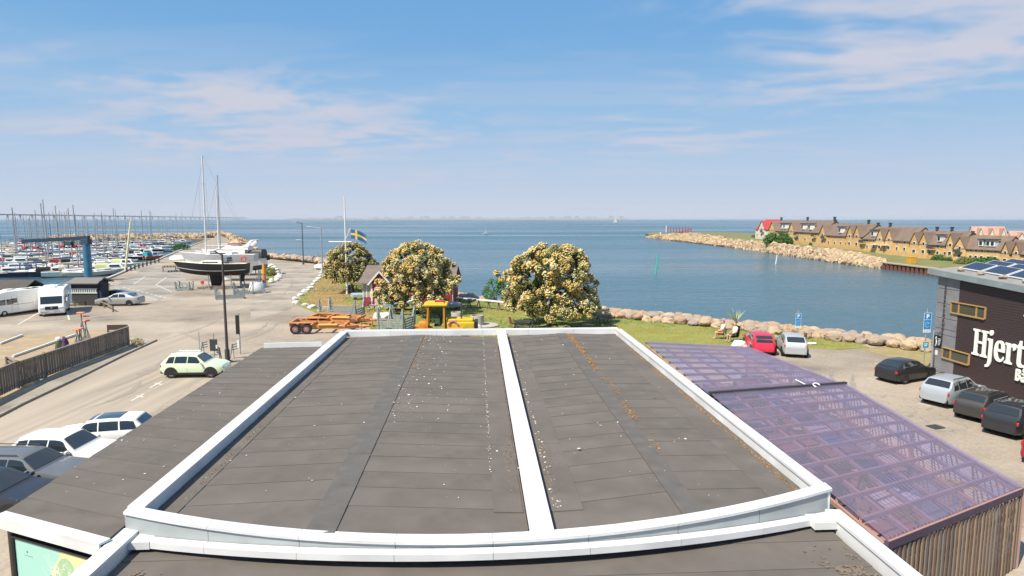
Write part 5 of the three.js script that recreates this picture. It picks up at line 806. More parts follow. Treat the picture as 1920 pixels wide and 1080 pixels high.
  const adv = (ch, font, size) => font.data.glyphs[ch].ha * size / font.data.resolution;
  let u = 3.05; for (const ch of 'Hjertm') { letter(ch, serif, 1.5, u, 1.72, signW, 'sign_letter', 0.06); u += adv(ch, serif, 1.5) * 0.61; }
  u = 6.02; for (const ch of 'Båt') { letter(ch, sans, 0.62, u, 0.98, signW, 'sign_letter'); u += adv(ch, sans, 0.62) * 0.66; }
  [...'SKEPPSHANDEL'].forEach((ch, i) => letter(ch, sans, 0.2, 0.62, 5.2 - i * 0.285, M('letter_dark', [0.05, 0.05, 0.055], { tex: null }), 'vertical_letter', 0.03));
  const cv = document.createElement('canvas'); cv.width = 256; cv.height = 256; const x = cv.getContext('2d'); x.fillStyle = '#16161a'; x.fillRect(0, 0, 256, 256); x.fillStyle = '#f2f2ea'; x.beginPath(); x.ellipse(70, 60, 26, 34, 0.3, 0, 7); x.fill(); x.beginPath(); x.ellipse(76, 130, 24, 50, -0.15, 0, 7); x.fill(); x.beginPath(); x.ellipse(60, 205, 20, 34, 0.5, 0, 7); x.fill(); for (let i = 0; i < 5; i++) x.fillRect(130, 60 + i * 30, 96 - i * 9, 10);
  const tx = new THREE.CanvasTexture(cv); tx.colorSpace = THREE.SRGBColorSpace;
  part(t, 'notice', grid(1, 1, (a, b) => P(0.06 + a * 0.66, 1.5 + b * 0.78, 0.055)), new THREE.MeshStandardMaterial({ map: tx, roughness: 0.5, side: THREE.DoubleSide }), true);
  part(t, 'sticker', beam(P(0.18, 1.2, 0.05), P(0.42, 1.2, 0.05), 0.02, 0.3), mats.white);
  part(t, 'wall_lamp', [rbox(0.16, 0.16, 0.16, ...P(6.4, 4.72, 0.14).toArray(), 0.06), rbox(0.14, 0.14, 0.14, ...P(6.35, 4.45, 0.14).toArray(), 0.06)], signW);
}

// ---------------------------------------------------------------- poles, lamps, signs
function lamp(name, label, base, h, arm, mat, r = 0.09, head = 0.7) {
  const t = thing(name, label, 'street lamp', base); part(t, 'base', cyl(r * 1.6, r * 1.5, 0.9, 0, 0, 0, 10), mat); part(t, 'post', cyl(r, r * 0.62, h, 0, 0, 0, 10), mat);
  part(t, 'arm', bar(V(0, h - 0.05, 0), V(arm, h + 0.18, 0), r * 0.5), mat); part(t, 'lamp_head', rbox(head, 0.14, 0.28, arm + Math.sign(arm) * head * 0.4, h + 0.2, 0, 0.05), mats.steel); return t;
}
lamp('street_lamp', 'tall dark street lamp rising beside the mint green SUV', spot(427, 680), 7.15, -0.45, M('lamp_brown', [0.07, 0.06, 0.055], { tex: null }), 0.1, 0.35);
lamp('street_lamp', 'grey street lamp with curved arm at the lawn corner', spot(605, 521), 8.0, -1.5, mats.steel, 0.12, 0.9);
const l3 = lamp('street_lamp', 'dark street lamp with two heads beside the rock bank', spot(569, 496), 8.6, -1.2, mats.darksteel, 0.12, 0.9); part(l3, 'lamp_head', [rbox(0.9, 0.2, 0.35, -0.9, 5.1, 0, 0.06), bar(V(0, 5.1, 0), V(-0.5, 5.1, 0), 0.06)], mats.steel);
function signTex(draw, w, h) { const c = document.createElement('canvas'); c.width = w; c.height = h; draw(c.getContext('2d'), w, h); const t = new THREE.CanvasTexture(c); t.colorSpace = THREE.SRGBColorSpace; return new THREE.MeshStandardMaterial({ map: t, roughness: 0.4, side: THREE.DoubleSide }); }
const pSign = signTex((x, w, h) => { x.fillStyle = '#eaf3f8'; x.fillRect(0, 0, w, h); x.fillStyle = '#2f86c4'; x.fillRect(8, 8, w - 16, 168); x.fillRect(8, 184, w - 16, 250); x.fillStyle = '#fff'; x.font = 'bold 150px sans-serif'; x.textAlign = 'center'; x.fillText('P', w / 2, 146); x.lineWidth = 16; x.strokeStyle = '#8fc4e6'; x.beginPath(); x.arc(w / 2, 310, 62, 0.6, 5.6); x.stroke(); x.beginPath(); x.moveTo(w / 2, 310); x.lineTo(w / 2 + 40, 270); x.stroke(); x.fillStyle = '#333'; for (let i = 0; i < 4; i++) x.fillRect(24 + i * 42, 462, 26, 22); }, 200, 512);
const blueSign = signTex((x, w, h) => { x.fillStyle = '#eaf3f8'; x.fillRect(0, 0, w, h); x.fillStyle = '#3d97ad'; x.fillRect(8, 8, w - 16, h - 16); x.fillStyle = '#fff'; x.fillRect(40, 60, w - 80, 20); x.fillRect(60, 110, w - 120, 20); }, 200, 200);
function parkSign(label, base, h, w, hh, lower) {
  const t = thing('parking_sign', label, 'sign', base, 0.1); part(t, 'post', cyl(0.035, 0.035, h + 0.25, 0, 0, 0, 8), mats.steel);
  part(t, 'sign_plate', box(w + 0.02, hh + 0.02, 0.02, 0, h - hh / 2, 0.045), mats.steel); part(t, 'sign_face', grid(1, 1, (u, v) => V((u - 0.5) * w, h - hh + v * hh, 0.06)), pSign, true);
  if (lower) { part(t, 'lower_plate', grid(1, 1, (u, v) => V((u - 0.5) * w * 0.9, h - hh - 1.0 + v * 0.42, 0.06)), blueSign, true); } return t;
}
parkSign('blue and white parking sign standing behind the silver hatchback', spot(1494, 640), 2.2, 0.44, 1.15, false);
parkSign('blue parking sign with extra plate beside the brown shop corner', spot(1731, 692), 3.6, 0.5, 1.25, true);
single('steel_post', [cyl(0.045, 0.045, 2.6, 0, 0, 0, 8), box(0.5, 0.05, 0.05, 0.2, 2.6, 0)].map((g) => g.translate(spot(1745, 698).x, 0, spot(1745, 698).z)), mats.steel, 'plain grey steel post at the brown shop corner', 'post');
{
  const t = thing('banner_sign', 'narrow black upright sign on a grey pole by the roof corner', 'sign', spot(451, 664)); part(t, 'pole', cyl(0.04, 0.04, 2.9, 0, 0, 0, 8), mats.steel); part(t, 'panel', rbox(0.24, 1.35, 0.05, -0.1, 2.1, 0.05, 0.02), mats.black); part(t, 'lower_plate', box(0.16, 0.5, 0.03, -0.1, 0.75, 0.05), mats.white);
  const s = thing('notice_sign', 'dark square notice sign on a thin pole beside mint SUV', 'sign', spot(403, 682)); part(s, 'pole', cyl(0.03, 0.03, 2.0, 0, 0, 0, 8), mats.steel); part(s, 'panel', rbox(0.5, 0.78, 0.04, 0, 1.25, 0.05, 0.02), M('sign_green', [0.035, 0.045, 0.045], { tex: null })); part(s, 'label_plate', box(0.1, 0.24, 0.01, 0.2, 1.15, 0.075), mats.white);
  [[379, 668, 'beside the roof of the mint SUV'], [414, 680, 'between the notice sign and dark lamp'], [435, 672, 'between dark lamp and narrow black sign']].forEach(([x, y, w], i) => {
    const k = thing('bike_stand', `grey pronged bicycle stand ${w}`, 'bicycle stand', spot(x, y), [0.2, 2.8, 0.1][i]); part(k, 'leg', bar(V(-0.12, 0, 0), V(0.05, 0.95, 0), 0.04), mats.steel); part(k, 'leg', bar(V(0.18, 0, 0.1), V(0.08, 0.95, 0), 0.035), mats.steel);
    for (let j = 0; j < 3; j++) part(k, 'prong', beam(V(0.05, 0.95 - j * 0.17, 0), V(0.4, 1.02 - j * 0.17, 0.12), 0.1, 0.05), mats.darksteel);
    if (i === 0) part(k, 'pole', cyl(0.025, 0.025, 1.7, -0.12, 0, 0.05, 6), mats.steel);
  });
}
for (const [x, y, h, m, l] of [[1230, 514, 3.4, M('marker_green', [0.02, 0.42, 0.3], { tex: null }), 'leaning green spar buoy in the bay'], [1455, 495, 2.2, mats.white, 'white spar buoy with red top before the rocks']]) {
  const t = thing('spar_buoy', l, 'buoy', spot(x, y, SEA)); part(t, 'spar', bar(V(-0.1, -0.4, 0), V(0.25 * (h / 3.4), h, 0), 0.14, 0.1, 10), m); part(t, 'top_mark', bar(V(0.25 * (h / 3.4), h, 0), V(0.28 * (h / 3.4), h + 0.35, 0), 0.11, 0.09, 10), m === mats.white ? tones.red : m);
}
{ // flagpole with yard and flag
  const t = thing('flagpole', 'white flagpole with yard arm flying a blue and yellow flag', 'flagpole', spot(651, 552)); const W = mats.white; // top near row 400
  part(t, 'pole', cyl(0.13, 0.07, 12.2, 0, 0, 0, 10), W); part(t, 'yard', bar(V(-2.1, 6.6, 0), V(0.75, 6.6, 0), 0.07), W); part(t, 'gaff', bar(V(0.05, 6.9, 0), V(0.62, 8.3, 0), 0.04), W);
  part(t, 'halyard', [bar(V(-2, 6.6, 0), V(-0.9, 0.3, 0), 0.015), bar(V(0.7, 6.6, 0), V(0.5, 0.3, 0), 0.015)], mats.steel);
  const blue = M('flag_blue', [0.02, 0.12, 0.3], { tex: null }), yel = M('flag_yellow', [0.75, 0.5, 0.03], { tex: null });
  const cloth = (u0, u1, v0, v1, o) => grid(10, 4, (a, b) => { const u = lerp(u0, u1, a), v = lerp(v0, v1, b); return V(0.68 + u * 1.9, 8.15 - u * 0.75 * u - (1 - v) * 1.15, 0.14 * Math.sin(u * 6) * u + o); });
  part(t, 'flag', [cloth(0, 0.3, 0, 0.4, 0), cloth(0.42, 1, 0, 0.4, 0), cloth(0, 0.3, 0.6, 1, 0), cloth(0.42, 1, 0.6, 1, 0)], blue); part(t, 'flag_cross', [cloth(0.3, 0.42, 0, 1, 0.004), cloth(0, 0.3, 0.4, 0.6, 0), cloth(0.42, 1, 0.4, 0.6, 0)], yel);
}

// ---------------------------------------------------------------- red house with porch
{
  const red = M('red_board', [0.34, 0.03, 0.06], { tex: 'grain', size: 0.5, sizeY: 3 }), t = thing('red_house', 'dark red boarded house with white trim and gabled porch', 'house', spot(848, 572), -0.02), roof = M('house_roof', [0.2, 0.16, 0.14], { tex: 'blotch', size: 2 });
  const L = 9.6, D = 5.4, e = 2.85, r = 4.15; // runs to -x from its right front corner
  part(t, 'wall', [box(L, e, 0.12, -L / 2, e / 2, 0), box(L, e, 0.12, -L / 2, e / 2, -D), box(0.12, e, D - 0.12, 0, e / 2, -D / 2), box(0.12, e, D - 0.12, -L, e / 2, -D / 2), tri([[V(0.06, e, 0), V(0.06, e, -D), V(0.06, r, -D / 2)], [V(-L - 0.06, e, 0), V(-L - 0.06, e, -D), V(-L - 0.06, r, -D / 2)]])], red);
  for (let i = 0; i < 38; i++) part(t, 'wall_board', box(0.235, e, 0.03, -0.13 - i * 0.253, e / 2, 0.075), red);
  const rf = part(t, 'roof', [plate(V(-L - 0.4, e - 0.15, 0.5), V(0.4, e - 0.15, 0.5), V(0.4, r + 0.05, -D / 2), V(-L - 0.4, r + 0.05, -D / 2), 0.12), plate(V(-L - 0.4, r + 0.05, -D / 2), V(0.4, r + 0.05, -D / 2), V(0.4, e - 0.15, -D - 0.5), V(-L - 0.4, e - 0.15, -D - 0.5), 0.12)], roof);
  part(rf, 'gutter', [box(L + 0.8, 0.1, 0.1, -L / 2, e - 0.2, 0.55), bar(V(0.1, e - 0.2, 0.5), V(0.1, 0.1, 0.12), 0.05)], mats.white);
  for (const x of [-1.6, -3.6, -5.4]) { const w = part(t, 'window', box(1.0, 1.2, 0.1, x, 1.65, 0.11), mats.white); part(w, 'pane', [box(0.38, 1.0, 0.04, x - 0.22, 1.65, 0.17), box(0.38, 1.0, 0.04, x + 0.22, 1.65, 0.17)], mats.glass); }
  // porch and glazed veranda at the left end
  const px = -7.45, w = 0.95, z = 2.1, pe = 2.75, pr = 3.85, pink = M('red_sunny', [0.42, 0.035, 0.09], { tex: 'grain', size: 0.5, sizeY: 3 });  // brighter copy of the house red, sunlight put into the colour
  part(t, 'porch_wall', [tri([[V(px - w, 0, z), V(px + w, 0, z), V(px + w, pe, z), V(px, pr, z), V(px - w, pe, z)]]), box(0.1, pe, z, px - w, pe / 2, z / 2), box(0.1, pe, z, px + w, pe / 2, z / 2)], pink);
  part(t, 'porch_roof', [-1, 1].map((s) => plate(V(px + s * (w + 0.3), pe - 0.28, z + 0.25), V(px, pr + 0.08, z + 0.25), V(px, pr + 0.08, -D / 2), V(px + s * (w + 0.3), pe - 0.28, -0.2), 0.08)), roof);
  part(t, 'bargeboard', [-1, 1].map((s) => beam(V(px + s * (w + 0.3), pe - 0.3, z + 0.28), V(px, pr + 0.04, z + 0.28), 0.05, 0.17)), mats.white);
  part(t, 'corner_board', [-1, 1].map((s) => box(0.16, pe - 0.15, 0.06, px + s * (w - 0.06), (pe - 0.15) / 2, z + 0.04)), mats.white);
  part(t, 'name_board', box(1.3, 0.2, 0.04, px, 2.62, z + 0.04), M('pink_board', [0.62, 0.22, 0.25], { tex: null })); part(t, 'vent', box(0.2, 0.2, 0.04, px, 3.1, z + 0.03), mats.white);
  const dr = part(t, 'door', box(0.95, 2.0, 0.06, px + 0.05, 1.05, z + 0.05), M('door_cream', [0.75, 0.7, 0.55], { tex: null })); part(dr, 'door_glass', [box(0.16, 1.5, 0.02, px - 0.1, 1.15, z + 0.09), box(0.16, 1.5, 0.02, px + 0.22, 1.15, z + 0.09)], mats.steel); part(t, 'door_frame', [box(0.1, 2.2, 0.05, px - 0.52, 1.1, z + 0.05), box(0.1, 2.2, 0.05, px + 0.62, 1.1, z + 0.05), box(1.24, 0.1, 0.05, px + 0.05, 2.15, z + 0.05)], mats.white);
  part(t, 'veranda_wall', [box(1.6, 0.95, 0.1, -L + 0.75, 0.48, 0.9), box(0.1, 0.95, 2.6, -L - 0.05, 0.48, -0.4)], pink); for (let i = 0; i < 4; i++) { part(t, 'veranda_post', box(0.1, 1.75, 0.1, -L + 0.02 + i * 0.4, 1.8, 0.9), mats.white); if (i < 3) part(t, 'pane', box(0.3, 1.5, 0.03, -L + 0.22 + i * 0.4, 1.75, 0.9), M('veranda_glass', [0.3, 0.36, 0.26], { tex: null, roughness: 0.08 })); }
  part(t, 'veranda_roof', plate(V(-L - 0.5, 2.55, 1.4), V(px - w, 2.55, 1.4), V(px - w, 3.3, -1.2), V(-L - 0.5, 3.3, -1.2), 0.1), roof);
}
// upturned dinghies by the house
function upturned(label, pos, turn, L, W, Hh, mat) {
  const t = thing('upturned_dinghy', label, 'dinghy', pos, turn); part(t, 'hull', crease(loft(Array.from({ length: 8 }, (_, i) => { const u = i / 7, b = W / 2 * (u < 0.6 ? 1 : Math.sqrt(Math.max(0.02, 1 - ((u - 0.6) / 0.42) ** 2))); return Array.from({ length: 9 }, (_, k) => { const a = k / 8 * Math.PI; return V(-L / 2 + u * L, 0.35 + Math.pow(Math.sin(a), 0.6) * Hh * (1 - 0.3 * u * u), Math.cos(a) * b); }); })), 0.6), mat); part(t, 'trestle', [-0.3, 0.3].map((k) => box(0.08, 0.36, W * 0.8, k * L, 0.18, 0)), mats.greywood); part(t, 'keel_strip', box(L * 0.8, 0.04, 0.05, -L * 0.06, 0.36 + Hh, 0), mats.steel); return t;
}
upturned('grey-blue dinghy turned over along the red house wall', spot(744, 581), 0.05, 2.6, 1.2, 0.42, M('dinghy_blue', [0.22, 0.33, 0.36], { tex: 'blotch', size: 1 }));
upturned('pale blue dinghy turned over beside the porch veranda', spot(677, 561), 0.5, 2.2, 1.2, 0.45, M('dinghy_pale', [0.36, 0.48, 0.55], { tex: 'blotch', size: 1 }));
upturned('light grey dinghy turned over at the house corner behind the loader', spot(845, 580), 0.1, 2.4, 1.2, 0.5, M('dinghy_grey', [0.5, 0.53, 0.53], { tex: 'blotch', size: 1 }));
function bicycle(label, pos, turn, c) { const t = thing('bicycle', label, 'bicycle', pos, turn); for (const x of [-0.52, 0.52]) { const w = new THREE.Group(); w.name = 'wheel'; w.position.set(x, 0.34, 0); t.add(w); part(w, 'tyre', new THREE.TorusGeometry(0.32, 0.025, 6, 20), mats.rubber); part(w, 'spokes', [0, 1, 2, 3].map((i) => box(0.01, 0.62, 0.01).rotateZ(i * 0.785)), mats.steel); } part(t, 'frame', [bar(V(-0.52, 0.34, 0), V(-0.15, 0.36, 0), 0.018), bar(V(-0.15, 0.36, 0), V(-0.25, 0.85, 0), 0.018), bar(V(-0.15, 0.36, 0), V(0.38, 0.8, 0), 0.02), bar(V(-0.22, 0.75, 0), V(0.38, 0.8, 0), 0.018), bar(V(0.52, 0.34, 0), V(0.36, 0.95, 0), 0.018)], c); part(t, 'saddle', rbox(0.26, 0.06, 0.14, -0.27, 0.9, 0, 0.03), mats.black); part(t, 'handlebar', bar(V(0.34, 0.98, -0.28), V(0.34, 0.98, 0.28), 0.016), mats.steel); return t; }
bicycle('black bicycle leaning at the porch corner', spot(688, 581), 0.3, mats.black); bicycle('white bicycle standing before the porch door', spot(698, 585), 0.1, mats.white); bicycle('dark red bicycle against the porch front', spot(703, 582), 0.4, tones.wine);
{ const t = thing('litter_bin', 'grey litter bin beside the darker tree trunk', 'bin', spot(655, 551)); part(t, 'body', cyl(0.42, 0.45, 1.0, 0, 0, 0, 14), mats.darksteel); part(t, 'lid', cyl(0.46, 0.3, 0.15, 0, 1, 0, 14), mats.steel); }

// ---------------------------------------------------------------- boat cradles, trailers, loader
const galv = M('galvanised', [0.33, 0.38, 0.38], { metalness: 0.25, roughness: 0.55, tex: 'blotch', size: 0.8 });
function cradle(label, pos, turn, L, W, Hh, group, walls = true) {
  const t = thing('boat_cradle', label, 'cradle', pos, turn, group);
  part(t, 'base_frame', [beam(V(-L / 2, 0.15, W / 2), V(L / 2, 0.15, W / 2), 0.14, 0.16), beam(V(-L / 2, 0.15, -W / 2), V(L / 2, 0.15, -W / 2), 0.14, 0.16), beam(V(-L / 2, 0.15, -W / 2), V(-L / 2, 0.15, W / 2), 0.14, 0.15), beam(V(L / 2, 0.15, -W / 2), V(L / 2, 0.15, W / 2), 0.14, 0.15)], galv);
  for (const sx of [-1, 1]) for (const sz of [-1, 1]) part(t, 'upright', [beam(V(sx * L / 2, 0.2, sz * W / 2), V(sx * L / 2 + sx * 0.05, Hh, sz * W / 2), 0.14, 0.16), beam(V(sx * L / 2, 0.2, sz * W * 0.18), V(sx * L / 2 + sx * 0.04, Hh * 0.96, sz * W / 2), 0.07, 0.08), beam(V(sx * (L / 2 - 0.55), 0.2, sz * W / 2), V(sx * L / 2, Hh * 0.95, sz * W / 2), 0.07, 0.08)], galv);
  for (let i = 0; i < (walls ? 5 : 1); i++) { const y = 0.32 + i * 0.21; part(t, 'rail', beam(V(-L / 2, y, W / 2), V(L / 2, y, W / 2), 0.05, 0.13), galv); part(t, 'rail', beam(V(-L / 2, y, -W / 2), V(L / 2, y, -W / 2), 0.05, 0.13), galv); if (walls) part(t, 'rail', beam(V(L / 2, y, -W / 2), V(L / 2, y, W / 2), 0.05, 0.13), galv); }
  return t;
}
cradle('grey steel boat cradle with four tall uprights behind orange trailers', spot(642, 602), -0.12, 3.3, 2.3, 2.1);
cradle('grey steel boat cradle with a gull on it beside the loader', spot(744, 621), -0.3, 2.2, 2.2, 2.1);
cradle('low empty cradle on the asphalt ahead of the black bow', spot(346, 544), 0.1, 1.7, 1.2, 1.2, null, false);
cradle('grey cradle standing behind the black boat rudder', spot(470, 538), 0.5, 2.4, 1.8, 2.3, null, false);
cradle('grey cradle frame lying nearest the dark lamp post', spot(432, 560), 0.35, 3, 1.2, 1.3, null, false);
cradle('grey cradle between concrete block and lying cradle frame', spot(457, 551), 0.4, 2.2, 1.5, 1.5, null, false);
for (const [x, y, l] of [[392, 543, 'under the black hull forward of the keel'], [434, 543, 'under the black hull aft of the keel']]) { const t = thing('hull_prop', `grey steel prop ${l}`, 'prop', spot(x, y)); part(t, 'post', cyl(0.08, 0.07, 2.0, 0, 0, 0, 8), mats.steel); part(t, 'foot', box(0.8, 0.12, 0.8, 0, 0.06, 0), mats.steel); part(t, 'pad', rbox(0.3, 0.08, 0.4, 0, 2.02, 0, 0.03), mats.black); }
{ const t = thing('keel_block', 'long low timber block under the black boat keel', 'block', spot(404, 542)); part(t, 'timber', box(4.4, 0.28, 0.9, 0, 0.14, 0), mats.greywood); part(t, 'timber', box(2.4, 0.14, 0.7, 0, 0.35, 0), mats.greywood); }
single('concrete_block', loft([[1.1, 0, 0.9], [0.75, 1.3, 0.6]].map(([w, y, d]) => [V(-w, y, -d), V(w, y, -d), V(w, y, d), V(-w, y, d)])).rotateY(0.4).translate(spot(482, 549).x, 0, spot(482, 549).z), mats.white, 'white tapered concrete block beside the cradles', 'block');
{ const t = thing('marker_post', 'orange and red post with white foot beside the round bed', 'post', spot(496, 537)); part(t, 'foot', cyl(0.45, 0.3, 0.5, 0, 0, 0, 10), mats.white); part(t, 'lower_post', cyl(0.28, 0.24, 1.3, 0, 0.5, 0, 10), M('salmon', [0.6, 0.25, 0.16], { tex: null })); part(t, 'upper_post', cyl(0.3, 0.16, 1.4, 0, 1.8, 0, 10), M('amber', [0.65, 0.3, 0.03], { tex: null }));
  const s = thing('round_sign', 'small round red sign on a short post under the black bow', 'sign', spot(381, 545)); part(s, 'post', cyl(0.04, 0.04, 1.0, 0, 0, 0, 6), mats.steel); part(s, 'disc', cyl(0.24, 0.24, 0.04, 0, 0, 0, 18).rotateX(Math.PI / 2).translate(0, 1.1, 0.05), tones.red); }
{ const t = thing('timber_rack', 'low brown timber racks stacked on the quay before the black bow', 'rack', spot(318, 508), 0.5); for (let i = 0; i < 3; i++) part(t, 'frame', [box(2.2, 0.12, 0.12, 0, 0.9, i * 1.4), box(0.12, 0.9, 0.12, -1, 0.45, i * 1.4), box(0.12, 0.9, 0.12, 1, 0.45, i * 1.4)], mats.wood); for (let i = 0; i < 5; i++) part(t, 'plank', box(0.25, 0.08, 5, -0.9 + i * 0.45, 1.0, 1.4), mats.wood);
  const u = thing('timber_rack', 'pinkish planks stacked behind the black bow', 'planks', spot(352, 504), 0.1); for (let i = 0; i < 5; i++) part(u, 'plank', box(4.5 - i * 0.4, 0.14, 0.5, i * 0.15, 0.2 + i * 0.2, (i % 2) * 0.4), M('pink_wood', [0.5, 0.34, 0.27], { tex: 'grain', size: 1 })); }
for (let i = 0; i < 9; i++) { const p = spot(238 + i * 7.5, 510 - i * 2.3), t = thing('quay_bollard', 'short dark mooring bollard along the quay edge', 'bollard', p, 0, 'bollards along the quay'); part(t, 'post', cyl(0.16, 0.14, 0.7, 0, 0, 0, 8), mats.darksteel); part(t, 'cap', cyl(0.2, 0.16, 0.12, 0, 0.7, 0, 8), mats.darksteel); }
const orange = M('trailer_orange', [0.68, 0.28, 0.09], { tex: 'blotch', size: 1.5, roughness: 0.6 });
function trailer(label, pos, turn, L, hi) {
  const t = thing('boat_trailer', label, 'trailer', pos, turn), W = 2.2, y = hi ? 0.75 : 0.5; // drawbar towards +x
  for (const s of [1, -1]) { part(t, 'side_beam', [beam(V(-L / 2, y + 0.2, s * W / 2), V(L / 2 - 1.4, y, s * W / 2), 0.12, 0.26), beam(V(L / 2 - 1.4, y, s * W / 2), V(L / 2, y - 0.1, 0), 0.16, 0.22)], orange); part(t, 'fender', box(2.1, 0.06, 0.42, -L / 2 + 0.95, 0.95, s * (W / 2 + 0.1)), orange); for (const x of [0.5, 1.4]) addWheel(t, -L / 2 + x, s * (W / 2 + 0.12), 0.42, 0.28, M('rim_pink', [0.35, 0.2, 0.18], { tex: null })); }
  part(t, 'rear_box', box(0.14, 0.36, W, -L / 2 + 0.05, 0.8, 0), orange); for (let i = 0; i < 3; i++) part(t, 'cross_beam', box(0.16, 0.18, W, -L / 2 + 1.6 + i * 1.4, y + 0.1, 0), orange);
  part(t, 'drawbar', [bar(V(L / 2 - 0.2, y - 0.1, 0), V(L / 2 + 0.9, y - 0.05, 0), 0.09), cyl(0.07, 0.07, 0.7, L / 2 + 0.2, 0, 0, 8)], orange); part(t, 'plank', rbox(1.6, 0.1, 0.35, 0.4, y + 0.25, W / 2, 0.02), M('trailer_yellow', [0.66, 0.42, 0.1], { tex: null })); return t;
}
trailer('low orange boat trailer with tandem wheels at the roof corner', spot(612, 621), 0.06, 5.4, false);
trailer('second orange boat trailer beneath the grey four-post cradle', spot(640, 612), -0.1, 5.2, true);
{ const t = thing('wheel_loader', 'yellow and orange wheel loader with open glazed cab', 'loader', spot(826, 646), 0.04), ye = M('loader_yellow', [0.68, 0.48, 0.03], { tex: 'blotch', size: 1.5 }), og = M('loader_orange', [0.65, 0.27, 0.03], { tex: 'blotch', size: 1.5 });
  part(t, 'hood', [rbox(2.1, 0.75, 1.4, 1.55, 1.45, 0, 0.12), rbox(2.0, 0.25, 1.3, 1.5, 1.9, -0.05, 0.1)], ye); part(t, 'grille', rbox(0.25, 1.0, 1.3, 2.7, 1.35, 0, 0.05), mats.black); part(t, 'chassis', box(4.6, 0.4, 1.0, 0.3, 0.9, 0), og);
  for (const [x, z] of [[-0.95, 0.75], [0.35, 0.75], [-0.95, -0.75], [0.35, -0.75]]) part(t, 'cab_post', beam(V(x, 1.0, z), V(x + (x < 0 ? 0.12 : -0.02), 3.0, z * 0.95), 0.12, 0.14), og);
  part(t, 'cab_roof', [rbox(1.75, 0.2, 1.75, -0.28, 3.1, 0, 0.08), rbox(1.3, 0.12, 1.3, -0.3, 3.22, 0, 0.06)], ye); part(t, 'beacon', rbox(0.75, 0.14, 0.2, 0.0, 3.35, 0.3, 0.06), tones.red);
  part(t, 'cab_glass', [box(0.02, 1.5, 1.3, -0.9, 2.2, 0), box(0.02, 1.5, 1.3, 0.3, 2.2, 0), box(1.1, 1.4, 0.02, -0.3, 2.2, -0.72)], M('cab_glass', [0.5, 0.62, 0.58], { tex: null, physical: true, transmission: 0.85, thickness: 0, roughness: 0.03 })); part(t, 'seat', [rbox(0.5, 0.16, 0.5, -0.2, 1.5, 0, 0.05), rbox(0.14, 0.7, 0.5, 0.05, 1.85, 0, 0.05)], mats.black); part(t, 'exhaust', cyl(0.06, 0.05, 1.3, 1.6, 1.9, 0.3, 8), mats.darksteel); part(t, 'steering_wheel', new THREE.TorusGeometry(0.2, 0.025, 6, 16).rotateX(1.1).translate(-0.55, 1.8, 0), mats.black);
  part(t, 'mudguard', [rbox(1.2, 0.1, 0.55, -1.0, 1.35, 0.95, 0.04), rbox(1.2, 0.1, 0.55, 1.2, 1.4, 0.95, 0.04)], og); for (const x of [-1.1, 1.3]) for (const z of [-0.95, 0.95]) addWheel(t, x, z, 0.65, 0.5, ye); part(t, 'lift_arm', [beam(V(-0.9, 1.7, 0.5), V(-2.3, 0.7, 0.5), 0.16, 0.28), beam(V(-0.9, 1.7, -0.5), V(-2.3, 0.7, -0.5), 0.16, 0.28)], og); part(t, 'hydraulics', [bar(V(-1.0, 1.2, 0.2), V(-1.9, 1.5, 0.2), 0.1), rbox(0.6, 0.6, 0.7, -1.3, 1.5, 0, 0.15)], og); part(t, 'purple_hose', new THREE.TorusGeometry(0.35, 0.05, 6, 14, 3).rotateX(-0.4).translate(1.0, 1.55, 0.85), M('purple', [0.3, 0.08, 0.35], { tex: null })); }
for (const [x, y, r, h, l] of [[857, 597, 0.58, 0.62, 'concrete well ring beside the loader exhaust'], [895, 611, 0.6, 0.95, 'taller concrete well ring on a round slab']]) { const t = thing('concrete_ring', l, 'well ring', spot(x, y)), p = [[r * 0.86, h], [r, h], [r, 0], [r * 0.86, 0], [r * 0.86, h]].map(([a, b]) => new THREE.Vector2(a, b)); part(t, 'ring', new THREE.LatheGeometry(p, 24), mats.concrete); part(t, 'soil', cyl(r * 0.86, r * 0.86, h * 0.8, 0, 0, 0, 20), M('soil', [0.3, 0.16, 0.08])); if (h > 0.8) part(t, 'slab', cyl(1.35, 1.35, 0.12, 0.55, 0, 0.05, 28), mats.concrete); }
{ const a = spot(858, 574), b = spot(958, 585), t = thing('long_plank', 'long white plank table on wooden trestles along the shore', 'table'); for (let i = 0; i < 4; i++) part(t, 'plank', beam(a.clone().lerp(b, i / 4).setY(0.95), a.clone().lerp(b, (i + 0.99) / 4).setY(0.95), 0.5, 0.1), mats.white); for (let i = 0; i < 6; i++) { const p = a.clone().lerp(b, 0.04 + i * 0.184); part(t, 'trestle', [bar(p.clone().add(V(-0.15, 0, 0.35)), p.clone().add(V(0, 0.9, 0.1)), 0.05), bar(p.clone().add(V(0.15, 0, -0.35)), p.clone().add(V(0, 0.9, -0.1)), 0.05), bar(p.clone().add(V(0.25, 0, 0.2)), p.clone().add(V(0.02, 0.9, 0)), 0.05)], mats.greywood); } }
function picnic(label, pos, turn, m, s = 1) { const t = thing('picnic_table', label, 'table', pos, turn); for (let i = 0; i < 4; i++) part(t, 'table_plank', box(1.8 * s, 0.04, 0.17, 0, 0.74, -0.28 + i * 0.185), m); for (const z of [-0.7, 0.7]) part(t, 'bench_seat', box(1.8 * s, 0.045, 0.25, 0, 0.45, z), m); for (const x of [-0.65 * s, 0.65 * s]) part(t, 'leg', [beam(V(x, 0, -0.7), V(x, 0.74, -0.2), 0.06, 0.09), beam(V(x, 0, 0.7), V(x, 0.74, 0.2), 0.06, 0.09), beam(V(x, 0.42, -0.8), V(x, 0.42, 0.8), 0.05, 0.09)], m); return t; }
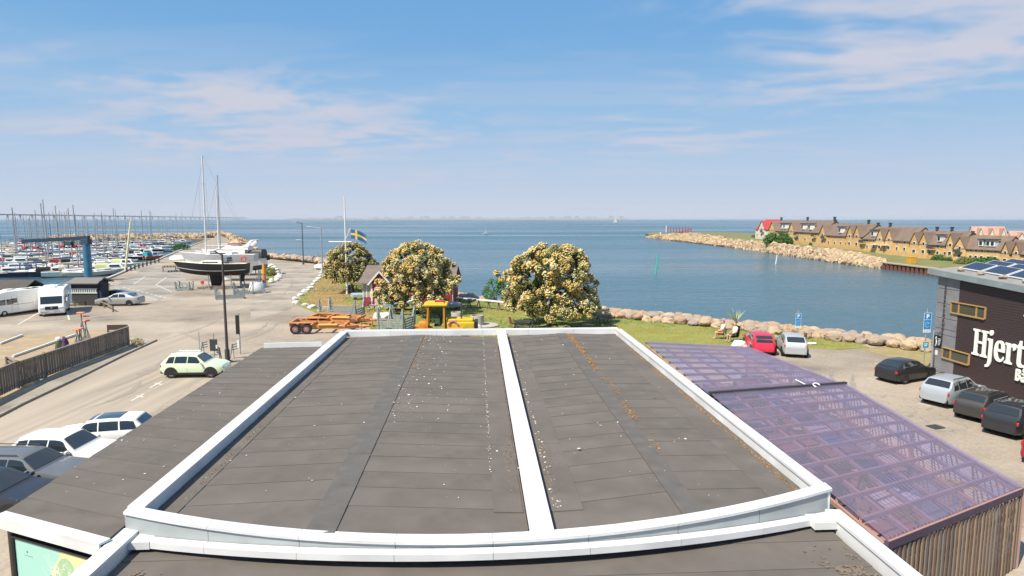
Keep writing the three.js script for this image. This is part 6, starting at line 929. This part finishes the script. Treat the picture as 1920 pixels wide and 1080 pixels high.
picnic('weathered table standing in sun beside the big blossoming tree', spot(1132, 606), 0.1, mats.greywood, 0.8); picnic('dark picnic table in the shade of the big blossoming tree', spot(982, 618), 0.2, mats.darksteel); picnic('wooden picnic table behind the darker tree', spot(678, 545), 0.2, mats.greywood);
{ const t = thing('garden_chair', 'reddish folding chair beside the shaded picnic table', 'chair', spot(962, 616), 0.4); part(t, 'seat', box(0.45, 0.04, 0.45, 0, 0.44, 0), tones.wine); part(t, 'backrest', box(0.05, 0.6, 0.45, -0.26, 0.75, 0, 0, 0, 0.25), tones.wine); for (const x of [-0.2, 0.2]) for (const z of [-0.2, 0.2]) part(t, 'leg', bar(V(x, 0, z), V(x * 0.9, 0.44, z), 0.02), mats.darksteel); }
single('white_sack', rockGeo(8).scale(0.62, 0.5, 0.5).rotateY(0.6).translate(spot(1386, 655).x, 0.3, spot(1386, 655).z), mats.white, 'white bulging sack lying between sitters and red hatchback', 'sack');
single('pale_log', [bar(V(-0.35, 0.1, 0), V(0.35, 0.14, 0.1), 0.12, 0.1)].map((g) => g.translate(spot(1520, 647).x, 0, spot(1520, 647).z)), whiteRock, 'small pale log on the grass behind silver hatchback', 'log');
{ // gull on the cradle
  const p = spot(744, 621).add(V(1.0, 2.12, -0.9)), t = thing('gull', 'white gull perched on the upright of a grey cradle', 'bird', p, 0.2); part(t, 'body', [new THREE.SphereGeometry(0.13, 12, 8).scale(1.9, 1, 0.9).rotateZ(0.35).translate(0, 0.26, 0), new THREE.SphereGeometry(0.085, 10, 8).translate(0.22, 0.45, 0), bar(V(0.14, 0.33, 0), V(0.22, 0.44, 0), 0.08, 0.065)], mats.white); part(t, 'wing', [1, -1].map((s) => new THREE.SphereGeometry(0.11, 10, 6).scale(2.0, 0.7, 0.3).rotateZ(0.3).translate(-0.06, 0.28, s * 0.1)), M('gull_grey', [0.4, 0.42, 0.45], { tex: null })); part(t, 'bill', bar(V(0.29, 0.44, 0), V(0.38, 0.42, 0), 0.025, 0.008, 6), ye2()); part(t, 'leg', [1, -1].map((s) => bar(V(0, 0, s * 0.04), V(0, 0.18, s * 0.04), 0.012, 0.012, 5)), ye2());
}
function ye2() { return M('bill_yellow', [0.65, 0.45, 0.08], { tex: null }); }

// ---------------------------------------------------------------- fence, yard gear, crane, sheds
{
  const A = spot(243, 650), B1 = spot(38, 728), C = spot(-90, 790), t = thing('picket_fence', 'long weathered brown picket fence beside the pavement', 'fence'), tone = [0, 1, 2, 3].map((i) => M('picket' + i, [0.19 + i * 0.035, 0.155 + i * 0.028, 0.125 + i * 0.024], { tex: 'grain', size: 0.3, sizeY: 2 })), g = box(0.1, 1, 0.025), rnd = rng(66);
  const run = (a, b, h) => { const L = a.distanceTo(b), n = Math.round(L / 0.118), d = b.clone().sub(a).normalize(), nn = V(-d.z, 0, d.x); if (nn.x < 0) nn.negate(); for (let i = 0; i <= n; i++) { const p = a.clone().lerp(b, i / n), m = new THREE.Mesh(g, tone[Math.floor(rnd() * 4)]); m.name = 'picket'; m.scale.y = h - 0.08 + rnd() * 0.03; m.position.set(p.x + nn.x * (i % 2) * 0.02, 0.12 + m.scale.y / 2, p.z + nn.z * (i % 2) * 0.02); m.rotation.y = Math.atan2(-d.z, d.x) + (rnd() - 0.5) * 0.05; t.add(m); } for (const y of [0.35, h - 0.15]) part(t, 'rail', beam(a.clone().setY(y).addScaledVector(nn, -0.05), b.clone().setY(y).addScaledVector(nn, -0.05), 0.05, 0.1), tone[1]); part(t, 'top_cap', beam(a.clone().setY(h + 0.06), b.clone().setY(h + 0.06), 0.14, 0.04), tone[3]); const m = Math.ceil(L / 2.4); for (let i = 0; i <= m; i++) part(t, 'post', beam(a.clone().lerp(b, i / m).setY(0).addScaledVector(nn, -0.09), a.clone().lerp(b, i / m).setY(h + 0.1).addScaledVector(nn, -0.09), 0.1, 0.1), tone[0]); };
  run(A, B1, 1.45); run(B1, C, 1.5); run(B1.clone(), spot(20, 716), 1.4);
  const k = thing('sign_board', 'dark low sign board behind the end of the picket fence', 'sign', spot(222, 640), 0.1); part(k, 'panel', box(1.5, 0.7, 0.06, 0, 0.95, 0), M('board_dark', [0.08, 0.05, 0.04], { tex: 'grain', size: 1 })); part(k, 'text_strip', box(0.9, 0.22, 0.02, -0.15, 0.8, 0.045), mats.concrete); part(k, 'leg', box(0.08, 0.9, 0.08, -0.6, 0.45, -0.06), mats.wood); part(k, 'leg', box(0.08, 0.9, 0.08, 0.6, 0.45, -0.06), mats.wood);
  single('weeds', leafCloud(rng(3), Array.from({ length: 14 }, (_, i) => ({ p: spot(248 + (i % 7) * 3, 652 - (i % 5) * 3).setY(0.12), r: 0.25, out: V(0, 1, 0) })), 30, 0.06), M('weed', [0.26, 0.22, 0.09], { tex: null }), 'dry weeds growing at the end of the picket fence', 'weeds', null, 'stuff');
  const pad = M('pad_orange', [0.7, 0.25, 0.16], { tex: null });
  [[147, 656, 1.5, 'shorter and leftmost by the long rail'], [152, 655, 1.55, 'squat and tight against the shorter one'], [157, 652, 2.6, 'tallest of the group'], [164, 650, 1.95, 'with twin pads next to the tallest one']].forEach(([x, y, h, w]) => { const s = thing('boat_stand', `orange-topped grey boat stand, ${w.replace('leftmost ', '')}`, 'boat stand', spot(x, y)); for (let i = 0; i < 4; i++) { const a = i * Math.PI / 2 + 0.5; part(s, 'leg', bar(V(Math.cos(a) * 0.38, 0, Math.sin(a) * 0.38), V(0, h * 0.8, 0), 0.035, 0.03, 6), galv); } part(s, 'screw', cyl(0.04, 0.04, h * 0.3, 0, h * 0.7, 0, 8), M('rusty', [0.3, 0.12, 0.07], { tex: null })); part(s, 'pad', rbox(0.5, 0.1, 0.35, 0, h, 0, 0.04), pad); if (h < 2 && h > 1.9) part(s, 'pad', rbox(0.35, 0.1, 0.3, 0.12, h + 0.35, 0.05, 0.04), pad); });
  const l = thing('boat_stand', 'fallen boat stand with red pad lying by the fence return', 'boat stand', spot(56, 712), 0.4); for (let i = 0; i < 3; i++) part(l, 'leg', bar(V(-0.5 + i * 0.35, 0.1, 0.3), V(-0.3 + i * 0.35, 1.0, -0.1), 0.04), galv); part(l, 'pad', rbox(0.7, 0.25, 0.4, 0.1, 0.75, 0, 0.08), tones.red);
  const q = thing('bag_heap', 'dark green and purple gear leaning behind the picket fence', 'gear', spot(118, 673)); part(q, 'green_bag', rockGeo(4, 1).scale(0.3, 0.75, 0.3).translate(-0.15, 0.75, 0), M('bag_green', [0.04, 0.07, 0.03], { tex: null })); part(q, 'purple_bag', rockGeo(6, 1).scale(0.22, 0.85, 0.25).translate(0.22, 0.85, 0), M('bag_purple', [0.09, 0.04, 0.11], { tex: null })); part(q, 'pale_top', rockGeo(2, 1).scale(0.16, 0.14, 0.15).translate(-0.18, 1.4, 0), mats.white);
  // low rail beside the silver fastback
  const r = thing('barrier_rail', 'low wooden barrier rail beside the motorhome bay', 'rail'); const R = plot([[140, 575], [180, 571], [196, 577], [212, 585]]); for (let i = 0; i < 3; i++) part(r, 'rail', beam(R[i].clone().setY(0.5), R[i + 1].clone().setY(0.5), 0.08, 0.14), mats.wood); R.forEach((p) => part(r, 'post', beam(p.clone().setY(0), p.clone().setY(0.62), 0.12, 0.12), mats.greywood));
  const c = thing('quay_coping', 'pale low stone coping along the harbour basin', 'coping'), Q = plot(quay); for (let i = 0; i < Q.length - 1; i++) { const n = Math.max(1, Math.round(Q[i].distanceTo(Q[i + 1]) / 4)); for (let j = 0; j < n; j++) part(c, 'coping_stone', beam(Q[i].clone().lerp(Q[i + 1], j / n).setY(0.12), Q[i].clone().lerp(Q[i + 1], (j + 0.985) / n).setY(0.12), 0.5, 0.22), mats.concrete); }
}
{ // jib crane on its blue pillar
  const b = spot(167, 527), t = thing('jib_crane', 'blue pillar jib crane with dark arm and red slings', 'crane', b), blue = M('crane_blue', [0.05, 0.2, 0.32], { tex: 'blotch', size: 2, roughness: 0.4 }), H2 = 5.7;
  part(t, 'pillar', cyl(0.55, 0.52, H2, 0, 0, 0, 20), blue); part(t, 'head', rbox(1.2, 0.9, 1.0, 0, H2 + 0.3, 0, 0.08), M('crane_dark', [0.03, 0.06, 0.1], { tex: null })); part(t, 'jib', [beam(V(0.5, H2 + 0.9, 0), V(-7.8, H2 + 0.45, 2.4), 0.4, 0.55), box(0.8, 0.4, 0.6, 0.1, H2 + 1.0, 0)], mats.crane_dark);
  part(t, 'hoist', rbox(1.2, 0.55, 0.6, -2.2, H2 + 0.1, 0.7, 0.1), M('hoist', [0.03, 0.07, 0.07], { tex: null })); part(t, 'rail', beam(V(0.7, H2 + 1.5, 0), V(-0.9, H2 + 1.5, 0.3), 0.05, 0.05), mats.steel); part(t, 'work_lamp', rbox(0.35, 0.14, 0.2, -1.0, H2 + 0.25, 0.3, 0.03), mats.white);
  for (const [x, z] of [[-7.6, 2.3], [-6.2, 1.9], [-3.0, 0.9], [-1.5, 0.5]]) part(t, 'sling', [rbox(0.75, 0.35, 0.4, x, H2 - 0.45 + (x < -5 ? -0.05 : 0.1), z, 0.12), bar(V(x, H2 - 0.3, z), V(x, H2 + 0.4, z), 0.05)], tones.red);
  const k = thing('kiosk', 'small dark kiosk with striped band below the crane', 'kiosk', spot(160, 573)); part(k, 'wall', box(2.8, 2.5, 2.0, 0, 1.25, -1.0), M('kiosk_dark', [0.05, 0.05, 0.055], { tex: 'grain', size: 0.5 })); part(k, 'roof', [plate(V(-1.8, 2.5, 0.4), V(1.8, 2.5, 0.4), V(1.6, 3.0, -1.0), V(-1.6, 3.0, -1.0), 0.1), plate(V(-1.6, 3.0, -1.0), V(1.6, 3.0, -1.0), V(1.8, 2.5, -2.4), V(-1.8, 2.5, -2.4), 0.1)], M('kiosk_roof', [0.2, 0.18, 0.17])); for (const y of [1.4, 1.85]) part(k, 'rail', box(2.9, 0.1, 0.06, 0, y, 0.05), mats.white); for (let i = 0; i < 14; i++) part(k, 'baluster', box(0.08, 0.36, 0.04, -1.3 + i * 0.2, 1.63, 0.04), mats.white); part(k, 'side_wall', box(1.1, 1.7, 0.1, -2.0, 0.85, -1.6), mats.concrete); part(k, 'lamp_column', cyl(0.2, 0.2, 2.7, 1.75, 0, -0.2, 10), M('column_navy', [0.02, 0.025, 0.06], { tex: null }));
  const s = thing('dark_shed', 'dark gabled shed behind the long motorhome', 'shed', spot(8, 581), 0.1); part(s, 'wall', box(5.6, 2.2, 3, -1, 1.1, -1.5), mats.kiosk_dark); part(s, 'roof', [plate(V(-4.2, 2.15, 0.4), V(2.3, 2.15, 0.4), V(2.3, 3.0, -1.5), V(-4.2, 3.0, -1.5), 0.1), plate(V(-4.2, 3.0, -1.5), V(2.3, 3.0, -1.5), V(2.3, 2.15, -3.4), V(-4.2, 2.15, -3.4), 0.1)], M('shed_roof', [0.09, 0.075, 0.065], { tex: 'blotch', size: 2 }));
  const m = thing('equipment_rack', 'white rack with dark bars beside the dark green car', 'rack', spot(196, 562)); part(m, 'frame', [box(1.9, 0.12, 1.0, 0, 1.7, 0), box(0.12, 1.7, 0.12, -0.9, 0.85, 0.4), box(0.12, 1.7, 0.12, 0.9, 0.85, 0.4), box(1.9, 0.3, 0.1, 0, 0.2, 0.4)], mats.white); for (let i = 0; i < 6; i++) part(m, 'bar', box(0.1, 1.1, 0.08, -0.5 + i * 0.2, 0.9, 0.42), mats.black); part(m, 'cover', rockGeo(3, 1).scale(0.7, 0.25, 0.4).translate(0, 1.85, 0), mats.black);
  single('leaning_spar', [bar(spot(235, 508).setY(0), spot(235, 508).add(V(1.3, 9.2, -0.5)), 0.2, 0.13, 10)], M('spar_cream', [0.74, 0.7, 0.42], { tex: null }), 'pale yellow spar leaning upright at the quay edge', 'spar');
  const ld = thing('quay_ladder', 'white ladder on the quay edge between motorhome and kiosk', 'ladder', spot(100, 575)); part(ld, 'stile', [box(0.06, 2.6, 0.06, -0.25, 0.9, -0.5), box(0.06, 2.6, 0.06, 0.25, 0.9, -0.5)], mats.white); for (let i = 0; i < 7; i++) part(ld, 'rung', box(0.5, 0.05, 0.05, 0, 0.1 + i * 0.34, -0.5), mats.white);
}
// ---------------------------------------------------------------- red frames and white wall at the headland tip
{ const a = spot(1252, 438, 1.5), t = thing('steel_railing', 'row of red steel posts at the headland tip', 'railing'); for (let i = 0; i < 9; i++) { const p = spot(1252 + i * 5.4, 437.5, 1.5); part(t, 'post', cyl(0.22, 0.22, 3.9, p.x, p.y - 0.5, p.z, 6), M('post_red', [0.35, 0.03, 0.05], { tex: null })); } const p = spot(1272, 437.5, 1.5), q = spot(1297, 437.5, 1.5); part(t, 'rail', [beam(p.clone().setY(2), q.clone().setY(4), 0.3, 0.3), beam(p.clone().setY(1.9), q.clone().setY(2.3), 0.3, 0.3)], mats.post_red);
  const w = thing('white_wall', 'low white wall with a post at the headland tip', 'wall'); part(w, 'wall', beam(spot(1238, 439, 1.5).setY(1.9), spot(1258, 438, 1.5).setY(1.9), 0.5, 1.2), mats.white); const c = spot(1249, 438.5, 1.5); part(w, 'post', cyl(0.2, 0.2, 4.5, c.x, 1.5, c.z, 6), mats.white); void a; }

// ---------------------------------------------------------------- long bridge and the far shore
{
  const A = V(-3100, 0, -3000), B2 = V(-4150, 0, -9600), t = thing('sea_bridge', 'long low girder bridge crossing the strait behind the marina', 'bridge'), m = M('bridge', [0.4, 0.39, 0.37], { tex: null });
  part(t, 'deck', [beam(A.clone().setY(43), B2.clone().setY(32), 22, 3)], m); part(t, 'girder', [beam(A.clone().setY(39), B2.clone().setY(28), 12, 5)], m);
  for (let i = 0; i < 48; i++) { const p = A.clone().lerp(B2, Math.pow(i / 47, 1.15)); part(t, 'pier', box(9, 42, 6, p.x, 15, p.z), m); }
  const o = [], rnd = rng(8); for (let i = 0; i < 260; i++) { const x = lerp(-5200, 2600, rnd()), d = 13500 + rnd() * 1200, k = Math.exp(-(((x - 400) / 1600) ** 2)), h = 14 + rnd() * 26 + (rnd() < 0.12 ? 45 : 0) + k * 16 * rnd(); o.push(box(30 + rnd() * 140, h, 40, x, h / 2 + SEA, -d)); }
  single('distant_skyline', o, M('skyline', [0.42, 0.39, 0.36], { tex: null }), 'pale low city skyline on the far shore', 'skyline', null, 'stuff');
}

// ---------------------------------------------------------------- two people sitting by the sea wall
function sdfBody(bones, bound, cells) {
  const mc = new MarchingCubes(cells, new THREE.MeshBasicMaterial(), false, false, 60000), f = mc.field, n = cells, p = V(0, 0, 0), q = V(0, 0, 0), d = V(0, 0, 0);
  for (let k = 0; k < n; k++) for (let j = 0; j < n; j++) for (let i = 0; i < n; i++) {
    p.set((i / (n / 2) - 1) * bound, (j / (n / 2) - 1) * bound, (k / (n / 2) - 1) * bound); let acc = 0;
    for (const [a, b, ra, rb] of bones) { d.copy(b).sub(a); const t = clamp(q.copy(p).sub(a).dot(d) / Math.max(1e-6, d.lengthSq())); acc += Math.exp(-40 * (q.copy(a).addScaledVector(d, t).distanceTo(p) - lerp(ra, rb, t))); }
    f[k * n * n + j * n + i] = Math.log(Math.max(acc, 1e-20)) / 40;
  }
  mc.isolation = 0; mc.update(); const g = new THREE.BufferGeometry(), c = mc.count; g.setAttribute('position', new THREE.BufferAttribute(new Float32Array(mc.positionArray.slice(0, c * 3)).map((v) => v * bound), 3)); g.setAttribute('normal', new THREE.BufferAttribute(new Float32Array(mc.normalArray.slice(0, c * 3)), 3)); return plain(g);
}
function sitter(label, pos, turn, shirt, shorts, hairC, chairC, group) {
  const t = thing('person', label, 'person', pos, turn), skin = M('skin', [0.5, 0.28, 0.19], { tex: null, roughness: 0.6 }), o = V(0, 0.75, 0), b = (a, c, r0, r1) => [V(...a).sub(o), V(...c).sub(o), r0, r1];
  const limbs = [], hands = []; // facing +x, hips at x = -0.1
  const body = [b([-0.1, 0.55, 0], [-0.16, 0.82, 0], 0.15, 0.14), b([-0.16, 0.82, 0], [-0.2, 1.05, 0], 0.14, 0.15), b([-0.2, 1.04, -0.14], [-0.2, 1.04, 0.14], 0.075, 0.075), b([-0.2, 1.1, 0], [-0.17, 1.22, 0], 0.055, 0.055), b([-0.16, 1.31, 0], [-0.145, 1.36, 0], 0.095, 0.1), b([-0.06, 1.315, 0], [-0.05, 1.3, 0], 0.022, 0.018), b([-0.16, 1.33, -0.1], [-0.16, 1.33, 0.1], 0.02, 0.02)];
  for (const s of [1, -1]) {
    body.push(b([-0.08, 0.52, s * 0.09], [0.36, 0.5, s * 0.13], 0.095, 0.07), b([0.36, 0.5, s * 0.13], [0.42, 0.1, s * 0.14], 0.065, 0.042), b([0.42, 0.06, s * 0.14], [0.58, 0.04, s * 0.15], 0.042, 0.032));
    body.push(b([-0.2, 1.04, s * 0.19], [-0.12, 0.79, s * 0.25], 0.055, 0.045), b([-0.12, 0.79, s * 0.25], [0.12, 0.68, s * 0.2], 0.042, 0.03), b([0.12, 0.68, s * 0.2], [0.19, 0.665, s * 0.19], 0.032, 0.03));
    for (let k = 0; k < 4; k++) { const z = s * (0.165 + k * 0.018), m = V(0.255 - 0.01 * Math.abs(k - 1.5), 0.66, z), e = V(0.285 - 0.012 * Math.abs(k - 1.5), 0.625, z); hands.push(bar(V(0.19, 0.668, z), m, 0.009, 0.009, 6), bar(m, e, 0.009, 0.007, 6)); } hands.push(bar(V(0.15, 0.66, s * 0.165), V(0.2, 0.64, s * 0.145), 0.01, 0.009, 6));
  }
  part(t, 'body', [sdfBody(body, 0.85, 72).translate(0, 0.75, 0), ...hands], skin);
  const cl = [b([-0.1, 0.56, 0], [-0.16, 0.82, 0], 0.165, 0.155), b([-0.16, 0.82, 0], [-0.2, 1.04, 0], 0.155, 0.165), b([-0.2, 1.045, -0.15], [-0.2, 1.045, 0.15], 0.085, 0.085), ...[1, -1].map((s) => b([-0.2, 1.03, s * 0.19], [-0.155, 0.9, s * 0.225], 0.068, 0.062))];
  part(t, 'shirt', sdfBody(cl, 0.85, 56).translate(0, 0.75, 0), shirt); part(t, 'shorts', sdfBody([b([-0.1, 0.54, -0.05], [-0.1, 0.54, 0.05], 0.165, 0.165), ...[1, -1].map((s) => b([-0.08, 0.52, s * 0.09], [0.26, 0.505, s * 0.12], 0.11, 0.088))], 0.85, 56).translate(0, 0.75, 0), shorts);
  part(t, 'hair', [new THREE.SphereGeometry(0.112, 14, 10, 0, Math.PI * 2, 0, Math.PI * 0.52).rotateZ(0.35).translate(-0.165, 1.355, 0)], hairC);
  for (const s of [1, -1]) part(t, 'eye', new THREE.SphereGeometry(0.012, 6, 5).translate(-0.062, 1.345, s * 0.036), mats.black); part(t, 'mouth', box(0.006, 0.008, 0.04, -0.064, 1.275, 0), tones.wine);
  const c = thing('camping_chair', label.includes('white') ? 'low camping chair under the sitter in white shirt' : 'black camping chair with high back beside the white sack', 'chair', pos, turn); part(c, 'seat', box(0.5, 0.04, 0.52, -0.02, 0.37, 0), chairC); part(c, 'backrest', box(0.04, label.includes('white') ? 0.4 : 0.85, 0.52, -0.38, label.includes('white') ? 0.62 : 0.8, 0, 0, 0, 0.14), chairC);
  for (const x of [-0.25, 0.2]) for (const z of [-0.24, 0.24]) part(c, 'leg', bar(V(x - 0.04, 0, z), V(x, 0.37, z), 0.016), mats.steel); return t;
}
sitter('person in white shirt and orange shorts sitting by the boulders', spot(1351, 636).setY(0.03), Math.PI - 0.2, mats.white, M('shorts_orange', [0.55, 0.2, 0.07], { tex: null }), M('hair_brown', [0.08, 0.045, 0.03], { tex: null }), mats.darksteel);
sitter('person in pale top sitting in a black high-backed chair', spot(1374, 641).setY(0.03), Math.PI + 0.3, M('top_pale', [0.66, 0.6, 0.55], { tex: null }), M('shorts_grey', [0.08, 0.08, 0.09], { tex: null }), mats.hair_brown, mats.black);
scene.traverse((o) => { if (o.isMesh) { o.castShadow = o.receiveShadow = true; } });
renderer.render(scene, camera);
